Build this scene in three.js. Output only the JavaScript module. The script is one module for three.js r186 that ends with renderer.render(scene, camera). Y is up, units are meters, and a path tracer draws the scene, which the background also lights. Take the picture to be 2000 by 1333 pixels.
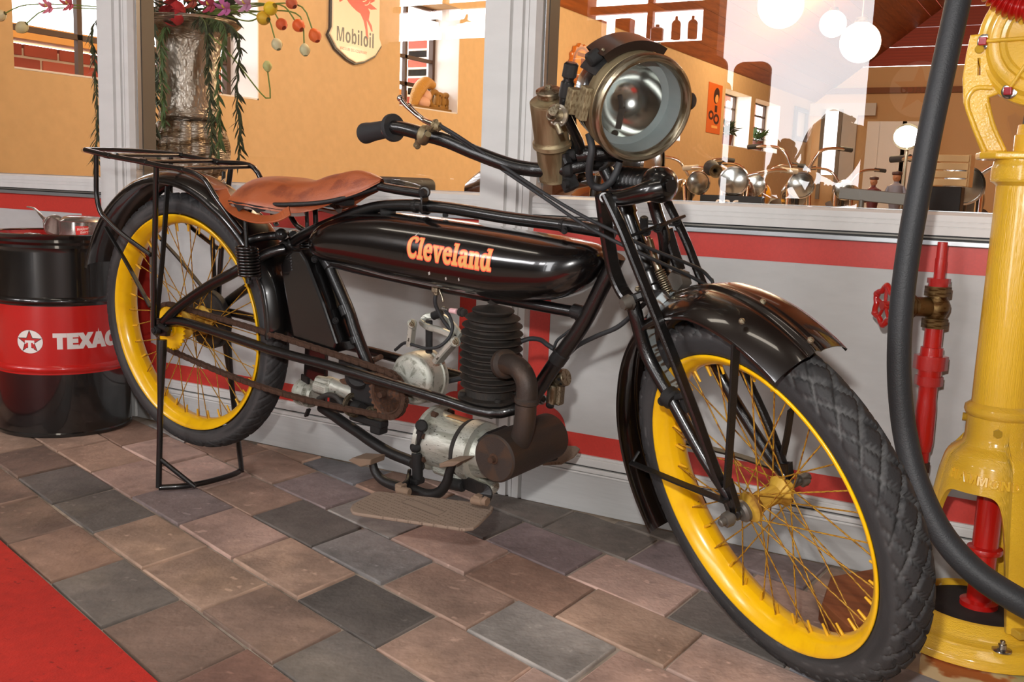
import * as THREE from 'three';
import { mergeGeometries, mergeVertices } from 'three/addons/utils/BufferGeometryUtils.js';
import { RoundedBoxGeometry } from 'three/addons/geometries/RoundedBoxGeometry.js';
import { RectAreaLightUniformsLib } from 'three/addons/lights/RectAreaLightUniformsLib.js';
import { FontLoader } from 'three/addons/loaders/FontLoader.js';
import { TextGeometry } from 'three/addons/geometries/TextGeometry.js';
RectAreaLightUniformsLib.init();
const PI = Math.PI, R = d => d * PI / 180;

// ---------- camera, sky, large lights, exposure ----------
const scene = new THREE.Scene();
const camera = new THREE.PerspectiveCamera(2 * Math.atan(666.5 / 1950) / PI * 180, 2000 / 1333, 0.05, 80);
camera.position.set(0, 0.805, 2.2167);
camera.quaternion.setFromRotationMatrix(new THREE.Matrix4().makeBasis(new THREE.Vector3(0.863806, 0.036795, -0.502479), new THREE.Vector3(-0.107934, 0.98769, -0.113223), new THREE.Vector3(0.492128, 0.152037, 0.857144)));
scene.background = new THREE.Color(7, 7.2, 7.4);            // overcast daylight outside the far windows
const renderer = new THREE.WebGLRenderer({ antialias: true });
renderer.toneMapping = THREE.LinearToneMapping;
renderer.toneMappingExposure = 1.0;
renderer.shadowMap.enabled = true;
// daylight through the windows behind the camera: lamp strengths, used where each window is built
const WINDOW_GLOW = 15, WINDOW_LIGHT = 17, DOOR_GLOW = 3.6, DOOR_LIGHT = 4.6;
// the photographer's flash, just above and left of the lens
const FLASH_AT = [-0.0603, 0.9737, 2.2447];
const flash = new THREE.SpotLight(0xffffff, 7.5, 0, R(62), 0.5, 2);
flash.color.setRGB(1, 0.97, 0.94);
flash.position.set(...FLASH_AT); flash.target.position.set(-0.95, 0.42, 0.3);
flash.castShadow = true; flash.shadow.radius = 1.1; scene.add(flash, flash.target);
// warm globe lamps of the room behind the glass and added fill lamps on the ceiling of this room
const GLOBE_POWER = 9, CEILING_POWER = 3.4;

// ---------- helpers ----------
let seed = 7; const rnd = () => (seed = (seed * 16807) % 2147483647) / 2147483647;
const rr = (a, b) => a + (b - a) * rnd();
const v3 = a => a.isVector3 ? a.clone() : new THREE.Vector3(...a);
const names = {};
function numbered(n) { const k = names[n] = (names[n] ?? -1) + 1; return k ? n + '_' + String(k).padStart(3, '0') : n; }
function clean(g) {
  for (const k of Object.keys(g.attributes)) if (!['position', 'normal', 'uv', 'color'].includes(k)) g.deleteAttribute(k);
  if (!g.attributes.normal) g.computeVertexNormals();
  if (!g.attributes.uv) g.setAttribute('uv', new THREE.BufferAttribute(new Float32Array(g.attributes.position.count * 2), 2));
  if (!g.index) g.setIndex([...Array(g.attributes.position.count).keys()]);
  return g;
}
function join(list) { list = list.flat(9).map(clean); return list.length > 1 ? mergeGeometries(list, false) : list[0]; }
function part(name, geos, mat, parent, label) {
  const m = new THREE.Mesh(Array.isArray(geos) ? join(geos) : clean(geos), mat);
  m.name = parent === scene ? numbered(name) : name; m.castShadow = m.receiveShadow = true;
  if (label) m.userData.label = label;
  parent.add(m); return m;
}
function tag(o, label, category, group) { o.userData.label = label; o.userData.category = category; if (group) o.userData.group = group; return o; }
function thing(name, label, category, p = [0, 0, 0], group) {
  const o = new THREE.Group(); o.name = numbered(name); o.position.set(...p); scene.add(o); return tag(o, label, category, group);
}
function parts(name, list, mat, parent, label) { return list.map(g => part(name, g, mat, parent, label)); }
function group(name, parent) { const o = new THREE.Group(); o.name = name; parent.add(o); return o; }
function struct(name, geos, mat, parent = scene) { const m = part(name, geos, mat, parent); if (parent === scene) m.userData.kind = 'structure'; return m; }
function structGroup(name) { const o = new THREE.Group(); o.name = numbered(name); o.userData.kind = 'structure'; scene.add(o); return o; }
// geometry placed so that its y axis runs along d (and, if given, its x axis leans to x)
function put(g, p, d = [0, 1, 0], x) {
  const Y = v3(d).normalize(); let X = x ? v3(x) : Math.abs(Y.x) < 0.9 ? new THREE.Vector3(1, 0, 0) : new THREE.Vector3(0, 0, -1);
  X.addScaledVector(Y, -X.dot(Y)).normalize(); const Z = new THREE.Vector3().crossVectors(X, Y);
  return g.applyMatrix4(new THREE.Matrix4().makeBasis(X, Y, Z).setPosition(...p));
}
const mid = (a, b, t = 0.5) => a.map((q, i) => q + (b[i] - q) * t);
const sub = (a, b) => a.map((q, i) => q - b[i]);
const addv = (a, b, k = 1) => a.map((q, i) => q + b[i] * k);
const dist = (a, b) => Math.hypot(...sub(a, b));
const mir = a => a.map(p => Array.isArray(p) ? [p[0], p[1], -p[2]] : p);
function cyl(a, b, r, r2 = r, seg = 20) { const h = dist(a, b); return put(new THREE.CylinderGeometry(r2, r, h, seg, 1), mid(a, b), sub(b, a)); }
function rod(a, b, r, seg = 16, bev = 0.12) { const h = dist(a, b), e = Math.min(r * bev * 2, h / 3); return turn([[0, 0], [r - e, 0], [r, e], [r, h - e], [r - e, h], [0, h]], a, sub(b, a), seg); }
// lathe with creases kept: consecutive profile points share no normals when they turn sharply
function turn(profile, p = [0, 0, 0], d = [0, 1, 0], seg = 32, a0 = 0, a1 = PI * 2) {
  const pts = [];
  profile.forEach(([x, y], i) => {
    pts.push(new THREE.Vector2(Math.max(x, 0), y));
    if (i && i < profile.length - 1) {
      const a = profile[i - 1], b = profile[i + 1], u = [x - a[0], y - a[1]], w = [b[0] - x, b[1] - y];
      const c = (u[0] * w[0] + u[1] * w[1]) / (Math.hypot(...u) * Math.hypot(...w) || 1);
      if (c < 0.8) pts.push(new THREE.Vector2(Math.max(x, 0) + 1e-6, y + 1e-6));
    }
  });
  const g = new THREE.LatheGeometry(pts, seg, a0, a1 - a0); return put(g, p, d);
}
function ball(p, r, s = [1, 1, 1], seg = 20) { return new THREE.SphereGeometry(r, seg, Math.ceil(seg * 0.7)).scale(...s).translate(...p); }
function box(w, h, d, r = 0.003, p = [0, 0, 0], y, x) { return put(new RoundedBoxGeometry(w, h, d, 2, Math.min(r, w / 2.1, h / 2.1, d / 2.1)), p, y, x); }
function slab(w, h, d, p = [0, 0, 0]) { return new THREE.BoxGeometry(w, h, d).translate(...p); }
function hex(p, d, r, h) { return put(new THREE.CylinderGeometry(r * 0.92, r, h, 6), p, d); }
function bolt(p, d, r = 0.007, h = 0.006) { const n = v3(d).normalize().toArray(); return [hex(addv(p, n, h / 2), d, r, h), put(new THREE.CylinderGeometry(r * 0.5, r * 0.55, h, 10), addv(p, n, h * 1.3), d), put(new THREE.CylinderGeometry(r * 1.35, r * 1.35, h * 0.3, 16), p, d)]; }
// path of points: 'smooth' is a Catmull-Rom curve, otherwise straight runs with rounded corners
function path(pts, o = {}) {
  pts = pts.map(v3);
  if (o.smooth) return new THREE.CatmullRomCurve3(pts, !!o.closed, 'centripetal').getSpacedPoints(o.n ?? pts.length * 8);
  const out = [pts[0]], bend = o.bend ?? 0.03;
  for (let i = 1; i < pts.length - 1; i++) {
    const a = pts[i - 1], b = pts[i], c = pts[i + 1], t = Math.min(bend, a.distanceTo(b) * 0.48, b.distanceTo(c) * 0.48);
    const p0 = b.clone().lerp(a, t / a.distanceTo(b)), p2 = b.clone().lerp(c, t / b.distanceTo(c));
    for (let k = 0; k <= 6; k++) { const u = k / 6; out.push(p0.clone().multiplyScalar((1 - u) ** 2).addScaledVector(b, 2 * u * (1 - u)).addScaledVector(p2, u * u)); }
  }
  out.push(pts[pts.length - 1]); return out;
}
// tube or bar swept along a path: r a number or r(t); o.flat = [width, thickness] with o.up gives a flat bar
function sweep(pts, r, o = {}) {
  const P = path(pts, o), n = P.length, seg = o.seg ?? 14;
  let sec = o.section;
  if (!sec && o.flat) { const [w, t] = o.flat, e = Math.min(w, t) * 0.22, W = w / 2, T = t / 2; sec = [[W, T - e], [W - e, T], [e - W, T], [-W, T - e], [-W, e - T], [e - W, -T], [W - e, -T], [W, e - T]]; }
  if (!sec) sec = [...Array(seg)].map((_, i) => [Math.cos(i / seg * 2 * PI), Math.sin(i / seg * 2 * PI)]);
  const m = sec.length, pos = [], uv = [], idx = [], T = P.map((p, i) => P[Math.min(i + 1, n - 1)].clone().sub(P[Math.max(i - 1, 0)]).normalize());
  let N = o.up ? v3(o.up) : Math.abs(T[0].y) < 0.9 ? new THREE.Vector3(0, 1, 0) : new THREE.Vector3(0, 0, 1), len = 0;
  for (let i = 0; i < n; i++) {
    if (o.up) N = v3(o.up);
    N.addScaledVector(T[i], -N.dot(T[i])).normalize(); const Bn = new THREE.Vector3().crossVectors(T[i], N);
    if (i) len += P[i].distanceTo(P[i - 1]);
    const k = o.flat || o.section ? 1 : typeof r === 'function' ? r(i / (n - 1)) : r;
    for (let j = 0; j <= m; j++) { const [a, b] = sec[j % m], q = P[i].clone().addScaledVector(Bn, a * k).addScaledVector(N, b * k); pos.push(q.x, q.y, q.z); uv.push(len, j / m * (o.flat ? 0.05 : 0.1)); }
  }
  const w = m + 1;
  for (let i = 0; i < n - 1; i++) for (let j = 0; j < m; j++) { const a = i * w + j; idx.push(a, a + w, a + 1, a + 1, a + w, a + w + 1); }
  let g = new THREE.BufferGeometry(); g.setAttribute('position', new THREE.Float32BufferAttribute(pos, 3)); g.setAttribute('uv', new THREE.Float32BufferAttribute(uv, 2)); g.setIndex(idx); g.computeVertexNormals();
  // make the seam smooth
  if (!o.flat && !o.section) { const nn = g.attributes.normal; for (let i = 0; i < n; i++) { const a = i * w, b = a + m, s = new THREE.Vector3().fromBufferAttribute(nn, a).add(new THREE.Vector3().fromBufferAttribute(nn, b)).normalize(); nn.setXYZ(a, s.x, s.y, s.z); nn.setXYZ(b, s.x, s.y, s.z); } }
  if (o.flat || o.section && !o.soft) { g = g.toNonIndexed(); g.computeVertexNormals(); }
  const caps = o.caps === false ? [] : [0, n - 1].map(i => {
    const c = [P[i].x, P[i].y, P[i].z], ii = [], u = [0, 0], w0 = i * w;
    for (let j = 0; j < m; j++) { c.push(pos[(w0 + j) * 3], pos[(w0 + j) * 3 + 1], pos[(w0 + j) * 3 + 2]); u.push(0, 0); const a = 1 + j, b = 1 + (j + 1) % m; ii.push(...(i ? [0, a, b] : [0, b, a])); }
    const cg = new THREE.BufferGeometry(); cg.setAttribute('position', new THREE.Float32BufferAttribute(c, 3)); cg.setAttribute('uv', new THREE.Float32BufferAttribute(u, 2)); cg.setIndex(ii); cg.computeVertexNormals(); return cg;
  });
  return join([g, ...caps]);
}
// outline in x, y pushed out from z0 to z1 with rounded edges
function prism(pts, z0, z1, bev = 0.004, holes = [], curve = 4) {
  const s = new THREE.Shape(pts.map(p => new THREE.Vector2(p[0], p[1]))); s.holes = holes.map(h => new THREE.Path(h.map(p => new THREE.Vector2(p[0], p[1]))));
  const g = new THREE.ExtrudeGeometry(s, { depth: Math.max(z1 - z0 - 2 * bev, 1e-4), bevelEnabled: bev > 0, bevelThickness: bev, bevelSize: bev, bevelOffset: -bev, bevelSegments: 3, curveSegments: curve });
  return g.translate(0, 0, z0 + bev);
}
// point grid f(u, v) -> [x, y, z], u and v from 0 to 1
function grid(f, nu, nv, o = {}) {
  const pos = [], uv = [], idx = [], col = [];
  for (let i = 0; i <= nu; i++) for (let j = 0; j <= nv; j++) { const p = f(i / nu, j / nv); pos.push(p[0], p[1], p[2]); uv.push(...(o.uv ? o.uv(i / nu, j / nv, p) : [i / nu, j / nv])); if (o.color) col.push(...o.color(i / nu, j / nv, p)); }
  for (let i = 0; i < nu; i++) for (let j = 0; j < nv; j++) { const a = i * (nv + 1) + j; idx.push(...(o.flip ? [a, a + 1, a + nv + 1, a + 1, a + nv + 2, a + nv + 1] : [a, a + nv + 1, a + 1, a + 1, a + nv + 1, a + nv + 2])); }
  const g = new THREE.BufferGeometry(); g.setAttribute('position', new THREE.Float32BufferAttribute(pos, 3)); g.setAttribute('uv', new THREE.Float32BufferAttribute(uv, 2)); g.setIndex(idx);
  if (o.color) g.setAttribute('color', new THREE.Float32BufferAttribute(col, 3));
  if (o.weld) { const n = mergeVertices(new THREE.BufferGeometry().setAttribute('position', g.attributes.position.clone()).setIndex(idx), 1e-6); n.computeVertexNormals(); }
  g.computeVertexNormals();
  if (o.closedU || o.closedV) { const N = g.attributes.normal, fix = (a, b) => { const s = new THREE.Vector3().fromBufferAttribute(N, a).add(new THREE.Vector3().fromBufferAttribute(N, b)).normalize(); N.setXYZ(a, s.x, s.y, s.z); N.setXYZ(b, s.x, s.y, s.z); };
    if (o.closedU) for (let j = 0; j <= nv; j++) fix(j, nu * (nv + 1) + j);
    if (o.closedV) for (let i = 0; i <= nu; i++) fix(i * (nv + 1), i * (nv + 1) + nv); }
  return g;
}

// ---------- textures ----------
function lattice(per, s) { const a = new Float32Array(per * per); let q = s * 7919 + 11; for (let i = 0; i < a.length; i++) { q = (q * 16807) % 2147483647; a[i] = q / 2147483647; } return (x, y) => {
  const xi = Math.floor(x), yi = Math.floor(y), fx = x - xi, fy = y - yi, ux = fx * fx * (3 - 2 * fx), uy = fy * fy * (3 - 2 * fy), w = (i, j) => a[((j % per + per) % per) * per + (i % per + per) % per];
  return (w(xi, yi) * (1 - ux) + w(xi + 1, yi) * ux) * (1 - uy) + (w(xi, yi + 1) * (1 - ux) + w(xi + 1, yi + 1) * ux) * uy; }; }
function fbm(s, base, oct = 4) { const L = [...Array(oct)].map((_, i) => lattice(base << i, s + i)); return (u, v) => { let t = 0, k = 0.5, n = 0; L.forEach((f, i) => { t += k * f(u * (base << i), v * (base << i)); n += k; k *= 0.55; }); return t / n; }; }
function tex(n, f, srgb = false, rep = [1, 1]) {
  const d = new Uint8Array(n * n * 4);
  for (let j = 0; j < n; j++) for (let i = 0; i < n; i++) { const c = f(i / n, j / n), a = Array.isArray(c) ? c : [c, c, c]; for (let k = 0; k < 3; k++) d[(j * n + i) * 4 + k] = Math.max(0, Math.min(255, a[k] * 255)); d[(j * n + i) * 4 + 3] = 255; }
  const t = new THREE.DataTexture(d, n, n); t.wrapS = t.wrapT = THREE.RepeatWrapping; t.magFilter = THREE.LinearFilter; t.minFilter = THREE.LinearMipmapLinearFilter; t.generateMipmaps = true;
  if (srgb) t.colorSpace = THREE.SRGBColorSpace; t.repeat.set(...rep); t.needsUpdate = true; return t;
}
function paint(w, h, draw) { const c = document.createElement('canvas'); c.width = w; c.height = h; draw(c.getContext('2d'), w, h); const t = new THREE.CanvasTexture(c); t.colorSpace = THREE.SRGBColorSpace; t.anisotropy = 8; return t; }
const mix = (a, b, t) => a.map((q, i) => q + (b[i] - q) * t), st = (a, b, x) => { const t = Math.max(0, Math.min(1, (x - a) / (b - a))); return t * t * (3 - 2 * t); };
const n1 = fbm(3, 4, 5), n2 = fbm(21, 8, 4), n3 = fbm(40, 32, 3), n4 = fbm(77, 6, 5);
function scaled(t, k) { const c = t.clone(); c.repeat.set(k, k); c.needsUpdate = true; return c; }
const bumpy = tex(256, (u, v) => n3(u, v) * 0.6 + n2(u, v) * 0.4);
const wearRough = tex(256, (u, v) => 0.35 + 0.5 * st(0.35, 0.7, n1(u, v)) + 0.15 * n3(u, v));
const std = (c, rough, metal = 0, o = {}) => { const { rgb, ...x } = o; const m = new THREE.MeshStandardMaterial({ roughness: rough, metalness: metal, ...x }); m.color.set(c); return m; };
const phys = (c, rough, metal = 0, o = {}) => { const m = new THREE.MeshPhysicalMaterial({ roughness: rough, metalness: metal, ...o }); m.color.set(c); return m; };
const fine = scaled(bumpy, 18), coarse = scaled(bumpy, 6);
const M = {
  gloss: phys('#070606', 0.3, 0, { clearcoat: 1, clearcoatRoughness: 0.05 }),
  tank: phys('#0a0808', 0.25, 0, { clearcoat: 1, clearcoatRoughness: 0.07 }),
  black: phys('#070606', 0.36, 0, { clearcoat: 0.5, clearcoatRoughness: 0.12, bumpMap: fine, bumpScale: 0.0006 }),
  satin: std('#121111', 0.5, 0, { bumpMap: fine, bumpScale: 0.0005 }),
  iron: std('#3a3633', 0.62, 0.35, { bumpMap: fine, bumpScale: 0.0008 }),
  castIron: std('#34302d', 0.66, 0.2, { map: tex(256, (u, v) => mix([0.82, 0.8, 0.78], [1, 0.9, 0.8], st(0.4, 0.7, n2(u, v)) * 0.7), true, [6, 6]), bumpMap: fine, bumpScale: 0.0008 }),
  exhaust: std('#4d4540', 0.55, 0.4, { map: tex(256, (u, v) => mix([0.8, 0.77, 0.75], [1, 0.86, 0.74], st(0.35, 0.75, n1(u, v))), true, [3, 3]), bumpMap: fine, bumpScale: 0.0005 }),
  alloy: std('#c3c4bd', 0.42, 0.55, { map: tex(512, (u, v) => { const a = n1(u, v), b = n3(u, v); return mix(mix([0.98, 0.98, 0.96], [0.72, 0.72, 0.68], st(0.45, 0.75, a)), [0.3, 0.28, 0.24], st(0.7, 0.82, b) * st(0.4, 0.6, n2(u, v))); }, true, [5, 5]), bumpMap: fine, bumpScale: 0.0004 }),
  rust: std('#6a574c', 0.8, 0.25, { map: tex(256, (u, v) => mix([0.7, 0.68, 0.68], [1, 0.82, 0.66], st(0.3, 0.7, n3(u, v))), true, [8, 8]), bumpMap: fine, bumpScale: 0.001 }),
  plate: std('#8d7a6b', 0.8, 0.1, { map: tex(256, (u, v) => mix([0.84, 0.83, 0.82], [1, 0.94, 0.86], n1(u, v)), true, [3, 3]) }),
  rubber: std('#2a2a2b', 0.72, 0, { vertexColors: true, bumpMap: fine, bumpScale: 0.0004 }),
  softRubber: std('#232426', 0.62, 0, { bumpMap: fine, bumpScale: 0.0004 }),
  hose: std('#2b2d30', 0.55, 0, { bumpMap: fine, bumpScale: 0.0006 }),
  yellowRim: phys('#f4bd05', 0.3, 0, { clearcoat: 0.5, clearcoatRoughness: 0.15, map: tex(1024, (u, v) => { const c = st(0.765, 0.8, n3(u, v) * 0.62 + n1(u, v) * 0.4), d = st(0.5, 0.8, n2(u, v)); return mix(mix([1, 1, 1], [0.96, 0.93, 0.8], d), [0.22, 0.12, 0.06], c); }, true, [3, 3]) }),
  spoke: std('#b58a2a', 0.6, 0.15, { map: tex(128, (u, v) => mix([1, 1, 0.9], [0.62, 0.45, 0.4], st(0.45, 0.62, n2(u, v))), true, [1, 4]) }),
  nipple: std('#dba61c', 0.45, 0.1),
  hubYellow: std('#c79f3a', 0.55, 0.1, { map: tex(128, (u, v) => mix([1, 1, 1], [0.6, 0.5, 0.42], st(0.45, 0.75, n1(u, v))), true) }),
  nut: std('#6d6861', 0.5, 0.6),
  steel: std('#b9b4ad', 0.25, 0.95, { roughnessMap: wearRough }),
  chrome: std('#d8d4cf', 0.12, 1),
  brass: std('#9a8c70', 0.5, 0.75, { map: tex(256, (u, v) => mix([1, 1, 0.98], [0.72, 0.66, 0.6], st(0.35, 0.75, n1(u, v))), true, [2, 2]), bumpMap: coarse, bumpScale: 0.0004 }),
  nickel: std('#a39a88', 0.33, 0.92, { map: tex(256, (u, v) => mix([1, 1, 0.98], [0.66, 0.6, 0.52], st(0.4, 0.75, n2(u, v))), true, [2, 2]), bumpMap: coarse, bumpScale: 0.0003 }),
  mirror: std('#c9cdc9', 0.16, 1),
  reflectorGray: std('#8f9a9a', 0.5, 0.4),
  white: std('#e8e2dc', 0.4, 0),
};

// ---------- window wall ----------
const alu = std('#d6d5d3', 0.5, 0.0, { map: tex(256, (u, v) => { const a = 0.95 + 0.05 * n3(u * 0.25, v); return [a, a, a]; }, true, [1, 1]) });
const aluRaw = std('#a9adb0', 0.38, 0.75), aluDark = std('#77756f', 0.5, 0.6), gasket = std('#141516', 0.6);
const panelGray = std('#bdbdbc', 0.5, 0, { map: tex(512, (u, v) => { const a = 0.94 + 0.06 * n2(u, v) + 0.03 * (n3(u * 0.5, v) - 0.5); return [a, a, a]; }, true, [2, 2]) });
const panelRed = std('#c93a30', 0.45, 0, { map: tex(256, (u, v) => { const a = 0.92 + 0.08 * n3(u, v); return [a, a, a]; }, true, [8, 8]) });
const glass = phys('#ffffff', 0, 0, { transmission: 1, thickness: 0, ior: 1.8 });
const POSTS = [-4.332, -2.855, -1.378, 0.099], PW = 0.156, TOP = 2.7;
const Y = { red0: 0.147, red1: 0.199, red2: 0.664, red3: 0.719, rail0: 0.739, glass0: 0.787 };
const wallFront = structGroup('wall_front'), skirt = structGroup('baseboard_front');
const postShape = [[0, -0.08], [0, 0.012], [0.072, 0.012], [0.075, 0.002], [0.083, 0.002], [0.086, 0.012], [0.108, 0.012], [0.110, 0.003], [0.116, 0.003], [0.118, 0.012], [0.1255, 0.012], [0.126, 0.009], [0.127, 0.009], [0.1275, 0.012], [0.146, 0.012], [0.1555, -0.004], [0.1555, -0.08]];
const postGeo = prism(postShape, 0, TOP, 0).rotateX(PI / 2).translate(0, TOP, 0);
for (const x of POSTS) struct('post', postGeo.clone().translate(x, 0, 0), alu, wallFront);
function notch(x0, x1, y0, y1, r) {                              // field outline with hollow round corners
  const p = [], c = [[x0, y0, 90, 0], [x1, y0, 180, 90], [x1, y1, 270, 180], [x0, y1, 360, 270]];
  c.forEach(([cx, cy, a, b]) => { for (let k = 0; k <= 8; k++) { const t = R(a + (b - a) * k / 8); p.push([cx + r * Math.cos(t), cy + r * Math.sin(t)]); } });
  return p;
}
for (let i = 0; i < 3; i++) {
  const a = POSTS[i] + PW, b = POSTS[i + 1], w = b - a, c = (a + b) / 2;
  struct('lower_panel', slab(w, 0.62, 0.03, [c, 0.425, -0.0152]), panelGray, wallFront);
  struct('red_border', prism([[a, Y.red0], [b, Y.red0], [b, Y.red3], [a, Y.red3]], 0, 0.0012, 0, [notch(a + 0.058, b - 0.058, Y.red1, Y.red2, 0.058)]), panelRed, wallFront);
  // baseboard: plinth, bead, dark joint and cover strip
  struct('plinth', box(w, 0.104, 0.03, 0.002, [c, 0.052, -0.003]), panelGray, skirt);
  struct('bead', [box(w, 0.012, 0.04, 0.003, [c, 0.111, -0.004]), box(w, 0.006, 0.036, 0.002, [c, 0.101, -0.004])], alu, skirt);
  struct('joint', slab(w, 0.004, 0.02, [c, 0.1185, -0.005]), gasket, skirt);
  struct('cover_strip', [box(w, 0.02, 0.034, 0.003, [c, 0.1305, -0.004]), box(w, 0.008, 0.026, 0.002, [c, 0.1435, -0.004])], alu, skirt);
  // glazed bay
  const win = structGroup('window_' + (i + 1));
  struct('sill_strip', box(w, 0.0115, 0.03, 0.002, [c, 0.7248, -0.002]), aluRaw, win);
  struct('gasket', [slab(w, 0.003, 0.02, [c, 0.732, -0.003]), slab(w, 0.003, 0.02, [c, 0.7392, -0.003])], gasket, win);
  struct('sill_strip', box(w, 0.0045, 0.026, 0.001, [c, 0.7356, -0.003]), aluDark, win);
  struct('bottom_rail', prism([[0.03, 0], [-0.012, 0], [-0.012, 0.016], [-0.0105, 0.0165], [-0.0105, 0.018], [-0.012, 0.0185], [-0.012, 0.026], [-0.0105, 0.0265], [-0.0105, 0.028], [-0.012, 0.0285], [-0.012, 0.041], [0.0, 0.047], [0.03, 0.047]], 0, w, 0).rotateY(PI / 2).translate(a, 0.7405, 0), alu, win);
  struct('top_rail', slab(w, 0.08, 0.05, [c, TOP - 0.04, -0.02]), alu, win);
  struct('spacer_bar', [slab(0.002, TOP - 0.86, 0.014, [a + 0.0045, 1.74, -0.018]), slab(0.002, TOP - 0.86, 0.014, [b - 0.0045, 1.74, -0.018]), slab(w, 0.002, 0.012, [c, 0.789, -0.018])], aluRaw, win);
  struct('inner_frame', [slab(0.006, TOP - 0.8, 0.05, [a + 0.003, 1.73, -0.055]), slab(0.006, TOP - 0.8, 0.05, [b - 0.003, 1.73, -0.055]), slab(w, 0.05, 0.05, [c, 0.762, -0.055])], aluDark, win);
  struct('pane', new THREE.PlaneGeometry(w, TOP - 0.86).translate(c, Y.glass0 - 0.004 + (TOP - 0.86) / 2, -0.006), glass, win);
}
// ---------- floor: pavers set in rows on sand, red carpet runner ----------
const sand = std('#b3a69b', 0.95, 0, { map: tex(256, (u, v) => { const a = 0.7 + 0.5 * n3(u, v); return [a, a, a * 0.98]; }, true, [10, 10]), bumpMap: coarse, bumpScale: 0.002 });
const floor = struct('floor', slab(9.6, 0.1, 22, [-0.9, -0.056, -5.4]), sand);
const scr = fbm(90, 16, 3), scr2 = fbm(101, 64, 2);
const stoneMap = tex(1024, (u, v) => {
  const a = n1(u, v), b = n2(u, v), c = n3(u, v), s = st(0.67, 0.76, scr(u * 1.0, v * 2.0)) * st(0.55, 0.75, scr2(u, v));
  const base = 0.66 + 0.34 * a + 0.14 * (b - 0.5) + 0.16 * (c - 0.5);
  return mix([base, base * 0.985, base * 0.97], [1, 0.99, 0.98], 0.75 * s);
}, true, [1.3, 1.3]);
const stoneBump = tex(512, (u, v) => 0.6 * n3(u, v) + 0.4 * scr2(u, v), false, [2.6, 2.6]);
const TONE = { b: ['#8a7468', '#7f6b60', '#94796a'], t: ['#ab9180', '#b29685', '#a48a7c'], p: ['#b59a8e', '#bda297', '#ae9389'], d: ['#6f6a66', '#66615e', '#77716c'], g: ['#8d8a8a', '#85858a', '#96928f'], r: ['#7b5f55', '#86675c', '#72584f'], v: ['#8f8181', '#968788', '#877a7c'] };
const stone = {}; for (const k in TONE) stone[k] = TONE[k].map(c => { const m = std(c, 0.78, 0, { map: stoneMap, bumpMap: stoneBump, bumpScale: 0.0016 }); m.color.multiplyScalar(1.55); return m; });
const P0 = [-1.71, 1.04], RD = [Math.cos(R(16.9)), Math.sin(R(16.9))], JD = [Math.cos(R(-86.5)), Math.sin(R(-86.5))], PITCH = 0.174, LEN = 0.265;
const at = (a, k) => [P0[0] + a * RD[0] + k * PITCH * JD[0], P0[1] + a * RD[1] + k * PITCH * JD[1]];
const PHASE = [0, 0.08, 0.18, 0, 0.1, 0.01, 0.07, 0.19, 0.02, 0.12, 0.2, 0.05, 0.15];
const ROWS = ['bbbbdbrbtb', 'bddttbdttbp', 'tpvptdtpddtp', 'bpptdgtgpppt', 'gbtvgpbtpptp', 'bptgbdvpdgpp', 'tgbvpddvpgbt', 'vbtgpbdvtgpb'], FIRST = [-4, -4, -4, -4, -4, -4, -4, -4];
const clip = poly => { const o = []; poly.forEach((p, i) => { const q = poly[(i + 1) % poly.length], a = p[1] - 0.014, b = q[1] - 0.014; if (a >= 0) o.push(p); if (a * b < 0) { const t = a / (a - b); o.push([p[0] + t * (q[0] - p[0]), p[1] + t * (q[1] - p[1])]); } }); return o; };
const area = p => Math.abs(p.reduce((s, q, i) => { const w = p[(i + 1) % p.length]; return s + q[0] * w[1] - w[0] * q[1]; }, 0) / 2);
for (let k = 0; k < 12; k++) for (let i = -12; i < 11; i++) {
  const a0 = PHASE[k] + i * LEN, J = () => rr(-0.0022, 0.0022), g = 0.004;
  const raw = [[a0 + g, k + 0.022], [a0 + LEN - g, k + 0.022], [a0 + LEN - g, k + 0.978], [a0 + g, k + 0.978]].map(([a, b]) => { const q = at(a, b); return [q[0] + J(), q[1] + J()]; });
  const letter = ROWS[k]?.[i - FIRST[k]], pick = letter ?? 'btpdgvpbtr'[Math.floor(rnd() * 10)], shade = Math.floor(rnd() * 3), lift = rr(-0.0015, 0.0022), tip = [rr(-0.008, 0.008), rr(-0.008, 0.008)];
  const c = at(a0 + LEN / 2, k + 0.5);
  if (c[0] < -4.1 || c[0] > 0.5 || c[1] < -0.05 || c[1] > 2.1 || c[0] > -0.24 && c[1] < 0.72) continue;
  const poly = clip(raw); if (poly.length < 3 || area(poly) < 0.002) continue;
  const geo = prism(poly.map(([x, z]) => [x, -z]), 0, 0.05, 0.0035).rotateX(-PI / 2);
  const P = geo.attributes.position; for (let q = 0; q < P.count; q++) P.setY(q, P.getY(q) - 0.05 + lift + (P.getX(q) - c[0]) * tip[0] + (P.getZ(q) - c[1]) * tip[1]);
  geo.computeVertexNormals(); struct('paver', geo, stone[pick][shade], floor);
}
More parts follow.
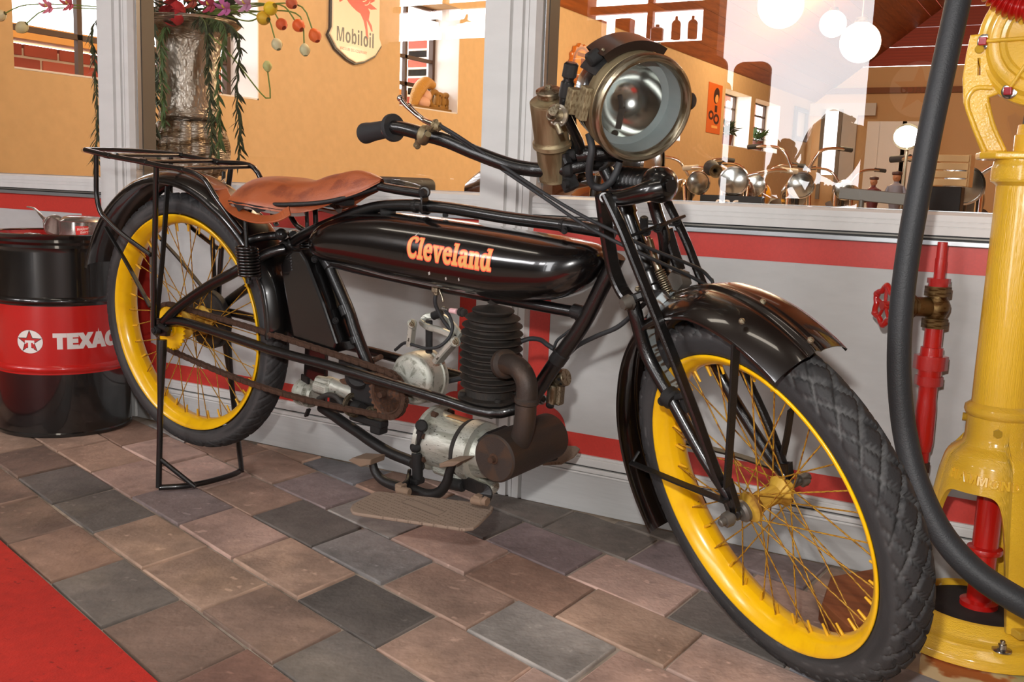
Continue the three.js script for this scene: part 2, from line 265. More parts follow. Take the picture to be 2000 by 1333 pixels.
// pale stone slabs under the fuel pump
const travertine = std('#d9c9a8', 0.55, 0, { map: tex(512, (u, v) => mix(mix([1, 0.98, 0.92], [0.82, 0.86, 0.74], st(0.4, 0.7, n1(u, v))), [0.78, 0.42, 0.24], st(0.52, 0.66, n2(u + 0.3, v)) * 0.9), true, [2.2, 2.2]) });
const rustStone = std('#b06a45', 0.6, 0, { map: tex(512, (u, v) => mix([1, 0.95, 0.9], [0.75, 0.6, 0.5], n1(u, v)), true, [3, 3]) });
struct('stone_slab', prism([[-0.1752, 0.5067], [-0.1923, 0.3285], [0.0396, 0.3288], [0.0439, 0.5047], [-0.1149, 0.6112]].map(([x, z]) => [x, -z]), 0, 0.046, 0.002).rotateX(-PI / 2).translate(0, -0.048, 0), travertine, floor);
struct('stone_slab', prism([[-0.1764, 0.5096], [-0.1176, 0.613], [-0.2576, 0.7069], [-0.2567, 0.513], [-0.219, 0.4381]].map(([x, z]) => [x, -z]), 0, 0.046, 0.002).rotateX(-PI / 2).translate(0, -0.0485, 0), rustStone, floor);
struct('stone_slab', prism([[-0.24, -0.02], [-0.24, -0.335], [-0.06, -0.39], [0.5, -0.39], [0.5, -0.02]], 0, 0.046, 0.002).rotateX(-PI / 2).translate(0, -0.049, 0), travertine, floor);
const carpetMat = std('#c92a1b', 0.9, 0, { map: tex(512, (u, v) => { const s = st(0.68, 0.78, scr(u, v * 3)) * st(0.5, 0.7, scr2(u, v)), a = 0.88 + 0.12 * n3(u, v); return mix([a, a, a], [0.62, 0.6, 0.6], s * 0.7); }, true, [2, 2]), bumpMap: scaled(bumpy, 10), bumpScale: 0.001 });
const carpet = part('carpet_runner', prism([at(-3.2, -0.03), at(1.6, -0.03), at(1.6, -4.2), at(-3.2, -4.2)].map(([x, z]) => [x, -z]), 0, 0.004, 0.0012).rotateX(-PI / 2).translate(0, 0.001, 0), carpetMat, scene);
tag(carpet, 'bright red carpet runner with a straight edge lying along the pavers', 'carpet');

// ---------- the room on this side of the glass ----------
const plaster = std('#5a4a3a', 0.85), dimWall = std('#4a3a2c', 0.9);
const BZ = 5.0;                                                  // inner face of the wall behind the camera
const VW = (a, b) => [a[0], a[1], b[0], b[1]];
const W1 = VW([-5.5064, 2.0196], [-4.442, 2.9452]), W2 = VW([-3.5851, 1.9228], [-2.6419, 2.808]), D1 = [-2.5219, 0.02, -1.4426, 3.02];
const backHoles = [W1, W2, D1].map(([x0, y0, x1, y1]) => [[x0, y0], [x1, y0], [x1, y1], [x0, y1]]);
struct('wall_back', prism([[-5.7, -0.006], [3.9, -0.006], [3.9, 3.3], [-5.7, 3.3]], BZ, BZ + 0.2, 0, backHoles), dimWall);
struct('wall_left', slab(0.2, 3.3, 5.05, [-5.6, 1.65, 2.53]), plaster);
struct('wall_right', slab(0.2, 3.3, 5.05, [3.8, 1.65, 2.53]), plaster);
struct('ceiling', slab(9.6, 0.15, 5.4, [-0.9, 3.37, 2.5]), plaster);
struct('wall_front_upper', slab(9.6, 0.62, 0.12, [-0.9, 3.0, -0.06]), plaster);
const day = new THREE.Color().setRGB(1, 1, 1.02);
const glow = k => { const m = std('#ffffff', 1); m.emissive = day.clone(); m.emissiveIntensity = k; return m; };
const woodFrame = std('#6b3a20', 0.6);
function litWindow(n, [x0, y0, x1, y1], k, l, bars) {
  const g = structGroup('window_' + n), w = x1 - x0, h = y1 - y0, c = [(x0 + x1) / 2, (y0 + y1) / 2];
  const pane = struct('window_pane', slab(w, h, 0.01, [c[0], c[1], BZ + 0.17]), glow(k), g);
  struct('frame', bars.map(([px, py, pw, ph]) => slab(pw, ph, 0.05, [px, py, BZ + 0.08])), woodFrame, g);
  const a = new THREE.RectAreaLight(day, l, w, h); a.position.set(c[0], c[1], BZ + 0.155); a.lookAt(c[0], c[1], 0); scene.add(a);
  return g;
}
litWindow(4, W1, WINDOW_GLOW, WINDOW_LIGHT, [[(W1[0] + W1[2]) / 2, 2.2975, W1[2] - W1[0], 0.05], [-4.9663, (W1[1] + W1[3]) / 2, 0.04, W1[3] - W1[1]], [(W1[0] + W1[2]) / 2, 2.7155, W1[2] - W1[0], 0.05]]);
litWindow(5, W2, WINDOW_GLOW, WINDOW_LIGHT, [[(W2[0] + W2[2]) / 2, 2.188, W2[2] - W2[0], 0.06], [-3.0844, (W2[1] + W2[3]) / 2, 0.045, W2[3] - W2[1]], [(W2[0] + W2[2]) / 2, 2.5646, W2[2] - W2[0], 0.05]]);
litWindow(6, D1, DOOR_GLOW, DOOR_LIGHT, []);
// unseen lamps added on the ceiling of this room for soft fill
const lampGlow = std('#fff4e2', 1); lampGlow.emissive.setRGB(1, 0.9, 0.76); lampGlow.emissiveIntensity = 3;
[[-3.2, 1.5, 'added ceiling fill lamp above the oil drum end of the aisle'], [-1.2, 1.9, 'added ceiling fill lamp above the middle of the aisle'], [0.8, 1.5, 'added ceiling fill lamp above the fuel pump end of the aisle']].forEach(([x, z, lab]) => {
  const t = thing('added_ceiling_lamp', lab, 'lamp', [x, 3.29, z]);
  part('housing', box(1.3, 0.05, 0.3, 0.01, [0, -0.025, 0]), M.white, t); part('lamp_glow', box(1.24, 0.012, 0.24, 0.004, [0, -0.055, 0]), lampGlow, t);
  const a = new THREE.RectAreaLight(new THREE.Color().setRGB(1, 0.9, 0.76), CEILING_POWER, 1.24, 0.24); a.position.set(x, 3.22, z); a.lookAt(x, 0, z); scene.add(a);
});
// the flash unit beside the lens
const fl = thing('camera_flash', 'flash head beside the camera lens', 'flash', FLASH_AT);
const fd = sub([-0.95, 0.42, 0.3], FLASH_AT), fn = v3(fd).normalize().toArray();
part('flash_body', put(new RoundedBoxGeometry(0.07, 0.07, 0.045, 2, 0.006), addv([0, 0, 0], fn, -0.06), fn), M.satin, fl);
const fg = std('#ffffff', 1); fg.emissive.setRGB(1, 1, 1); fg.emissiveIntensity = 4;
part('flash_lamp', put(new THREE.BoxGeometry(0.055, 0.004, 0.035), addv([0, 0, 0], fn, -0.02), fn), fg, fl);

// ---------- the motorcycle ----------
// its own axes: x forward, y up, z towards the aisle; origin on the ground below the rear axle
const bike = thing('vintage_motorcycle', 'old black motorcycle with yellow rims, brown saddle and large headlamp on a rear stand', 'motorcycle');
bike.position.set(-2.01742, 0.00261, 0.3828);
bike.quaternion.setFromRotationMatrix(new THREE.Matrix4().makeBasis(new THREE.Vector3(0.991983, -0.071767, 0.104016), new THREE.Vector3(0.064974, 0.995615, 0.067298), new THREE.Vector3(-0.10839, -0.06, 0.992296)));
const RAX = 0.43;                                                // rear axle height in those axes
const Zv = [0, 0, 1], Xd0 = [0.9, 0.2, 0.3];

// wheels
function tyreGeo(RF, RT, front) {
  const r0 = RF + 0.019, hb = RT - r0, ha = front ? 0.038 : 0.037, N = front ? 36 : 56, nu = front ? 36 * 18 : 480, nv = 44, lim = R(128);
  const dust = fbm(130, 8, 4), dust2 = fbm(140, 32, 3);
  const info = (u, v) => {
    const th = u * 2 * PI, ph = (v * 2 - 1) * lim, t = ph / R(64), p = (x => x - Math.floor(x)), a = p(N * u + 1.25 * t), b = p(N * u - 1.25 * t);
    const d = Math.min(a, 1 - a, b, 1 - b), edge = Math.abs(t) > 1 ? st(1.0, 1.06, Math.abs(t)) : 0;
    const gr = (1 - st(0.06, 0.1, d)) * (Math.abs(t) < 1.04 ? 1 : 0), rib = front && Math.abs(Math.abs(ph) - R(80)) < R(3) ? 1 : 0;
    return { th, ph, t, gr, edge, rib };
  };
  return grid((u, v) => {
    const { th, ph, gr, edge, rib, t } = info(u, v), k = (front ? 0.006 : 0.0028) * gr + (Math.abs(t) >= 1 ? 0.0035 * edge : 0) - rib * 0.0016;
    const e = 0.86, cs = Math.cos(ph), sn = Math.sin(ph), q = x => Math.sign(x) * Math.abs(x) ** e;
    const rr_ = r0 + (hb - k) * q(cs) * (cs < 0 ? 0.62 : 1), z = (ha - k * 0.6) * q(sn);
    return [rr_ * Math.cos(th), rr_ * Math.sin(th), z];
  }, nu, nv, { closedU: true, uv: (u, v) => [u * 2, v * 0.2], color: (u, v) => {
    const { gr, t, th } = info(u, v), D = dust(u, v), E = dust2(u * 2, v), side = Math.abs(t) > 1.04 ? 1 : 0;
    let c = side ? mix([1, 1, 1], [1.9, 1.85, 1.8], st(0.42, 0.7, D)) : mix([0.72, 0.68, 0.68], [1.35, 1.3, 1.25], st(0.5, 0.75, D));
    c = mix(c, [3.4, 3.3, 3.1], gr * (front ? 0.95 : 0.35) * st(0.3, 0.55, E));
    if (side && front) c = mix(c, [4, 3.9, 3.7], st(0.6, 0.72, E) * st(0.5, 0.62, D) * 0.8);
    if (!front) c = side ? mix(c, [3.0, 2.7, 2.5], st(0.4, 0.6, D) * 0.55) : c;
    return c; } });
}
function rimGeo(RF) {
  const o = [[RF + 0.002, 0.0335], [RF + 0.0035, 0.0315], [RF + 0.002, 0.0285], [RF - 0.008, 0.025], [RF - 0.016, 0.014], [RF - 0.019, 0]];
  const i = [[RF - 0.022, 0], [RF - 0.0205, 0.012], [RF - 0.015, 0.022], [RF - 0.007, 0.029], [RF - 0.002, 0.0335]];
  const p = [...i.map(q => q), ...o, ...o.slice(0, -1).reverse().map(([r, z]) => [r, -z]), ...i.slice(1).reverse().map(([r, z]) => [r, -z]), i[0]];
  const g = new THREE.LatheGeometry(p.map(([r, z]) => new THREE.Vector2(r, z)), 120); g.rotateX(PI / 2);
  const U = g.attributes.uv; for (let k = 0; k < U.count; k++) U.setXY(k, U.getX(k) * 1.7, U.getY(k) * 0.2); return g;
}
function spokeGeo(RF, rh, zh, lean, sg) {
  const a = [rh * Math.cos(lean), rh * Math.sin(lean), zh], b = [RF - 0.020, 0, sg * 0.005], d = sub(b, a), l = Math.hypot(...d), n = d.map(x => x / l);
  return [cyl(a, b, 0.00135, 0.00135, 6)];
}
function wheel(name, RF, RT, front, parent) {
  const w = group(name, parent);
  part('tyre', tyreGeo(RF, RT, front), M.rubber, w); part('rim', rimGeo(RF), M.yellowRim, w);
  const zf = front ? 0.032 : 0.03, rh = front ? 0.023 : 0.034, n = 36;
  const vars = [[1, 1], [-1, 1], [1, -1], [-1, -1]].map(([s, l]) => join(spokeGeo(RF, rh, zf * s, l * R(62), s)));
  const nipG = cyl([RF - 0.042, 0, 0], [RF - 0.0205, 0, 0], 0.0021, 0.0032, 8);
  for (let i = 0; i < n; i++) {
    const s = part('spoke', vars[i % 4].clone(), M.spoke, w); s.rotation.z = i / n * 2 * PI + 0.04;
    const k = part('nipple', nipG.clone(), M.nipple, w); k.rotation.z = s.rotation.z;
  }
  const hp = front ? [[0, -0.05], [0.013, -0.05], [0.014, -0.042], [0.026, -0.036], [0.027, -0.031], [0.024, -0.028], [0.0165, -0.02], [0.0155, 0], [0.0165, 0.02], [0.024, 0.028], [0.027, 0.031], [0.026, 0.036], [0.014, 0.042], [0.013, 0.05], [0, 0.05]]
    : [[0, -0.05], [0.02, -0.05], [0.024, -0.04], [0.037, -0.035], [0.039, -0.03], [0.034, -0.026], [0.025, -0.018], [0.024, 0.018], [0.034, 0.026], [0.039, 0.03], [0.037, 0.035], [0.024, 0.04], [0, 0.042]];
  part('hub', turn(hp, [0, 0, 0], Zv, 32), M.hubYellow, w);
  return w;
}
const rear = wheel('rear_wheel', 0.2767, 0.2767 + 0.0555, false, bike); rear.position.set(0, RAX, 0); rear.quaternion.setFromUnitVectors(new THREE.Vector3(0, 0, 1), new THREE.Vector3(0.046, -0.0068, 0.9989).normalize());
part('brake_drum', [turn([[0, -0.062], [0.07, -0.062], [0.074, -0.058], [0.074, -0.044], [0.07, -0.041], [0, -0.041]], [0, 0, 0], Zv, 40)], M.iron, rear);
part('brake_band', turn([[0.075, -0.061], [0.0785, -0.061], [0.0785, -0.045], [0.075, -0.045], [0.075, -0.061]], [0, 0, 0], Zv, 40), M.satin, rear);
// rear sprocket: toothed yellow disc
function gear(r, teeth, depth, z0, z1, hole) { const p = []; for (let i = 0; i < teeth; i++) for (const [f, q] of [[0, r], [0.3, r + depth], [0.5, r + depth], [0.8, r]]) { const a = (i + f) / teeth * 2 * PI; p.push([q * Math.cos(a), q * Math.sin(a)]); } return prism(p, z0, z1, 0.0008, hole ? [[...Array(24)].map((_, i) => [hole * Math.cos(i / 12 * PI), hole * Math.sin(i / 12 * PI)])] : []); }
const spr = [-0.0223, 0.4191, 0.052];
part('rear_sprocket', [gear(0.054, 30, 0.005, 0.049, 0.054, 0.016).translate(spr[0], spr[1], 0), turn([[0.015, 0.044], [0.024, 0.044], [0.024, 0.058], [0.015, 0.058]], [spr[0], spr[1], 0], Zv, 24)], M.yellowRim, bike);
part('axle', [rod([spr[0], spr[1], -0.105], [spr[0], spr[1], 0.105], 0.0075), hex([spr[0], spr[1], 0.095], Zv, 0.014, 0.011), hex([spr[0], spr[1], -0.095], Zv, 0.014, 0.011)], M.satin, bike);

// frame tubes
const frame = group('frame', bike), T = (name, pts, r, o, m = M.black) => part(name, sweep(pts, r, o), m, frame);
T('top_tube', [[1.2276, 0.8202, 0], [1.1213, 0.8209, 0], [1.0006, 0.8187, 0], [0.8205, 0.8199, 0], [0.7099, 0.8116, 0], [0.6409, 0.7995, 0], [0.5909, 0.7839, 0], [0.5269, 0.7583, 0], [0.4286, 0.716, 0], [0.351, 0.6736, 0]], 0.0125, { smooth: 1, n: 60 });
T('tank_rail', [[0.5048, 0.6612, 0], [0.5917, 0.658, 0], [0.6839, 0.6574, 0], [0.8295, 0.6564, 0], [1.0123, 0.6595, 0], [1.1211, 0.6612, 0], [1.174, 0.6626, 0]], 0.0115, { smooth: 1, n: 30 });
T('seat_tube', [[0.4879, 0.6774, 0], [0.5, 0.6535, 0], [0.5356, 0.6018, 0], [0.566, 0.5566, 0], [0.5847, 0.5189, 0], [0.6201, 0.461, 0], [0.6432, 0.4304, 0]], 0.0138, { smooth: 1, n: 20 });
T('down_tube', [[1.2411, 0.7803, 0], [1.217, 0.7278, 0], [1.1791, 0.6439, 0], [1.1293, 0.5642, 0], [1.0923, 0.5017, 0], [1.074, 0.4692, 0]], 0.0152, { smooth: 1, n: 20 });
const lugs = [];
for (const [a, b, r] of [[[0.5494, 0.5725, 0], [0.5646, 0.5481, 0], 0.0162], [[0.5867, 0.5075, 0], [0.5952, 0.4891, 0], 0.0155], [[0.4813, 0.6753, 0], [0.5083, 0.6477, 0], 0.0165], [[1.1396, 0.5805, 0], [1.124, 0.556, 0], 0.0168], [[0.3842, 0.6889, 0], [0.3439, 0.669, 0], 0.0165], [[0.7612, 0.8153, 0], [0.7471, 0.8147, 0], 0.0145], [[1.1533, 0.6639, 0], [1.1785, 0.6625, 0], 0.0145], [[1.1259, 0.8205, 0], [1.1144, 0.821, 0], 0.0142]]) lugs.push(rod(a, b, r, 20, 0.1));
lugs.push(ball([0.351, 0.6724, 0], 0.017), sweep([[1.1268, 0.6622, 0], [1.1655, 0.6552, 0], [1.1764, 0.6356, 0]], 0.008, { smooth: 1 }), sweep([[1.2005, 0.6674, 0], [1.1895, 0.6654, 0], [1.1558, 0.6614, 0]], 0.008, { smooth: 1 }));
part('lugs', lugs, M.black, frame);
const headTop = [1.2408, 0.8795, 0], headBot = [1.3317, 0.7111, 0], hd = sub(headTop, headBot);
part('head_tube', [turn([[0, 0], [0.02, 0], [0.0225, 0.004], [0.0225, 0.03], [0.019, 0.034], [0.0185, 0.055], [0.0205, 0.06], [0.0185, 0.066], [0.0172, 0.1], [0.0155, 0.128], [0.0158, dist(headTop, headBot) - 0.03], [0.0188, dist(headTop, headBot) - 0.026], [0.0195, dist(headTop, headBot) - 0.012], [0.0165, dist(headTop, headBot)], [0, dist(headTop, headBot)]], headBot, hd, 32)], M.gloss, frame);
for (const s of [1, -1]) {
  const Z = p => [p[0], p[1], p[2] * s];
  T('chain_stay', [[0.0093, 0.4436, 0.078], [0.0537, 0.453, 0.078], [0.2369, 0.4528, 0.078], [0.4142, 0.4482, 0.078], [0.6012, 0.4514, 0.078], [0.8261, 0.4501, 0.078], [0.929, 0.4489, 0.078], [1.0019, 0.4467, 0.076], [1.0456, 0.4508, 0.066], [1.0677, 0.4598, 0.045], [1.0772, 0.4746, 0.012]].map(Z), 0.0112, { smooth: 1, n: 50 });
  T('seat_stay', [[0.3648, 0.673, 0.012], [0.3504, 0.6666, 0.03], [0.3314, 0.655, 0.05], [0.3075, 0.6364, 0.066], [0.271, 0.6117, 0.078], [0.1781, 0.5642, 0.08], [0.0451, 0.4831, 0.08], [-0.005, 0.4426, 0.08]].map(Z), 0.0128, { smooth: 1, n: 30 });
  T('saddle_bracket', [[0.3622, 0.7027, 0.016], [0.3397, 0.7009, 0.03], [0.3268, 0.6976, 0.055], [0.3092, 0.6893, 0.07]].map(Z), 0.0098, { smooth: 1, n: 14 });
  part('axle_lug', [prism([[-0.022, -0.02], [0.026, -0.014], [0.034, 0.012], [0.012, 0.03], [-0.014, 0.026], [-0.026, 0.006]].map(([x, y]) => [x + spr[0], y + spr[1]]), 0.07 * (s > 0 ? 1 : 0) - 0.086 * (s > 0 ? 0 : 1), 0.07 * (s > 0 ? 1 : 0) - 0.086 * (s > 0 ? 0 : 1) + 0.016, 0.003), hex(addv([spr[0] + 0.025, spr[1] + 0.01, 0], Zv, 0.09 * s), [1, -0.1, 0], 0.008, 0.03)], M.black, frame);
}
part('saddle_bracket', [rod([0.3037, 0.6976, -0.03], [0.3789, 0.7064, 0.035], 0.0115), ball([0.3731, 0.7088, 0.03], 0.014)], M.black, frame);
T('cradle_tube', [[0.4495, 0.2986, -0.03], [0.502, 0.2932, -0.02], [0.538, 0.2905, -0.01], [0.6081, 0.2844, 0.005], [0.6616, 0.2775, 0.015], [0.7259, 0.2694, 0.02], [0.782, 0.2668, 0.02], [0.8058, 0.2652, 0.02]], 0.0125, { smooth: 1, n: 24 }, M.satin);

// tank: long tapered drum with rounded ends
const tkA = [0.4642, 0.6997, 0], tkB = [1.2163, 0.7693, 0], tkL = tkB[0] - tkA[0];
const topY = [[0, 0.6997], [0.03, 0.737], [0.1, 0.7657], [0.19, 0.7821], [0.35, 0.7957], [0.68, 0.7991], [0.84, 0.7986], [0.945, 0.7957], [0.985, 0.7874], [1, 0.7693]];
const botY = [[0, 0.6974], [0.02, 0.6797], [0.06, 0.6663], [0.19, 0.6628], [0.35, 0.6577], [0.68, 0.6585], [0.84, 0.6752], [0.91, 0.6896], [0.965, 0.7192], [0.99, 0.7499], [1, 0.7674]];
const lin = (t, x) => { let i = 1; while (i < t.length - 1 && t[i][0] < x) i++; const [a, b] = [t[i - 1], t[i]], k = (x - a[0]) / (b[0] - a[0]); return a[1] + (b[1] - a[1]) * Math.max(0, Math.min(1, k)); };
const smoothT = t => x => { if (x <= 0) return t[0][1]; if (x >= 1) return t[t.length - 1][1]; let i = 1; while (t[i][0] < x) i++; const n = t.length, m = j => j <= 0 ? (t[1][1] - t[0][1]) / (t[1][0] - t[0][0]) * 2 : j >= n - 1 ? (t[n - 1][1] - t[n - 2][1]) / (t[n - 1][0] - t[n - 2][0]) * 2 : (() => { const a = (t[j][1] - t[j - 1][1]) / (t[j][0] - t[j - 1][0]), b = (t[j + 1][1] - t[j][1]) / (t[j + 1][0] - t[j][0]); return a * b <= 0 ? 0 : 2 * a * b / (a + b); })(); const h = t[i][0] - t[i - 1][0], s = (x - t[i - 1][0]) / h, s2 = s * s, s3 = s2 * s; return (2 * s3 - 3 * s2 + 1) * t[i - 1][1] + (s3 - 2 * s2 + s) * h * m(i - 1) + (-2 * s3 + 3 * s2) * t[i][1] + (s3 - s2) * h * m(i); };
const tTop = smoothT(topY), tBot = smoothT(botY);
const tankPt = (s, a, off = 0) => {                              // s along, a round the section
  const hi = tTop(s), lo = tBot(s), h = Math.max((hi - lo) / 2, 0), W = 0.082 * Math.min(1, Math.sqrt(Math.max(0, 1 - Math.max(0, (0.14 - s) / 0.14) ** 2))) * Math.min(1, Math.sqrt(Math.max(0, 1 - Math.max(0, (s - 0.86) / 0.14) ** 2)));
  const q = (x, e) => Math.sign(x) * Math.abs(x) ** e, ca = Math.cos(a), sa = Math.sin(a);
  return [tkA[0] + tkL * s, (hi + lo) / 2 + (h + off) * q(sa, 0.88), (W + off) * q(ca, 0.88)];
};
const warp = s => 0.5 - 0.5 * Math.cos(PI * (s * 0.75 + 0.125 + 0.125 * (2 * s - 1)));
const tank = part('fuel_tank', grid((u, v) => tankPt(0.5 - 0.5 * Math.cos(PI * u), v * 2 * PI), 90, 72, { closedV: true }), M.tank, bike);
const script = paint(1024, 384, (c, w, h) => {
  c.clearRect(0, 0, w, h); c.font = 'bold 300px serif'; c.textBaseline = 'alphabetic'; c.lineJoin = 'round';
  const chars = [...'Cleveland']; let x = 44; const sq = 0.62;
  c.save(); c.scale(sq, 1);
  x /= sq; const xs = chars.map((ch, i) => { const q = x; x += c.measureText(ch).width * (i ? 0.99 : 1.02) + 2; return q; });
  const k = (w / sq - 88) / (x - 44 / sq); c.translate(44 / sq, 0); c.scale(k, 1); c.translate(-44 / sq, 0);
  for (const pass of [0, 1]) chars.forEach((ch, i) => { const y = 318; c.save(); c.translate(xs[i], y); if (i === 0) c.scale(1.0, 1.08);
    if (pass === 0) { c.strokeStyle = '#ee5440'; c.lineWidth = 30; c.strokeText(ch, 0, 0); } else { c.fillStyle = '#e2aa62'; c.fillText(ch, 0, 0); c.strokeStyle = '#e2aa62'; c.lineWidth = 9; c.strokeText(ch, 0, 0); } c.restore(); });
  c.restore();
});
// painted name, laid on the tank's own curve
const sA = (0.795 - tkA[0]) / tkL, sB = (1.0207 - tkA[0]) / tkL;
part('painted_name', grid((u, v) => { const s = sA + (sB - sA) * u; return tankPt(s, R(40 - 50 * v) - 0.0 * u, 0.0006); }, 48, 24, { uv: (u, v) => [u, 1 - v] }), phys('#ffffff', 0.4, 0, { map: script, transparent: true, alphaTest: 0.5, clearcoat: 0.6, clearcoatRoughness: 0.1 }), tank, 'orange lettering');
part('filler_cap', [turn([[0, 0], [0.017, 0], [0.017, 0.009], [0.014, 0.011], [0, 0.011]], addv(tankPt(0.28, PI / 2), [0, 1, 0], -0.003), [0.05, 1, 0], 24)], M.satin, tank);
part('seam_chip', [[0.47, 30, 0.012], [0.5, 22, 0.006], [0.53, -22, 0.006], [0.585, -26, 0.005], [0.63, -23, 0.004]].map(([s, a, w], i) => grid((u, v) => tankPt(s + (u - 0.5) * w * 1.2, R(a + (v - 0.5) * (i < 2 ? 4 : 5) + (u - 0.5) * (i < 2 ? 14 : 3)), 0.0004), 4, 2)), std('#b7b3ad', 0.5), tank, 'bare metal chips');
part('tank_strap', [rod([1.1166, 0.814, -0.008], [1.1348, 0.8183, 0.02], 0.005), hex([1.136, 0.8128, 0.021], Zv, 0.006, 0.005), rod([0.8332, 0.8121, 0], [0.8338, 0.8018, 0], 0.006)], M.satin, bike);
part('fuel_tap', [rod([0.8256, 0.6559, 0.01], [0.8265, 0.6399, 0.01], 0.006), sweep([[0.8375, 0.654, 0.014], [0.8481, 0.6411, 0.016], [0.8531, 0.6315, 0.018]], 0.0022, {}), box(0.016, 0.012, 0.014, 0.002, [0.8259, 0.6517, 0.01])], M.nickel, bike);

// saddle
const sad = group('saddle', bike);
const sR = 0.2458, sN = 0.6551, sy = RAX;
const crest = smoothT([[0, 0.8074], [0.07, 0.8235], [0.17, 0.8381], [0.32, 0.8453], [0.5, 0.8426], [0.68, 0.8595], [0.85, 0.8728], [1, 0.8616]]);
const halfW = smoothT([[0, 0.03], [0.05, 0.085], [0.14, 0.118], [0.28, 0.122], [0.42, 0.1], [0.58, 0.06], [0.78, 0.04], [0.93, 0.026], [1, 0.006]]);
const dropY = smoothT([[0, 0.026], [0.1, 0.05], [0.25, 0.062], [0.45, 0.068], [0.62, 0.07], [0.8, 0.056], [1, 0.004]]);
const leatherMap = tex(512, (u, v) => { const a = n1(u, v), b = n3(u, v); return mix(mix([1, 0.98, 0.95], [0.8, 0.72, 0.66], st(0.45, 0.75, a)), [1, 0.92, 0.86], st(0.72, 0.8, b) * 0.6); }, true, [3, 2]);
const leather = phys('#a5552c', 0.42, 0, { map: leatherMap, bumpMap: scaled(bumpy, 8), bumpScale: 0.0005, clearcoat: 0.25, clearcoatRoughness: 0.35 }), lining = std('#8a7f78', 0.85), torn = std('#2a2422', 0.9);
const ragged = s => 0.05 * Math.max(0, fbm(160, 16, 3)(s * 0.9, 0.3) - 0.3) * (s < 0.42 ? 1 : 0.1);
const saddlePt = (s, q, off = 0) => {                            // q from -1 (far edge) to 1 (near edge)
  const w = halfW(s), h = crest(s), d = dropY(s), e = Math.abs(q), dish = s > 0.1 && s < 0.6 ? 0.016 * Math.sin((s - 0.1) / 0.5 * PI) * (1 - (e / 0.55) ** 2 > 0 ? 1 - (e / 0.55) ** 2 : 0) : 0;
  return [sR + (sN - sR) * s, h - d * e ** 2.3 - dish * 0.6 + off, w * Math.sign(q) * Math.min(1, e * 1.04)];
};
part('leather_top', [grid((u, v) => saddlePt(u, v * 2 - 1), 70, 36, { uv: (u, v) => [u, v], flip: false }), grid((u, v) => saddlePt(u, v * 2 - 1, -0.004), 70, 36, { flip: true })], leather, sad, 'worn brown leather top');
part('torn_edge', [1, -1].map(k => grid((u, v) => { const s = u * 0.5, p = saddlePt(s, k); return [p[0], p[1] + 0.002 - v * (0.006 + 0.6 * ragged(s)), p[2] + k * (0.0012 - v * 0.006)]; }, 70, 4)), torn, sad, 'ragged dark torn edge');
part('lining', [1, -1].map(k => grid((u, v) => { const s = 0.02 + u * 0.55, p = saddlePt(s, k); return [p[0], p[1] - v * 0.012, p[2] - k * 0.006 * v - k * 0.002]; }, 40, 3)), lining, sad, 'grey felt lining');
const skirtA = [[0.2309, 0.7963, 0.085], [0.2647, 0.7819, 0.1], [0.3121, 0.7625, 0.112], [0.3669, 0.7533, 0.118], [0.4182, 0.7538, 0.118], [0.4612, 0.7642, 0.112], [0.4817, 0.7791, 0.1]];
for (const s of [1, -1]) part('rear_skirt', [sweep(skirtA.map(p => [p[0], p[1], p[2] * s]), 1, { smooth: 1, n: 40, flat: [0.028, 0.004], up: [0.35, 0.9, 0.5 * s] })], leather, sad, 'hanging torn skirt');
part('rear_skirt', [sweep([[0.231, 0.7987, 0.085], [0.1781, 0.7967, 0.05], [0.1111, 0.7904, 0], [0.0479, 0.7796, -0.05], [0.0105, 0.7692, -0.085]], 1, { smooth: 1, n: 24, flat: [0.034, 0.004], up: [0, 1, 0] })], leather, sad);
part('saddle_frame', [sweep([[0.6586, 0.8458, 0], [0.6066, 0.825, 0.02], [0.545, 0.8034, 0.05], [0.4546, 0.7885, 0.085], [0.365, 0.7812, 0.095]], 0.005, { smooth: 1 }), sweep([[0.6586, 0.8458, 0], [0.5667, 0.8191, -0.02], [0.4392, 0.7868, -0.05], [0.2601, 0.7578, -0.085], [0.1344, 0.7458, -0.095]], 0.005, { smooth: 1 }), sweep([[0.365, 0.7812, 0.095], [0.2386, 0.7647, 0], [0.1344, 0.7458, -0.095]], 0.006, { smooth: 1 }), box(0.05, 0.016, 0.03, 0.004, [0.537, 0.8012, 0])], M.satin, sad);
part('nose_arm', [sweep([[0.6317, 0.8453, 0], [0.7057, 0.8421, 0], [0.7711, 0.8426, 0]], 0.0098, {}), rod([0.7576, 0.8435, -0.02], [0.7943, 0.8491, 0.022], 0.0125), hex([0.7921, 0.8469, 0.024], Zv, 0.0095, 0.008)], M.black, sad);
part('nose_clip', [sweep([[0.7857, 0.8447, 0.012], [0.7897, 0.8266, 0.0155], [0.7899, 0.8078, 0.013]], 1, { flat: [0.022, 0.005], up: [1, 0, 0] }), sweep([[0.7647, 0.8414, -0.012], [0.7626, 0.822, -0.0155], [0.7672, 0.8036, -0.013]], 1, { flat: [0.022, 0.005], up: [1, 0, 0] }), rod([0.771, 0.8153, 0], [0.7891, 0.8163, 0], 0.0158)], M.black, sad);
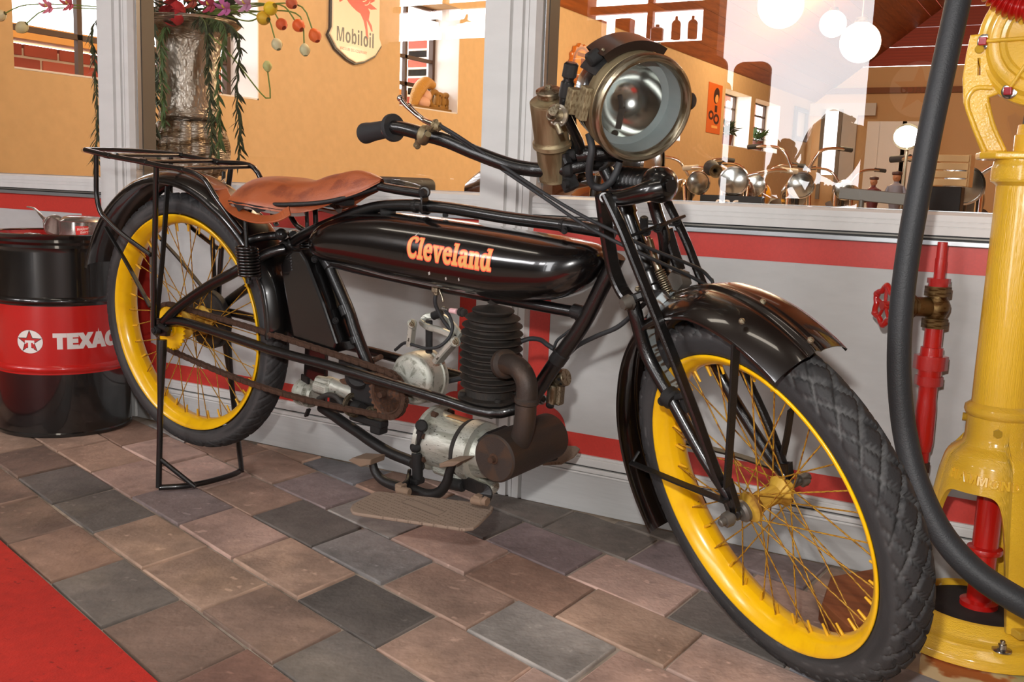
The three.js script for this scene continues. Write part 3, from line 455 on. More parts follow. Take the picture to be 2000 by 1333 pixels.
for (const s of [1, -1]) {
  const c0 = [0.3291, 0.6797, 0.092], c1 = [0.3393, 0.6117, 0.092], f = (p => [p[0], p[1], p[2] * s]), turns = 10, pts = [];
  for (let i = 0; i <= turns * 16; i++) { const t = i / (turns * 16), a = t * turns * 2 * PI, c = mid(f(c0), f(c1), t); pts.push([c[0] + 0.0235 * Math.cos(a), c[1], c[2] + 0.0235 * Math.sin(a)]); }
  part('coil_spring', [sweep(pts, 0.0031, { smooth: 1, n: turns * 16, seg: 8 })], M.gloss, sad);
  part('spring_rod', [sweep([[0.3211, 0.79, 0.092], [0.3241, 0.728, 0.092], [0.3356, 0.6029, 0.092]].map(f), 0.0048, {}), hex(f([0.3374, 0.6008, 0.092]), [0, 1, 0], 0.009, 0.008), box(0.018, 0.012, 0.02, 0.003, f([0.3211, 0.79, 0.092]))], M.black, sad);
}
for (const [pts] of [[[[0.302, 0.7643, -0.05], [0.3111, 0.7411, -0.05], [0.3384, 0.7204, -0.045], [0.4014, 0.7158, -0.02], [0.4362, 0.7233, -0.01]]], [[[0.386, 0.7756, -0.06], [0.4011, 0.7279, -0.05]]]]) part('saddle_stay', sweep(pts, 0.0062, { bend: 0.02 }), M.black, sad);

// luggage rack
const rack = group('luggage_rack', bike), RZ = 0.11, rp = (n, pts, r, o) => part(n, sweep(pts, r, o), M.gloss, rack);
rp('rack_rail', [[-0.2722, 0.8414, 0.1], [-0.2843, 0.847, 0.108], [-0.2371, 0.8444, 0.11], [-0.1807, 0.8414, 0.11], [-0.0296, 0.8381, 0.11], [0.0361, 0.8354, 0.11], [0.1194, 0.8346, 0.11], [0.173, 0.8289, 0.11], [0.2084, 0.816, 0.11], [0.2393, 0.7866, 0.11], [0.2779, 0.75, 0.105], [0.3125, 0.709, 0.09]].slice(1), 0.0068, { smooth: 1, n: 70 });
rp('rack_rail', [[-0.6436, 0.8178, -0.11], [-0.4864, 0.8289, -0.11], [-0.3246, 0.8363, -0.11], [-0.191, 0.839, -0.11], [-0.0437, 0.8342, -0.11], [0.1008, 0.8352, -0.11], [0.1263, 0.8185, -0.11], [0.1553, 0.7704, -0.11], [0.2056, 0.7001, -0.1]], 0.0066, { smooth: 1, n: 50 });
rp('rack_rail', [[-0.2843, 0.847, 0.108], [-0.3745, 0.838, 0.06], [-0.4752, 0.8308, 0], [-0.5706, 0.824, -0.06], [-0.6436, 0.8178, -0.11]], 0.0066, { smooth: 1, n: 24 });
for (const [a, b] of [[[-0.1405, 0.846, 0.11], [-0.191, 0.8376, -0.11]], [[-0.0211, 0.8401, 0.11], [-0.05, 0.8349, -0.11]], [[0.1195, 0.8369, 0.11], [0.0929, 0.8333, -0.11]]]) rp('rack_bar', [a, b], 0.0048, {});
part('joint_tape', [[211, 304], [281, 317], [313, 324], [355, 331]].map(() => 0).length ? [[[-0.1986, 0.8425, 0.11], [-0.1673, 0.8413, 0.11]], [[-0.0442, 0.8393, 0.11], [-0.0129, 0.8384, 0.11]], [[0.1077, 0.8347, 0.11], [0.133, 0.8334, 0.11]], [[-0.2067, 0.8391, -0.11], [-0.1754, 0.8389, -0.11]], [[-0.0647, 0.8363, -0.11], [-0.0248, 0.8332, -0.11]]].map(([a, b]) => rod(a, b, 0.0084, 12, 0.3)) : [], M.gloss, rack);
for (const s of [1, -1]) {
  const f = p => [p[0], p[1], p[2] * s];
  rp('rack_stay', [[-0.233, 0.8383, 0.11], [-0.2405, 0.7354, 0.11], [-0.2274, 0.6923, 0.11], [-0.1362, 0.6457, 0.105], [-0.0281, 0.6109, 0.1]].map(f), 0.0062, { bend: 0.04 });
  rp('rack_stay', [[0.0197, 0.8315, 0.11], [0.0062, 0.7393, 0.105], [-0.0145, 0.5846, 0.1], [-0.0269, 0.4253, 0.098]].map(f), 0.0068, { bend: 0.05 });
  if (s < 0) rp('rack_stay', [[-0.0107, 0.8108, -0.11], [-0.0046, 0.7905, -0.105], [0.0289, 0.7824, -0.06]], 0.0055, { bend: 0.02 });
}

// rear mudguard and its stays
const fenderGeo = (rad, cx, cy, a0, a1, sec, n) => {             // section [z, dr] swept round an axle, rad(angle) is the crown radius
  const m = sec.length - 1, face = (o, flip) => grid((u, v) => { const a = R(a0 + (a1 - a0) * u), k = v * m, i = Math.min(Math.floor(k), m - 1), t = k - i, z = sec[i][0] + (sec[i + 1][0] - sec[i][0]) * t, dr = sec[i][1] + (sec[i + 1][1] - sec[i][1]) * t, r = rad(a0 + (a1 - a0) * u) + dr + o; return [cx + r * Math.cos(a), cy + r * Math.sin(a), z]; }, n, m, { flip });
  const rim = [a0, a1].map(q => grid((u, v) => { const k = u * m, i = Math.min(Math.floor(k), m - 1), t = k - i, z = sec[i][0] + (sec[i + 1][0] - sec[i][0]) * t, r = rad(q) + sec[i][1] + (sec[i + 1][1] - sec[i][1]) * t - v * 0.0016; return [cx + r * Math.cos(R(q)), cy + r * Math.sin(R(q)), z]; }, m, 1));
  return [face(0, false), face(-0.0016, true), ...rim];
};
const crown = (w, h, lip, ridge) => { const s = []; for (let i = 0; i <= 36; i++) { const t = i / 36 * 2 - 1, e = Math.abs(t); s.push([w * t, (ridge && e < 0.12 ? ridge * (1 - e / 0.12) : 0) + (ridge && e > 0.12 && e < 0.2 ? -0.002 : 0) - h * e ** 2.6]); } return [[-w - 0.001, -h - lip], [-w - 0.003, -h - lip * 0.5], ...s, [w + 0.003, -h - lip * 0.5], [w + 0.001, -h - lip]]; };
const rFr = x => lin([[-2, 0.382], [23, 0.398], [64, 0.378], [90, 0.386], [131, 0.405], [166, 0.428]], x);
part('rear_mudguard', fenderGeo(rFr, 0, RAX, 5, 167, crown(0.058, 0.02, 0.012, 0), 90), M.gloss, bike);
for (const s of [1, -1]) { const f = p => [p[0], p[1], p[2] * s];
  part('mudguard_stay', [sweep([[-0.0065, 0.7808, 0.062], [-0.0138, 0.608, 0.075], [-0.0246, 0.4484, 0.09]].map(f), 1, { flat: [0.013, 0.005], up: [1, 0, 0] }), sweep([[-0.2823, 0.6452, 0.062], [-0.1603, 0.5633, 0.078], [-0.0464, 0.474, 0.092]].map(f), 1, { flat: [0.011, 0.005], up: [1, 0.6, 0] })], M.satin, bike); }

// rear stand
const stand = group('rear_stand', bike);
for (const s of [1, -1]) {
  const top = s > 0 ? [0.0049, 0.3993, 0.097] : [0.0049, 0.3993, -0.097], ft = s > 0 ? [0.032, 0.0199, 0.136] : [-0.008, -0.0005, -0.1553];
  const k = mid(top, ft, 0.5);
  part('stand_leg', [sweep([top, mid(top, ft, 0.35), ft], t => 0.013 - 0.0055 * st(0, 0.45, t), { smooth: 1, n: 20 })], M.black, stand);
  part('stand_brace', [sweep([mid(top, ft, 0.8), addv(mid(top, ft, 0.98), [0.075, 0.0, -0.055 * s])], 0.0062, {})], M.black, stand);
}
part('stand_foot', [sweep([[0.032, 0.0199, 0.136], addv(mid([0.032, 0.0199, 0.136], [-0.008, -0.0005, -0.1553], 0.22), [0.05, 0.004, 0]), addv(mid([0.032, 0.0199, 0.136], [-0.008, -0.0005, -0.1553], 0.5), [0.07, 0.006, 0]), addv(mid([0.032, 0.0199, 0.136], [-0.008, -0.0005, -0.1553], 0.8), [0.06, 0.004, 0]), [-0.008, -0.0005, -0.1553]], 0.0075, { smooth: 1, n: 30 })], M.black, stand);

// tool box behind the seat tube
part('tool_box', [prism([[0.3856, 0.6387], [0.4028, 0.6647], [0.4266, 0.681], [0.4536, 0.6847], [0.4739, 0.6657], [0.528, 0.5794], [0.5753, 0.4927], [0.5661, 0.4697], [0.5336, 0.4607], [0.4319, 0.4692]], -0.03, 0.045, 0.007)], M.gloss, bike);
part('tool_box_bolt', [bolt([0.484, 0.6669, 0.03], Xd0, 0.006, 0.005), bolt([0.5537, 0.5388, 0.03], Xd0, 0.006, 0.005)].flat(), M.satin, bike);
part('chain_guard', prism([[0.3702, 0.4659], [0.4406, 0.4794], [0.4397, 0.3043], [0.3607, 0.2789]], -0.06, -0.048, 0.003), M.gloss, bike);

// chain and front sprocket
const fsp = [0.7382, 0.4144, 0.052], RC = 0.0495, RS = 0.061;
part('front_sprocket', [gear(RC - 0.001, 26, 0.005, 0.049, 0.055), turn([[0, 0.055], [0.038, 0.055], [0.041, 0.058], [0.043, 0.055]], [fsp[0], fsp[1], 0], Zv, 40).translate(0, 0, 0)].map((g, i) => i ? g : g.translate(fsp[0], fsp[1], 0)).concat(hex([fsp[0] - 0.008, fsp[1] + 0.0, 0.062], Zv, 0.008, 0.012)), M.rust, bike);
{ // links round both sprockets
  const c0 = [spr[0], spr[1]], c1 = [fsp[0], fsp[1]], dx = c1[0] - c0[0], dy = c1[1] - c0[1], D = Math.hypot(dx, dy), base = Math.atan2(dy, dx), be = Math.asin((RS - RC) / D);
  const P = [], arc = (c, r, a, b) => { const n = Math.ceil(Math.abs(b - a) * r / 0.002); for (let i = 0; i <= n; i++) { const t = a + (b - a) * i / n; P.push([c[0] + r * Math.cos(t), c[1] + r * Math.sin(t)]); } };
  arc(c0, RS, base - PI / 2 + be * -1 , base + PI / 2 + be - 2 * PI); const up0 = P[P.length - 1], up1 = [c1[0] + RC * Math.cos(base + PI / 2 + be), c1[1] + RC * Math.sin(base + PI / 2 + be)];
  for (let i = 1; i < 200; i++) { const t = i / 200; P.push([up0[0] + (up1[0] - up0[0]) * t, up0[1] + (up1[1] - up0[1]) * t + 0.004 * Math.sin(PI * t)]); }
  arc(c1, RC, base + PI / 2 + be, base - PI / 2 - be); const l0 = P[P.length - 1], l1 = P[0];
  for (let i = 1; i < 200; i++) { const t = i / 200; P.push([l0[0] + (l1[0] - l0[0]) * t, l0[1] + (l1[1] - l0[1]) * t - 0.022 * Math.sin(PI * t)]); }
  let acc = 0, next = 0; const pins = []; P.forEach((p, i) => { if (i) acc += Math.hypot(p[0] - P[i - 1][0], p[1] - P[i - 1][1]); if (acc >= next) { pins.push(p); next += 0.0127; } });
  const plates = [], rollers = [];
  pins.forEach((p, i) => { const q = pins[(i + 1) % pins.length], a = Math.atan2(q[1] - p[1], q[0] - p[0]), o = i % 2 ? 0.0062 : 0.0045, L = Math.hypot(q[0] - p[0], q[1] - p[1]); if (L > 0.02) return;
    for (const z of [o, -o]) { const g = new THREE.CapsuleGeometry(0.0058, 0.0127, 3, 8).rotateZ(PI / 2).scale(1, 1, 0.17); plates.push(g.rotateZ(a).translate((p[0] + q[0]) / 2, (p[1] + q[1]) / 2, 0.052 + z)); }
    rollers.push(rod([p[0], p[1], 0.0438], [p[0], p[1], 0.0602], 0.0032, 8)); });
  part('drive_chain', [...plates, ...rollers], M.rust, bike);
}

// engine
const eng = group('engine', bike), yb = y => y;
const Up = [0, 1, 0], Xd = [1, 0, 0];
{
  const cb = [0.9693, 0.449, 0], ct = [0.9674, 0.6487, 0], S = 0.001029, ax = sub(ct, cb), L = dist(ct, cb), pr = [[0, 0], [62 * S, 0], [62 * S, 7 * S], [48 * S, 9 * S], [47 * S, 24 * S]];
  const fins = [[28, 58], [43, 60], [58, 61], [73, 61.5], [88, 62], [103, 62], [118, 62], [133, 61], [148, 59.5], [163, 54]];
  for (const [y, r] of fins) pr.push([46 * S, (y - 5) * S], [(r - 1) * S, (y - 1) * S], [r * S, y * S], [(r - 1) * S, (y + 1.6) * S], [46 * S, (y + 5) * S]);
  pr.push([34 * S, 170 * S], [41 * S, 176 * S], [41.5 * S, 178 * S], [40 * S, 180 * S], [20 * S, 183 * S], [14 * S, 187 * S], [0, 187 * S]);
  part('cylinder', turn(pr, cb, ax, 56), M.castIron, eng);
  parts('base_nut', [0.6, 2.2, 3.8, 5.4].map(a => hex(addv(addv(cb, [Math.cos(a) * 54 * S, 10 * S, Math.sin(a) * 54 * S]), [0, 0, 0]), Up, 0.007, 0.008)), M.iron, eng);
  part('head_bolt', [hex(addv(ct, [0, 0.004, 0]), Up, 0.012, 0.014)], M.castIron, eng);
}
part('spark_plug', [rod([0.8988, 0.6136, 0], [0.88, 0.6134, 0], 0.0085, 12), hex([0.8867, 0.6136, 0], sub([0.88, 0.6134, 0], [0.8988, 0.6136, 0]), 0.0105, 0.007)], M.iron, eng);
part('plug_insulator', turn([[0, 0], [0.0058, 0], [0.0062, 0.003], [0.0056, 0.006], [0.0056, 0.016], [0.0048, 0.019], [0, 0.019]], [0.8759, 0.6127, 0], sub([0.85, 0.6114, 0], [0.8759, 0.6127, 0]), 16), std('#e3b5b8', 0.3), eng, 'pink porcelain insulator');
part('plug_terminal', [rod([0.8514, 0.6116, 0], [0.8417, 0.611, 0], 0.004, 10), rod([0.8458, 0.6128, 0], [0.8361, 0.6122, 0], 0.005, 6)], M.nut, eng);
// crankcase along the frame
{
  const x0 = 0.8261, x1 = 0.8572, x2 = 0.9314, x3 = 0.9609, y = 0.3289, S = 0.001082, p = [0, y, 0];
  part('crankcase', [turn([[0, x0 - 0.012], [40 * S, x0 - 0.012], [48 * S, x0 - 0.004], [62 * S, x0], [65 * S, x0], [65 * S, x0 + 0.011], [56 * S, x0 + 0.013], [54 * S, x1], [54 * S, x2], [60 * S, x2 + 0.002], [60 * S, x3], [48 * S, x3 + 0.004], [40 * S, x3 + 0.05], [0, x3 + 0.05]], p, Xd, 56)], M.alloy, eng);
  part('crankcase_band', turn([[54.5 * S, x2 - 0.012], [57 * S, x2 - 0.011], [57 * S, x2 - 0.003], [54.5 * S, x2 - 0.002]], p, Xd, 56), M.iron, eng);
  part('crankcase_bolt', [...Array(7)].flatMap((_, i) => { const a = i / 7 * 2 * PI + 0.35; const q = [x0 + 0.012, y + Math.sin(a) * 57 * S, Math.cos(a) * 57 * S]; return [hex(addv(q, [0.006, 0, 0]), Xd, 0.0072, 0.012), rod(addv(q, [-0.016, 0, 0]), addv(q, [-0.01, 0, 0]), 0.006, 8)]; }), M.rust, eng);
  part('sump', [rod([x0 + 0.01, y - 0.066, 0], [x3 + 0.04, y - 0.066, 0], 0.014), box(0.1, 0.03, 0.07, 0.008, [(x0 + x3) / 2, y - 0.055, -0.01])], M.alloy, eng);
  part('oil_stain', turn([[54.4 * S, x1 + 0.01], [54.9 * S, x1 + 0.01], [54.9 * S, x2 - 0.014], [54.4 * S, x2 - 0.014]], p, Xd, 16, R(150), R(190)), std('#9a6a3c', 0.55, 0.3), eng, 'brown oil stain');
  part('engine_mount', [box(0.06, 0.02, 0.06, 0.004, [x3 + 0.01, 0.4269, 0]), prism([[x3, y + 0.03], [x3 + 0.03, y + 0.06], [x3 + 0.09, y + 0.055], [x3 + 0.1, y + 0.01], [x3 + 0.03, y - 0.03]], -0.035, 0.035, 0.005)], M.satin, eng);
}
// magneto drum and its cast arms
{
  const c = [0.7778, 0.4514, 0.028];
  part('magneto_cover', turn([[0, 0.006], [0.036, 0.005], [0.05, 0], [0.0555, -0.006], [0.0565, -0.014], [0.056, -0.045], [0.06, -0.047], [0.06, -0.058], [0, -0.058]], c, Zv, 56), M.alloy, eng);
  part('gearbox', [box(0.14, 0.08, 0.05, 0.012, [0.6632, 0.3992, 0]), rod([0.5695, 0.4025, -0.03], [0.6337, 0.4292, 0.035], 0.03), box(0.07, 0.03, 0.03, 0.006, [0.5922, 0.4427, 0.01])], M.satin, eng);
  const arm = (a, b, w, t, z0) => sweep([a, b], 1, { flat: [w, t], up: Zv });
  part('magneto_arm', [sweep([[0.7776, 0.5257, 0.03], [0.7806, 0.555, 0.03], [0.7825, 0.5752, 0.03]], 1, { flat: [0.019, 0.011], up: Xd }), rod([0.7705, 0.5701, 0.018], [0.79, 0.577, 0.04], 0.0105)], M.alloy, eng);
  part('magneto_arm', [sweep([[0.8482, 0.5055, 0.022], [0.8702, 0.533, 0.022], [0.892, 0.5568, 0.022]], 1, { flat: [0.03, 0.012], up: [0.6, 0.6, 0] }), rod([0.8853, 0.5527, 0.012], [0.9032, 0.5599, 0.034], 0.011)], M.alloy, eng);
  part('arm_screw', [bolt([0.79, 0.577, 0.04], Zv, 0.006, 0.004), bolt([0.9032, 0.5599, 0.034], Zv, 0.0065, 0.004)].flat(), M.nickel, eng);
  part('magneto_yoke', [sweep([[0.7817, 0.5706, 0], [0.7824, 0.5825, -0.01], [0.8005, 0.5888, -0.02], [0.8261, 0.5868, -0.02], [0.8601, 0.577, -0.01], [0.8883, 0.5643, 0]], 1, { smooth: 1, n: 20, flat: [0.014, 0.011], up: Zv }), sweep([[0.7816, 0.5728, 0], [0.8078, 0.5692, 0.01], [0.8429, 0.57, 0.015], [0.8765, 0.564, 0.012]], 1, { smooth: 1, n: 14, flat: [0.013, 0.012], up: Zv })], M.alloy, eng);
  part('magneto_post', [rod([0.8012, 0.5808, 0], [0.8049, 0.5104, 0], 0.0075), rod([0.8021, 0.5883, -0.01], [0.8255, 0.6002, -0.01], 0.009)], M.satin, eng);
}
part('spark_lead', sweep([[0.8462, 0.6099, 0.002], [0.8611, 0.6012, 0.006], [0.8755, 0.5811, 0.012], [0.8738, 0.5605, 0.02], [0.8574, 0.5405, 0.03], [0.831, 0.5319, 0.036], [0.7957, 0.5314, 0.036], [0.7644, 0.5297, 0.03], [0.7195, 0.502, 0.012]], 0.0034, { smooth: 1, n: 60, seg: 10 }), M.softRubber, bike);
part('fuel_pipe', sweep([[0.825, 0.6418, 0.01], [0.8246, 0.6234, 0.01], [0.8302, 0.6041, 0.004], [0.8428, 0.5812, -0.004], [0.8638, 0.5624, -0.01], [0.8846, 0.5483, -0.014]], 0.0042, { smooth: 1, n: 40, seg: 10 }), M.softRubber, bike);
// worm gear and clutch gear left of the sprocket
part('worm_housing', [turn([[0, 0], [0.031, 0], [0.033, 0.003], [0.033, 0.012], [0.028, 0.014], [0.028, 0.03], [0.032, 0.032], [0.032, 0.038], [0.02, 0.042], [0.018, 0.05], [0, 0.05]], [0.4144, 0.3378, 0], [1, 0.02, 0.1], 40), box(0.05, 0.026, 0.045, 0.008, [0.5047, 0.3703, 0.01]), rod([0.4794, 0.3799, 0.012], [0.5301, 0.3838, 0.012], 0.013), sweep([[0.5061, 0.377, 0.005], [0.5892, 0.3738, 0.005], [0.653, 0.3801, 0.005]], 0.019, {})], M.alloy, eng);
part('clutch_ring', [turn([[0.02, 0], [0.0285, 0], [0.0285, 0.009], [0.02, 0.009], [0.02, 0]], [0.6049, 0.3541, 0.02], [1, 0.05, 0.25], 40), turn([[0, 0], [0.012, 0], [0.014, 0.004], [0.014, 0.012], [0.008, 0.014], [0, 0.014]], [0.6657, 0.3541, 0.03], [1, 0, 0.3], 24)], M.nickel, eng);
part('clutch_gear', [turn([[0, 0], [0.017, 0], [0.017, 0.03], [0, 0.03]], [0.6131, 0.3512, 0.02], [1, 0, 0.2], 20), box(0.05, 0.05, 0.05, 0.01, [0.5315, 0.3379, -0.02]), sweep([[0.4708, 0.3121, 0.03], [0.4623, 0.2938, 0.03]], 1, { flat: [0.012, 0.006], up: Xd }), sweep([[0.4251, 0.3763, 0.01], [0.4589, 0.3757, 0.02]], 1, { flat: [0.016, 0.006], up: Zv }), box(0.03, 0.02, 0.03, 0.004, [0.6666, 0.3066, 0]), box(0.1, 0.02, 0.03, 0.006, [0.6343, 0.3204, 0])], M.satin, eng);
part('selector_pipe', sweep([[0.5029, 0.3445, 0.03], [0.5371, 0.3631, 0.034], [0.5619, 0.3652, 0.034], [0.5795, 0.3503, 0.03]], 0.006, { smooth: 1 }), M.iron, eng);
part('control_rod', [sweep([[0.5624, 0.4273, -0.02], [0.6104, 0.4458, -0.02], [0.6492, 0.467, -0.02]], 0.006, { smooth: 1 }), sweep([[0.6738, 0.4234, 0.02], [0.6191, 0.4148, 0.02], [0.5475, 0.3877, 0]], 0.009, { smooth: 1 })], M.rust, eng);
// exhaust elbow and silencer drum
part('exhaust_elbow', [sweep([[1.0357, 0.5427, 0.045], [1.0719, 0.553, 0.065], [1.1023, 0.5469, 0.078], [1.1159, 0.5263, 0.08], [1.1179, 0.5008, 0.08]], 0.0205, { smooth: 1, n: 24, seg: 24 }), rod([1.0259, 0.5397, 0.04], [1.0478, 0.5472, 0.05], 0.029, 24)], M.exhaust, eng);
part('exhaust_collar', [rod([1.1186, 0.507, 0.08], [1.1167, 0.4854, 0.08], 0.0235, 24, 0.15)], M.exhaust, eng);
part('exhaust_pipe', [sweep([[1.1165, 0.4884, 0.08], [1.1172, 0.4633, 0.08], [1.1123, 0.431, 0.078], [1.0979, 0.3994, 0.07]], 0.0205, { smooth: 1, n: 16, seg: 24 })], M.exhaust, eng);
{
  const c = [1.0768, 0.3784, 0.118], r = 0.047557;
  part('silencer', turn([[0, 0], [r - 0.004, 0], [r, -0.004], [r, -0.185], [r - 0.004, -0.189], [0, -0.189]], c, Zv, 56), M.exhaust, eng);
  part('silencer_bolt', [turn([[0, 0], [0.011, 0], [0.01, 0.002], [0, 0.002]], c, Zv, 20), hex(addv(c, [0, 0, 0.006]), Zv, 0.0072, 0.01)], M.rust, eng);
}
// carburettor on the far side
{
  const a = [1.0826, 0.5022, -0.055], b = [1.1242, 0.5176, -0.055];
  part('carburettor', [turn([[0, 0], [0.011, 0], [0.012, 0.012], [0.0165, 0.016], [0.0175, 0.02], [0.0175, 0.034], [0.0165, 0.036], [0, 0.036]], a, sub(b, a), 30), rod([1.0892, 0.494, -0.05], [1.0876, 0.4529, -0.05], 0.0105, 20), box(0.022, 0.05, 0.02, 0.004, [1.0949, 0.4767, -0.062])], M.nickel, eng);
  const d = v3(sub(b, a)).normalize(), e1 = new THREE.Vector3(0, 0, 1).addScaledVector(d, -d.z).normalize(), e2 = new THREE.Vector3().crossVectors(d, e1);
  part('air_hole', [...Array(10)].map((_, i) => { const t = i / 10 * 2 * PI, n = e1.clone().multiplyScalar(Math.cos(t)).addScaledVector(e2, Math.sin(t)), q = v3(a).addScaledVector(d, 0.029).addScaledVector(n, 0.0172); return put(new THREE.CylinderGeometry(0.0031, 0.0031, 0.0014, 10), q.toArray(), n); }), gasket, eng);
  part('jet_knob', [rod([1.0882, 0.4606, -0.05], [1.0845, 0.4457, -0.05], 0.0085, 12), ball([1.0878, 0.4538, -0.046], 0.0075)], M.satin, eng);
}
part('oil_pipe', [sweep([[1.0264, 0.5762, -0.02], [1.04, 0.5824, -0.03], [1.0646, 0.5851, -0.03], [1.0878, 0.582, -0.02], [1.1065, 0.5768, -0.018]], 0.0048, { smooth: 1 }), sweep([[1.105, 0.5783, -0.02], [1.1109, 0.5938, -0.02], [1.1296, 0.6116, -0.02], [1.1619, 0.6418, -0.02]], 0.003, { smooth: 1 }), sweep([[0.8201, 0.4426, -0.04], [0.8686, 0.4625, -0.04]], 0.006, {})], M.softRubber, eng);
part('control_cable', sweep([[1.1124, 0.5468, -0.02], [1.1388, 0.5728, -0.02], [1.1581, 0.5929, -0.02], [1.1981, 0.6198, -0.02], [1.2403, 0.6445, -0.02], [1.2632, 0.6661, -0.02], [1.2904, 0.7001, -0.03]], 0.0046, { smooth: 1, n: 40 }), M.softRubber, bike);

// foot boards, brake pedal and kick lever
const treadMap = paint(512, 256, (c, w, h) => { c.fillStyle = '#b3a294'; c.fillRect(0, 0, w, h); let q = 5; const r_ = () => (q = q * 16807 % 2147483647) / 2147483647; for (let j = 0; j < 17; j++) for (let i = 0; i < 40; i++) { const x = 30 + i * 11.6 + (j % 2) * 5, y = 26 + j * 12.5; if (r_() < 0.12 || j > 6 && j < 9 && i > 12 && i < 28) continue; c.fillStyle = r_() < 0.6 ? '#8d7c70' : '#9a897c'; c.fillRect(x, y, 7, 3.4); } c.strokeStyle = '#8b7a6f'; c.lineWidth = 3; c.strokeRect(150, 108, 190, 30); c.fillStyle = 'rgba(120,92,60,.35)'; c.fillRect(60, 40, 90, 60); });
treadMap.wrapS = treadMap.wrapT = THREE.RepeatWrapping;
const boardMat = std('#c9c0b8', 0.85, 0, { map: treadMap, bumpMap: treadMap, bumpScale: 0.0012 });
const board = pts => { const Yb = 0.2488, g = prism(pts.map(([x, z]) => [x, -z]), 0, 0.007, 0.0025, [], 8).rotateX(-PI / 2).translate(0, Yb - 0.007, 0), U = g.attributes.uv, P = g.attributes.position; g.computeBoundingBox(); const b = g.boundingBox; for (let i = 0; i < U.count; i++) U.setXY(i, (P.getX(i) - b.min.x) / (b.max.x - b.min.x), 1 - (P.getZ(i) - b.min.z) / (b.max.z - b.min.z)); return g; };
const fb = [[0.8152, 0.1656], [0.8191, 0.1561], [1.0203, 0.0482], [1.0364, 0.0538], [1.0464, 0.0719], [1.0655, 0.1369], [1.0693, 0.1588], [1.0609, 0.1748], [0.8674, 0.2629], [0.8539, 0.266], [0.8389, 0.2568], [0.8277, 0.2401]];
part('foot_board', board(fb), boardMat, bike, 'dusty cast tread plate');
part('foot_board', board([[0.9053, -0.3241], [0.9587, -0.369], [0.9754, -0.3611], [0.9923, -0.3107], [0.9959, -0.2541], [0.968, -0.2168]]), boardMat, bike, 'dusty cast tread plate');
part('foot_board_hinge', [rod([0.8367, 0.246, 0.12], [0.8706, 0.2504, 0.12], 0.0085), rod([1.0322, 0.2822, 0.12], [1.0598, 0.2862, 0.12], 0.0085), hex([1.0659, 0.2891, 0.12], Xd, 0.0105, 0.008), box(0.018, 0.016, 0.02, 0.003, [0.8418, 0.2517, 0.115]), box(0.016, 0.018, 0.02, 0.003, [1.0445, 0.2864, 0.115])], M.plate, bike);
parts('foot_board_bracket', [sweep([[0.9378, 0.266, 0.03], [0.9947, 0.2801, 0.06], [1.0521, 0.2991, 0.1], [1.0557, 0.2888, 0.115]], 1, { bend: 0.012, flat: [0.03, 0.006], up: [0.2, 0, 1] }), sweep([[0.8068, 0.2539, 0.05], [0.8375, 0.2511, 0.09], [0.8434, 0.2502, 0.112]], 1, { flat: [0.02, 0.008], up: [1, 0, 0] }), rod([0.8818, 0.247, 0.02], [0.9384, 0.2571, 0.03], 0.013), rod([1.0526, 0.321, -0.05], [1.0629, 0.3152, -0.12], 0.008)], M.satin, bike);
part('brake_pedal', [sweep([[0.7302, 0.2679, 0.085], [0.74, 0.2484, 0.085], [0.7616, 0.2358, 0.085], [0.7988, 0.2338, 0.085], [0.8466, 0.2374, 0.085], [0.8889, 0.2397, 0.085], [0.92, 0.2545, 0.085], [0.9377, 0.2798, 0.085], [0.9444, 0.306, 0.085], [0.9513, 0.3254, 0.085]], t => 0.0085 + 0.0035 * Math.sin(PI * t), { smooth: 1, n: 50, seg: 16 })], M.satin, bike);
parts('pedal_pad', [prism([[0.6795, 0.2634], [0.6917, 0.2727], [0.7477, 0.2843], [0.7452, 0.2709], [0.7168, 0.2583]], 0.062, 0.108, 0.003), prism([[0.9338, 0.3261], [0.9533, 0.3369], [0.9922, 0.3475], [0.9722, 0.3312], [0.9356, 0.3178]], 0.062, 0.108, 0.003)], M.plate, bike);
part('kick_lever', [rod([0.8335, 0.3112, 0.06], [0.8393, 0.2509, 0.06], 0.0115), ball([0.8319, 0.3227, 0.062], 0.0125), sweep([[0.8449, 0.3696, 0.06], [0.8391, 0.3495, 0.062], [0.8312, 0.325, 0.063]], 1, { flat: [0.017, 0.008], up: Zv }), rod([0.8303, 0.3657, 0.045], [0.8563, 0.3794, 0.075], 0.013), box(0.03, 0.014, 0.03, 0.005, [0.8336, 0.2493, 0.06]), rod([0.8086, 0.2737, 0.04], [0.8435, 0.282, 0.06], 0.012)], M.satin, bike);

// front fork, turned with the wheel
const FP = [1.58822, 0.43, 0.05005], FQ = new THREE.Quaternion().setFromRotationMatrix(new THREE.Matrix4().makeBasis(new THREE.Vector3(0.761425, 0.405288, 0.505938), new THREE.Vector3(-0.50026, 0.863725, 0.060981), new THREE.Vector3(-0.412277, -0.299533, 0.860411)));
const steer = name => { const g = group(name, bike); g.position.set(...FP); g.quaternion.copy(FQ); return g; };
const front = wheel('front_wheel', 0.2624, 0.2624 + 0.0615, true, bike); front.position.set(...FP); front.quaternion.copy(FQ);
const fork = steer('front_fork'), Fk = (n, pts, r, o, m = M.black) => part(n, sweep(pts, r, o), m, fork);
Fk('fork_leg', [[-0.0411, 0.3893, 0.064], [-0.0419, 0.3688, 0.066], [-0.0582, 0.2972, 0.068], [-0.0405, 0.2111, 0.068], [-0.0186, 0.1024, 0.067], [-0.0025, 0.0532, 0.066], [0.0018, 0.0271, 0.064], [-0.0062, -0.0015, 0.06]], t => 0.0125 - 0.003 * t, { smooth: 1, n: 40 });
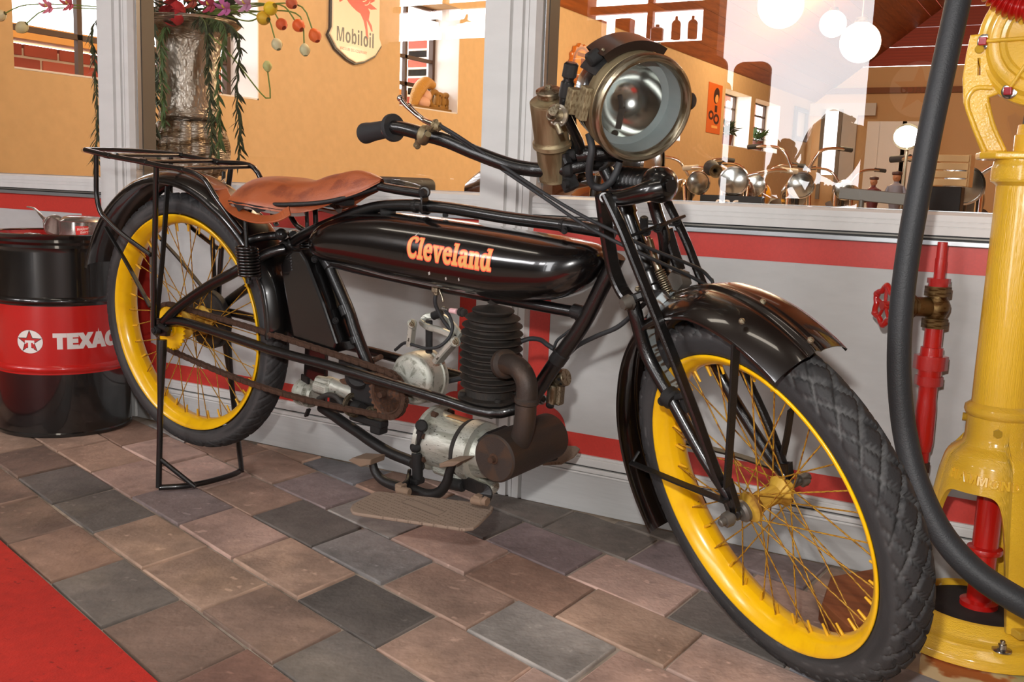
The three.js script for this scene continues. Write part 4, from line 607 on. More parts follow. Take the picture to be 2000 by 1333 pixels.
Fk('fork_leg', [[-0.0571, 0.365, -0.066], [-0.0908, 0.2496, -0.068], [-0.0886, 0.1975, -0.068], [-0.0668, 0.1206, -0.067], [-0.0397, 0.0453, -0.066], [-0.0205, 0.0192, -0.063], [-0.0227, -0.0075, -0.06]], t => 0.0125 - 0.003 * t, { smooth: 1, n: 40 });
Fk('fork_strut', [[0.0302, 0.5594, 0.072], [0.0384, 0.4968, 0.074], [0.0396, 0.4332, 0.076], [0.0346, 0.3102, 0.076], [0.024, 0.1922, 0.074], [0.005, 0.0744, 0.07], [0.0028, 0.0521, 0.068]], 1, { smooth: 1, n: 30, flat: [0.017, 0.012], up: [1, 0.2, 0] });
Fk('fork_strut', [[-0.0362, 0.5323, -0.072], [-0.0321, 0.447, -0.074], [-0.0384, 0.3622, -0.075], [-0.0274, 0.1917, -0.075], [-0.0206, 0.113, -0.074], [-0.0209, 0.0321, -0.07], [-0.0257, 0.0041, -0.066]], 1, { smooth: 1, n: 30, flat: [0.014, 0.011], up: [1, 0.2, 0] });
Fk('fork_girder', [[0.0051, 0.5643, 0.064], [-0.0178, 0.5266, 0.064], [-0.0403, 0.4869, 0.064], [-0.0587, 0.4402, 0.064], [-0.0565, 0.405, 0.064], [-0.0426, 0.3831, 0.064]], 1, { smooth: 1, n: 24, flat: [0.024, 0.013], up: [1, 0.4, 0] });
Fk('fork_girder', [[-0.0589, 0.5342, -0.062], [-0.0659, 0.5054, -0.062], [-0.0692, 0.4762, -0.062], [-0.0925, 0.4387, -0.062], [-0.1189, 0.4158, -0.062], [-0.1115, 0.3921, -0.062]], 0.0115, { smooth: 1, n: 24 });
Fk('fork_girder', [[-0.0667, 0.4796, -0.07], [-0.0754, 0.4391, -0.07], [-0.0804, 0.4053, -0.07]], 1, { flat: [0.02, 0.012], up: [1, 0.3, 0] });
parts('dropout', [prism([[-0.0107, 0.0608], [0.0268, 0.0611], [0.0166, 0.0134], [-0.0005, -0.0061], [-0.0177, -0.0042]], 0.058, 0.07, 0.002), prism([[-0.0182, 0.0382], [0.0099, 0.0365], [-0.0128, -0.004], [-0.0355, -0.0183], [-0.0372, -0.0032]], -0.07, -0.058, 0.002), ball([-0.001, 0.002, 0.064], 0.012, [1, 1, 0.6])], M.black, fork);
part('axle', [rod([0, 0, -0.095], [0, 0, 0.098], 0.0068), hex([0, 0, 0.082], Zv, 0.0135, 0.013), turn([[0, 0], [0.019, 0], [0.019, 0.006], [0.015, 0.01], [0, 0.01]], [0, 0, 0.046], Zv, 24), hex([0, 0, -0.08], Zv, 0.0135, 0.012)], M.nut, fork);
part('lower_link', [rod([-0.3079, 0.3913, -0.08], [-0.0098, 0.3854, 0.085], 0.0085), sweep([[-0.0403, 0.3885, 0.07], [-0.0159, 0.3896, 0.06], [-0.0469, 0.3813, 0.02]], 1, { flat: [0.026, 0.014], up: Up }), rod([-0.1182, 0.3695, -0.03], [-0.0163, 0.3687, 0.03], 0.019), sweep([[-0.1206, 0.3785, -0.07], [-0.1081, 0.3745, -0.04], [-0.068, 0.375, 0]], 1, { flat: [0.026, 0.014], up: Up })], M.satin, fork);
part('link_nut', [hex([-0.0172, 0.3856, 0.086], Zv, 0.0135, 0.014), hex([0.0013, 0.3857, 0.1], Zv, 0.0105, 0.014), hex([-0.0485, 0.3886, -0.04], [0.3, 0.2, 0.9], 0.02, 0.022)], M.nut, fork);
part('cross_strap', [sweep([[-0.002, 0.4849, 0.052], [0.0045, 0.4839, 0], [-0.015, 0.4845, -0.072]], 1, { flat: [0.021, 0.005], up: [0, 1, 0.15] })], M.black, fork);
part('strap_bolt', [bolt([0.0006, 0.4826, 0.012], [0.9, 0.2, 0.3], 0.006, 0.005), bolt([0.0048, 0.4811, -0.008], [0.9, 0.2, 0.3], 0.006, 0.005), bolt([-0.0153, 0.482, -0.06], [0.9, 0.2, 0.3], 0.006, 0.005), [rod([-0.0067, 0.5076, 0], [-0.0213, 0.4906, 0], 0.007)]].flat(), M.satin, fork);
{ // horizontal barrel spring above the steering head
  const a = [-0.0299, 0.5826, 0], b = [0.0633, 0.5433, 0], L = dist(a, b) + 0.012, pr = [[0, -0.006], [0.017, -0.006], [0.0195, 0]];
  for (let i = 0; i < 8; i++) { const y = 0.004 + i / 8 * (L * 0.82); pr.push([0.0225, y], [0.0245, y + 0.002], [0.0225, y + 0.0045], [0.0205, y + 0.0065]); }
  pr.push([0.026, L * 0.86], [0.0285, L * 0.9], [0.029, L + 0.006], [0.026, L + 0.015], [0.018, L + 0.022], [0.015, L + 0.024], [0, L + 0.024]);
  part('barrel_spring', turn(pr, a, sub(b, a), 40), M.gloss, fork);
  part('spring_nut', [hex(addv(b, v3(sub(b, a)).normalize().toArray(), 0.038), sub(b, a), 0.0125, 0.01)], M.gloss, fork);
  part('top_link', [sweep([[0.0028, 0.5574, 0.06], [0.0521, 0.5416, 0.05], [0.0959, 0.5325, 0.034], [0.1042, 0.5304, 0.02]], t => 0.0125 + 0.004 * t, { smooth: 1, n: 16 }), sweep([[-0.0241, 0.5302, -0.066], [0.0244, 0.5344, -0.035], [0.0503, 0.5375, -0.015]], 0.013, { smooth: 1 }), rod([-0.1902, 0.5869, -0.05], [0.0271, 0.5561, 0.075], 0.0105), rod([-0.0577, 0.5673, 0], [-0.0538, 0.5469, 0], 0.017)], M.gloss, fork);
}
// front brake lever and rod
part('brake_arm', [sweep([[0.0087, 0.3731, 0.03], [-0.0079, 0.3631, 0.045], [-0.0441, 0.3336, 0.05], [-0.0637, 0.2903, 0.05], [-0.0571, 0.2517, 0.05], [-0.0412, 0.2226, 0.048]], 1, { smooth: 1, n: 30, flat: [0.016, 0.005], up: [1, 0.3, 0] }), sweep([[-0.0355, 0.3618, 0.02], [-0.0343, 0.3712, 0], [-0.0192, 0.3624, -0.02]], 1, { flat: [0.013, 0.005], up: Zv })], std('#8d9596', 0.5, 0.5, { map: tex(128, (u, v) => mix([1, 1, 1], [0.55, 0.42, 0.34], st(0.45, 0.6, n2(u, v))), true, [14, 6]) }), fork, 'worn grey brake lever');
part('brake_rod', [sweep([[-0.0188, 0.4758, 0], [-0.0268, 0.4378, 0], [-0.0358, 0.4025, 0], [-0.0309, 0.3732, 0]], 0.003, { smooth: 1 }), sweep([[-0.0197, 0.4705, 0], [-0.0282, 0.4316, 0], [-0.0294, 0.4169, 0]], 0.0058, { smooth: 1 })], M.nickel, fork);
{ const a = [-0.0288, 0.4177, 0], b = [-0.0289, 0.3756, 0], p = []; for (let i = 0; i <= 130; i++) { const t = i / 130, c = mid(a, b, t), q = t * 11 * 2 * PI; p.push([c[0] + 0.0075 * Math.cos(q), c[1], c[2] + 0.0075 * Math.sin(q)]); } part('brake_spring', sweep(p, 0.0015, { smooth: 1, n: 180, seg: 6 }), M.nickel, fork); }
part('leg_clamp', [rod([-0.0489, 0.2204, 0.068], [-0.0327, 0.2055, 0.068], 0.0185, 20), box(0.03, 0.012, 0.02, 0.004, [-0.0199, 0.2117, 0.06]), rod([-0.0212, 0.2056, 0.058], [-0.0304, 0.181, 0.058], 0.0065), ball([-0.0644, 0.2109, 0.072], 0.0085)], M.satin, fork);
// front mudguard
const rFf = x => lin([[38, 0.345], [55, 0.358], [73, 0.37], [100, 0.366], [130, 0.354], [160, 0.354], [186, 0.352]], x);
const fenderPaint = phys('#0f0907', 0.28, 0, { clearcoat: 1, clearcoatRoughness: 0.06 });
part('front_mudguard', fenderGeo(rFf, 0, 0, 38.5, 186, crown(0.067, 0.024, 0.006, 0.005), 90), fenderPaint, fork);
parts('mudguard_rivet', [[[0.2084, 0.2939, 0.05], 60], [[0.1896, 0.3067, -0.01], 58], [[0.2836, 0.2354, 0.01], 42], [[-0.1213, 0.4037, 0], 110]].map(([p, a]) => ball(p, 0.005, [1, 1, 1], 12)), M.nickel, fork);
parts('mudguard_stay', [sweep([[0.1955, 0.2671, 0.066], [0.1303, 0.1749, 0.074], [0.0303, 0.0546, 0.076]], 1, { flat: [0.0145, 0.005], up: [1, 0, 0] }), sweep([[0.0679, 0.1251, -0.066], [0.0187, 0.0814, -0.074], [-0.0294, 0.0376, -0.076]], 1, { flat: [0.0145, 0.005], up: [1, 0, 0] }), sweep([[0.0116, 0.0295, 0.078], [-0.1114, 0.0644, 0.076], [-0.2733, 0.1094, 0.07], [-0.2666, 0.1244, 0.05]], 1, { bend: 0.004, flat: [0.0135, 0.004], up: [0, 1, 0] }), sweep([[-0.022, 0.0128, -0.078], [-0.1563, 0.0553, -0.076], [-0.3206, 0.0993, -0.07]], 1, { flat: [0.0135, 0.004], up: [0, 1, 0] })], M.satin, fork);

// handlebar with grips, levers and cables
const bars = steer('handlebar');
const near = [[-0.057, 0.6245, 0], [-0.0585, 0.6309, 0.028], [-0.0713, 0.6393, 0.062], [-0.0873, 0.6484, 0.085], [-0.1094, 0.6634, 0.105], [-0.1269, 0.6842, 0.13], [-0.1611, 0.7328, 0.168], [-0.1907, 0.7783, 0.2], [-0.2154, 0.8054, 0.222], [-0.2467, 0.8347, 0.242], [-0.2653, 0.8487, 0.254]];
part('bar', [sweep([...mir(near).slice(1).reverse(), ...near], 0.0128, { smooth: 1, n: 110, seg: 20 }), rod([-0.1233, 0.6424, -0.02], [-0.0452, 0.6297, 0.012], 0.019), sweep([[-0.0848, 0.6405, 0], [-0.0662, 0.6259, 0], [-0.0572, 0.5882, 0], [-0.0514, 0.5585, 0]], 0.0125, { smooth: 1 })], M.black, bars);
{
  const g0 = [-0.2633, 0.8473, 0.252], g1 = [-0.349, 0.8777, 0.282], L = dist(g0, g1), gp = [[0, 0], [0.024, 0], [0.0255, 0.002], [0.0255, 0.008], [0.022, 0.011], [0.0175, 0.014], [0.0165, 0.02], [0.0168, L * 0.5], [0.0178, L * 0.75], [0.0195, L * 0.9], [0.0195, L - 0.003], [0.017, L], [0, L]];
  const m = p => [p[0], p[1], -p[2]];
  part('grip', turn(gp, g0, sub(g1, g0), 28), M.softRubber, bars); part('grip', turn(gp, m(g0), sub(m(g1), m(g0)), 28), M.softRubber, bars);
  part('grip_ring', turn([[0.0172, 0], [0.019, 0.0005], [0.019, 0.004], [0.0172, 0.0045]], addv(g0, v3(sub(g1, g0)).normalize().toArray(), 0.0135), sub(g1, g0), 28), M.chrome, bars);
}
part('lever_clamp', [rod([-0.2226, 0.8104, 0.226], [-0.2121, 0.8002, 0.219], 0.0185, 24, 0.25), box(0.03, 0.014, 0.018, 0.004, [-0.1762, 0.8055, 0.218]), rod([-0.1789, 0.8107, 0.222], [-0.1603, 0.7954, 0.212], 0.008), rod([-0.2657, 0.8069, 0.226], [-0.2588, 0.7991, 0.226], 0.006), rod([-0.2486, 0.8105, 0.226], [-0.2626, 0.8016, 0.226], 0.0045), sweep([[-0.1713, 0.7926, 0.234], [-0.1889, 0.7903, 0.236], [-0.2163, 0.7958, 0.232]], 0.006, { smooth: 1 })], M.brass, bars);
for (const [p, r] of [[[[-0.1617, 0.8037, 0.222], [-0.1808, 0.8236, 0.23], [-0.1878, 0.8425, 0.238], [-0.1923, 0.8608, 0.244], [-0.1937, 0.8741, 0.247]], 0.0046], [[[-0.178, 0.8064, 0.212], [-0.2006, 0.8291, 0.218], [-0.2116, 0.8484, 0.224], [-0.2184, 0.8633, 0.228]], 0.004]]) part('brake_lever', [sweep(p, t => r * (1.35 - 0.6 * Math.sin(PI * Math.min(1, t * 0.9))), { smooth: 1, n: 24 }), ball(p[p.length - 1], 0.0062)], M.chrome, bars);
part('control_cable', [sweep([[-0.1576, 0.7972, 0.212], [-0.1391, 0.769, 0.2], [-0.1423, 0.7194, 0.16], [-0.0752, 0.6125, 0.12], [-0.0241, 0.5452, 0.095], [0.0293, 0.4909, 0.075], [0.0214, 0.4526, 0.03], [0.0067, 0.4111, -0.03], [-0.0144, 0.3857, -0.07], [-0.0171, 0.3667, -0.08]], 0.0031, { smooth: 1, n: 90, seg: 8 }), sweep([[-0.165, 0.7967, 0.21], [-0.1495, 0.7683, 0.197], [-0.1524, 0.7158, 0.158], [-0.0858, 0.6069, 0.118], [-0.0388, 0.5343, 0.093], [-0.0047, 0.4916, 0.075], [0.0102, 0.4393, 0.03], [-0.0067, 0.3941, -0.03], [-0.0209, 0.3572, -0.08], [-0.0228, 0.3692, -0.085]], 0.0031, { smooth: 1, n: 90, seg: 8 })], M.softRubber, bars);
part('bar_clamp', [rod([-0.0747, 0.6411, 0.07], [-0.0674, 0.6358, 0.055], 0.0185, 24), box(0.028, 0.05, 0.022, 0.004, [-0.0814, 0.6273, 0.064]), bolt([-0.0667, 0.6136, 0.076], Zv, 0.008, 0.007)[0], sweep([[-0.0562, 0.6635, 0.066], [-0.0613, 0.654, 0.066], [-0.0582, 0.6393, 0.068]], 1, { flat: [0.026, 0.016], up: Zv }), rod([-0.0672, 0.6663, 0.068], [-0.0454, 0.6508, 0.05], 0.0095)], M.satin, bars);

// gas generator can beside the lamp
const can = steer('gas_generator');
{
  const a = [-0.1071, 0.6329, 0.075], b = [0.0056, 0.7673, 0.075], S = 0.000857, d = sub(b, a), L = dist(a, b);
  const h = q => L * q;
  part('can_body', turn([[0, 0], [24 * S, 0], [31 * S, 4 * S], [31 * S, 8 * S], [30.5 * S, 12 * S], [32.5 * S, 68 * S], [36 * S, 74 * S], [39 * S, 76 * S], [39 * S, 84 * S], [36 * S, 87 * S], [35 * S, 92 * S], [38.5 * S, 164 * S], [38.5 * S, 168 * S], [36 * S, 170.5 * S], [22 * S, 176 * S], [0, 177 * S]], a, d, 48), M.brass, can);
  part('can_lid', turn([[0, 176 * S], [23 * S, 176 * S], [24 * S, 178 * S], [24 * S, 185 * S], [25.5 * S, 187 * S], [25 * S, 190 * S], [16 * S, 194 * S], [7 * S, 195 * S], [7 * S, 199 * S], [4 * S, 202 * S], [0, 202 * S]], a, d, 40), M.nickel, can);
  const c = [0.0583, 0.6973, 0.11], n = [0.45, 0.12, 0.88];
  part('valve_plate', [put(new THREE.CylinderGeometry(20 * S, 20 * S, 0.003, 32), addv(c, n, 0), n), ...[0.6, 2.0, 3.5, 5.0].map(t => put(new THREE.SphereGeometry(0.0032, 10, 8), addv(c, [Math.cos(t) * 15 * S, Math.sin(t) * 15 * S, 0.004 - Math.cos(t) * 6 * S]), n))], std('#b9b0a2', 0.4, 0.8), can);
  part('valve', [rod(c, addv(c, n, 0.022), 0.0105, 20), rod(addv(c, n, 0.018), addv(addv(c, n, 0.018), [0.018, 0.002, 0.004]), 0.0085, 16), rod(addv(addv(c, n, 0.012), [0, 0.012, 0]), addv(addv(c, n, 0.012), [0.022, 0.008, 0]), 0.0042), rod(addv(c, [0.004, -0.012, 0.012]), addv(c, [0.004, -0.03, 0.012]), 0.0045, 10)], M.nickel, can);
  part('can_strap', [sweep([[0.0342, 0.7378, 0.06], [0.0052, 0.7087, 0.055], [-0.0683, 0.6582, 0.04]], 1, { flat: [0.013, 0.007], up: [1, 0, 0] })], M.satin, can);
}

// headlamp
const lamp = steer('headlamp');
{
  const C = [0.113, 0.655, 0], N = [0.79, -0.599, 0.135], up = v3([0.3185, 0.8922, -0.3203]), n = v3(N).normalize(); up.addScaledVector(n, -up.dot(n)).normalize();
  const sideV = new THREE.Vector3().crossVectors(up, n);          // towards the near side or away
  const lp = (x, y, z) => v3(C).addScaledVector(sideV, x).addScaledVector(up, y).addScaledVector(n, z).toArray();
  part('lamp_ring', turn([[0.0715, -0.004], [0.0725, 0.004], [0.0755, 0.009], [0.08, 0.0105], [0.0845, 0.0075], [0.0862, 0.001], [0.085, -0.006], [0.0815, -0.009], [0.0715, -0.006]], C, N, 72), M.nickel, lamp);
  part('lamp_band', turn([[0.0795, -0.008], [0.0835, -0.011], [0.0838, -0.016], [0.0818, -0.018], [0.0825, -0.024], [0.0825, -0.04], [0.079, -0.043], [0.077, -0.043]], C, N, 72), M.brass, lamp);
  part('lamp_body', turn([[0.0788, -0.041], [0.0788, -0.06], [0.076, -0.088], [0.066, -0.108], [0.045, -0.12], [0, -0.124]], C, N, 64), M.gloss, lamp);
  part('lamp_lining', turn([[0.0722, 0.0], [0.0712, -0.012], [0.0705, -0.04], [0.058, -0.041]], C, N, 64), M.reflectorGray, lamp);
  part('reflector', turn([[0.0588, -0.0405], [0.0575, -0.048], [0.052, -0.064], [0.041, -0.08], [0.026, -0.09], [0.012, -0.094], [0, -0.095]], C, N, 64), M.mirror, lamp);
  part('burner', [rod(lp(0, -0.05, -0.058), lp(0, -0.016, -0.06), 0.0052, 12), rod(lp(0, -0.016, -0.06), lp(-0.008, 0.004, -0.063), 0.0042, 12)], M.iron, lamp);
  part('lamp_glass', new THREE.CircleGeometry(0.0722, 48).applyQuaternion(new THREE.Quaternion().setFromUnitVectors(new THREE.Vector3(0, 0, 1), n)).translate(...lp(0, 0, 0.002)), glass, lamp);
  // vent hood: arched cover over dark openings
  const arc = (r, z0, z1, a0, a1, flip) => grid((u, v) => { const a = R(a0 + (a1 - a0) * u); return lp(r * Math.sin(a), r * Math.cos(a), z0 + (z1 - z0) * v); }, 40, 2, { flip });
  part('vent_hood', [arc(0.0975, -0.09, -0.03, -46, 24, false), arc(0.096, -0.09, -0.03, -46, 24, true), grid((u, v) => { const a = R(-46 + 70 * u), r = 0.0835 + (0.0975 - 0.0835) * v; return lp(r * Math.sin(a), r * Math.cos(a), -0.03); }, 40, 2), grid((u, v) => { const a = R(-46 + 70 * u), r = 0.07 + 0.0275 * v; return lp(r * Math.sin(a), r * Math.cos(a), -0.09); }, 40, 2, { flip: true })], phys('#2a1d17', 0.38, 0.3, { clearcoat: 0.6, clearcoatRoughness: 0.2 }), lamp);
  part('vent_tube', [rod(lp(-0.078, 0.052, -0.06), lp(-0.06, 0.066, -0.06), 0.012, 20), arc(0.083, -0.09, -0.035, -64, 60, false)], M.satin, lamp);
  part('hood_rivet', [ball(lp(-0.066, 0.075, -0.042), 0.003, [1, 1, 1], 10), ball(lp(0.03, 0.0925, -0.042), 0.003, [1, 1, 1], 10)], M.nickel, lamp);
  part('lamp_hinge', [put(new RoundedBoxGeometry(0.012, 0.052, 0.022, 2, 0.002), lp(-0.087, -0.006, -0.03), up, sideV), put(new RoundedBoxGeometry(0.02, 0.04, 0.02, 2, 0.002), lp(-0.092, -0.01, -0.055), up, sideV)], M.brass, lamp);
  part('lamp_catch', [rod(lp(0.083, 0.012, -0.02), lp(0.094, 0.013, -0.02), 0.0065, 14), turn([[0, 0], [0.012, 0], [0.0135, 0.002], [0.0135, 0.006], [0.011, 0.009], [0, 0.009]], lp(0.094, 0.013, -0.02), sideV, 20)], M.exhaust, lamp);
  part('lamp_bracket', [sweep([lp(-0.098, 0.03, -0.075), lp(-0.098, -0.03, -0.075), [-0.0198, 0.6571, 0.05], [-0.062, 0.6511, 0.04]], 0.0085, { bend: 0.02 }), rod(lp(-0.098, 0.045, -0.075), lp(-0.098, 0.02, -0.075), 0.0125, 6), rod(lp(-0.098, 0.016, -0.075), lp(-0.098, -0.012, -0.075), 0.011, 16), sweep([[-0.0518, 0.6507, 0.045], [-0.0409, 0.6449, 0.03], [-0.0297, 0.6316, 0], [-0.0279, 0.6201, -0.02]], 0.014, { smooth: 1 }), rod([-0.0637, 0.63, 0.01], [-0.0425, 0.6402, 0], 0.014)], M.black, lamp);
  part('gas_tube', sweep([[0.0265, 0.6618, 0.055], [0.0263, 0.6381, 0.06], [0.0127, 0.6196, 0.066], [-0.0064, 0.6017, 0.066], [-0.0173, 0.5879, 0.06], [-0.0132, 0.5787, 0.05], [0.0043, 0.5798, 0.04], [0.0153, 0.5892, 0.03], [0.0215, 0.6022, 0.02]], 0.0062, { smooth: 1, n: 60 }), M.softRubber, lamp);
}

// ---------- yellow cast fuel pump on its round base ----------
const pumpYellow = phys('#eab830', 0.32, 0, { clearcoat: 0.8, clearcoatRoughness: 0.12, bumpMap: scaled(bumpy, 9), bumpScale: 0.0012 });
const redPaint = phys('#b3140f', 0.3, 0, { clearcoat: 0.8, clearcoatRoughness: 0.1, bumpMap: coarse, bumpScale: 0.0004 });
const bronze = std('#7b6440', 0.32, 0.9, { map: tex(256, (u, v) => mix([1, 1, 1], [0.62, 0.52, 0.42], st(0.4, 0.7, n1(u, v))), true, [2, 2]), bumpMap: coarse, bumpScale: 0.0005 });
const pump = thing('fuel_pump', 'yellow cast iron fuel pump with a round wheel housing on a flared foot', 'fuel pump', [-0.114, 0, 0.2]);
part('base_ring', turn([[0.1, 0.04], [0.108, 0.056], [0.114, 0.06], [0.12, 0.058], [0.136, 0.046], [0.142, 0.04], [0.146, 0.036], [0.158, 0.033], [0.162, 0.028], [0.174, 0.018], [0.178, 0.012], [0.178, 0.001], [0, 0.001]], [0, 0, 0], Up, 72), pumpYellow, pump);
part('base_plate', turn([[0.104, 0.05], [0.06, 0.052], [0, 0.053]].reverse(), [0, 0, 0], Up, 48), std('#2a2624', 0.75, 0, { map: stoneMap }), pump);
part('base_bolt', ([-2.2, 1.9].map(a => { const p = [Math.sin(a) * 0.154, 0.034, Math.cos(a) * 0.154]; return [turn([[0, 0], [0.017, 0], [0.0165, 0.002], [0.006, 0.0035], [0, 0.0035]], p, Up, 24), hex(addv(p, [0, 0.007, 0]), Up, 0.0085, 0.008), rod(addv(p, [0, 0.01, 0]), addv(p, [0, 0.018, 0]), 0.005, 10)]; }).flat()), M.steel, pump);
{ // visible front bolt, right of the tyre
  const a = 0.35, p = [Math.sin(a) * 0.154, 0.034, Math.cos(a) * 0.154];
  part('base_bolt', [turn([[0, 0], [0.017, 0], [0.0165, 0.002], [0.006, 0.0035], [0, 0.0035]], p, Up, 24), hex(addv(p, [0, 0.007, 0]), Up, 0.0085, 0.008), rod(addv(p, [0, 0.01, 0]), addv(p, [0, 0.018, 0]), 0.005, 10)], M.steel, pump);
}
part('inner_pipe', turn([[0, 0.05], [0.034, 0.05], [0.034, 0.062], [0.0225, 0.066], [0.0225, 0.155], [0.031, 0.158], [0.0325, 0.163], [0.031, 0.168], [0.0232, 0.171], [0.0232, 0.4]], [0, 0, 0], Up, 36), redPaint, pump);
{ // flared foot with three arched openings
  const rad = y => lin([[0.05, 0.14], [0.09, 0.131], [0.232, 0.105], [0.31, 0.094], [0.34, 0.087], [0.354, 0.08], [0.362, 0.07], [0.368, 0.06], [0.38, 0.0565], [0.424, 0.0555]], y), legs = [-78, 42, 162];
  const low = th => { const d = Math.min(...legs.map(l => Math.abs(((th - l + 540) % 360) - 180))), f = 60 - d; return f < 41 ? 0.058 + 0.232 * Math.sqrt(Math.max(0, 1 - (f / 41) ** 7)) : 0.058; };
  const P = (u, v, o) => { const th = 360 * u, y0 = low(th), y = y0 + (0.424 - y0) * v, r = rad(y) - o; return [r * Math.sin(R(th)), y, r * Math.cos(R(th))]; };
  part('foot', [grid((u, v) => P(u, v, 0), 180, 40, { closedU: true }), grid((u, v) => P(u, v, 0.01), 180, 40, { flip: true }), grid((u, v) => P(u, 0, 0.01 * v), 180, 1, { flip: false })], pumpYellow, pump);
  part('foot_pad', legs.map(l => put(new RoundedBoxGeometry(0.07, 0.014, 0.04, 2, 0.004), [0.135 * Math.sin(R(l)), 0.062, 0.135 * Math.cos(R(l))], Up, [Math.cos(R(l)), 0, -Math.sin(R(l))])), pumpYellow, pump);
  part('foot_bolt', [[3, 0.399], [-86, 0.412], [95, 0.4]].map(([t, y]) => hex([0.0585 * Math.sin(R(t)), y, 0.0585 * Math.cos(R(t))], [Math.sin(R(t)), 0, Math.cos(R(t))], 0.0085, 0.008)), pumpYellow, pump);
  const font = await new FontLoader().loadAsync('fonts/droid/droid_sans_bold.typeface.json'), letters = [];
  [...'HAMMOND'].forEach((ch, i) => { const th = -41 + i * 11.5, y = 0.318 - 0.001 * i, r = rad(y) - 0.001, slope = 0.16; const g = new TextGeometry(ch, { font, size: 0.0165, depth: 0.003, bevelEnabled: true, bevelThickness: 0.0008, bevelSize: 0.0006, bevelSegments: 2, curveSegments: 6 }); g.computeBoundingBox(); g.translate(-(g.boundingBox.max.x + g.boundingBox.min.x) / 2, -0.008, 0); g.rotateX(-slope); g.translate(0, 0, r); g.rotateY(R(th)); g.translate(0, y, 0); letters.push(g); });
  part('raised_letters', letters, pumpYellow, pump, 'raised cast letters');
}
part('column', turn([[0.0555, 0.42], [0.0595, 0.424], [0.062, 0.43], [0.061, 0.438], [0.055, 0.443], [0.051, 0.446], [0.049, 0.84], [0.052, 0.843], [0.0585, 0.847], [0.0595, 0.852], [0.0595, 0.872], [0.057, 0.878], [0.056, 0.886]], [0, 0, 0], Up, 56), pumpYellow, pump);
part('head_plate', prism([[-0.08, -0.05], [-0.09, -0.02], [-0.078, 0.03], [-0.05, 0.055], [0.06, 0.055], [0.09, 0.0], [0.06, -0.055]].map(([x, z]) => [x, -z]), 0, 0.013, 0.004, [], 10).rotateX(-PI / 2).translate(0, 0.886, 0), pumpYellow, pump);
part('spindle', turn([[0.04, 0.898], [0.04, 0.93], [0.037, 0.932], [0.036, 0.948], [0.028, 0.952], [0.02, 0.955], [0.017, 0.965], [0.008, 0.97], [0, 0.971]], [0.012, 0, -0.01], Up, 32), pumpYellow, pump);
part('spindle_nut', hex([-0.006, 0.956, 0.006], Up, 0.012, 0.016), M.nut, pump);
{ // side arm casting with slots, seen left of the wheel housing
  const o = [[-0.078, 0.898], [-0.1, 0.945], [-0.116, 0.985], [-0.122, 1.03], [-0.12, 1.07], [-0.116, 1.105], [-0.085, 1.108], [-0.06, 1.1], [-0.03, 1.05], [-0.03, 1.02], [-0.062, 1.0], [-0.074, 0.995], [-0.072, 0.975], [-0.06, 0.945], [-0.035, 0.9]];
  const slot = [[-0.104, 1.068], [-0.091, 1.068], [-0.088, 1.03], [-0.101, 1.03]];
  part('side_arm', [prism(o, -0.012, 0.012, 0.004, [slot], 8), sweep([[-0.072, 0.9, 0.012], [-0.094, 0.945, 0.012], [-0.11, 0.99, 0.012], [-0.1, 1.01, 0.012], [-0.07, 1.012, 0.012]], 0.0045, { smooth: 1 }), sweep([[-0.04, 0.902, 0.012], [-0.062, 0.945, 0.012], [-0.076, 0.985, 0.012]], 0.004, { smooth: 1 })], pumpYellow, pump);
  part('arm_pin', rod([-0.098, 1.079, -0.01], [-0.098, 1.079, 0.018], 0.008), pumpYellow, pump);
}
{ // wheel housing with ridges, ribs and red nuts
  const c = [0.008, 1.092, 0.03], d = [-0.22, -0.02, 0.97];
  part('wheel_housing', turn([[0, -0.03], [0.112, -0.03], [0.117, -0.026], [0.118, -0.008], [0.114, 0.0], [0.106, 0.004], [0.101, 0.0025], [0.098, 0.005], [0.092, 0.011], [0.087, 0.0085], [0.075, 0.0085], [0.071, 0.013], [0.064, 0.014], [0.06, 0.0105], [0.03, 0.011], [0.026, 0.016], [0, 0.018]], c, d, 72), pumpYellow, pump);
  const D = v3(d).normalize(), U = new THREE.Vector3(0, 1, 0).addScaledVector(D, -D.y).normalize(), S = new THREE.Vector3().crossVectors(U, D), q = (a, r, h) => v3(c).addScaledVector(U, r * Math.sin(a)).addScaledVector(S, r * Math.cos(a)).addScaledVector(D, h).toArray();
  part('rib', [0, 1, 2, 3, 4, 5].map(i => { const a = i / 6 * 2 * PI + PI; return sweep([q(a, 0.094, 0.012), q(a, 0.02, 0.016)], 0.0034, {}); }), pumpYellow, pump);
  for (let i = 0; i < 6; i++) { const a = i / 6 * 2 * PI + PI; part('washer', turn([[0, 0], [0.0135, 0], [0.0135, 0.0025], [0.0095, 0.004], [0, 0.004]], q(a, 0.101, 0.004), d, 24), M.steel, pump); part('red_nut', put(new RoundedBoxGeometry(0.014, 0.009, 0.014, 2, 0.002), q(a, 0.101, 0.0115), d), phys('#a51c2c', 0.25, 0, { clearcoat: 0.8 }), pump); }
}
{ const p = [[-0.11, 1.2, 0.05], [-0.06, 0.955 + 0.195, 0.055], [-0.03, 1.138, 0.06], [0.03, 1.135, 0.06]], P = path(p, { smooth: 1, n: 120 }); part('coiled_sleeve', sweep(p, t => 0.0195 + 0.0035 * Math.sin(t * 2 * PI * 17), { smooth: 1, n: 240, seg: 20 }), redPaint, pump, 'ribbed red sleeve'); }
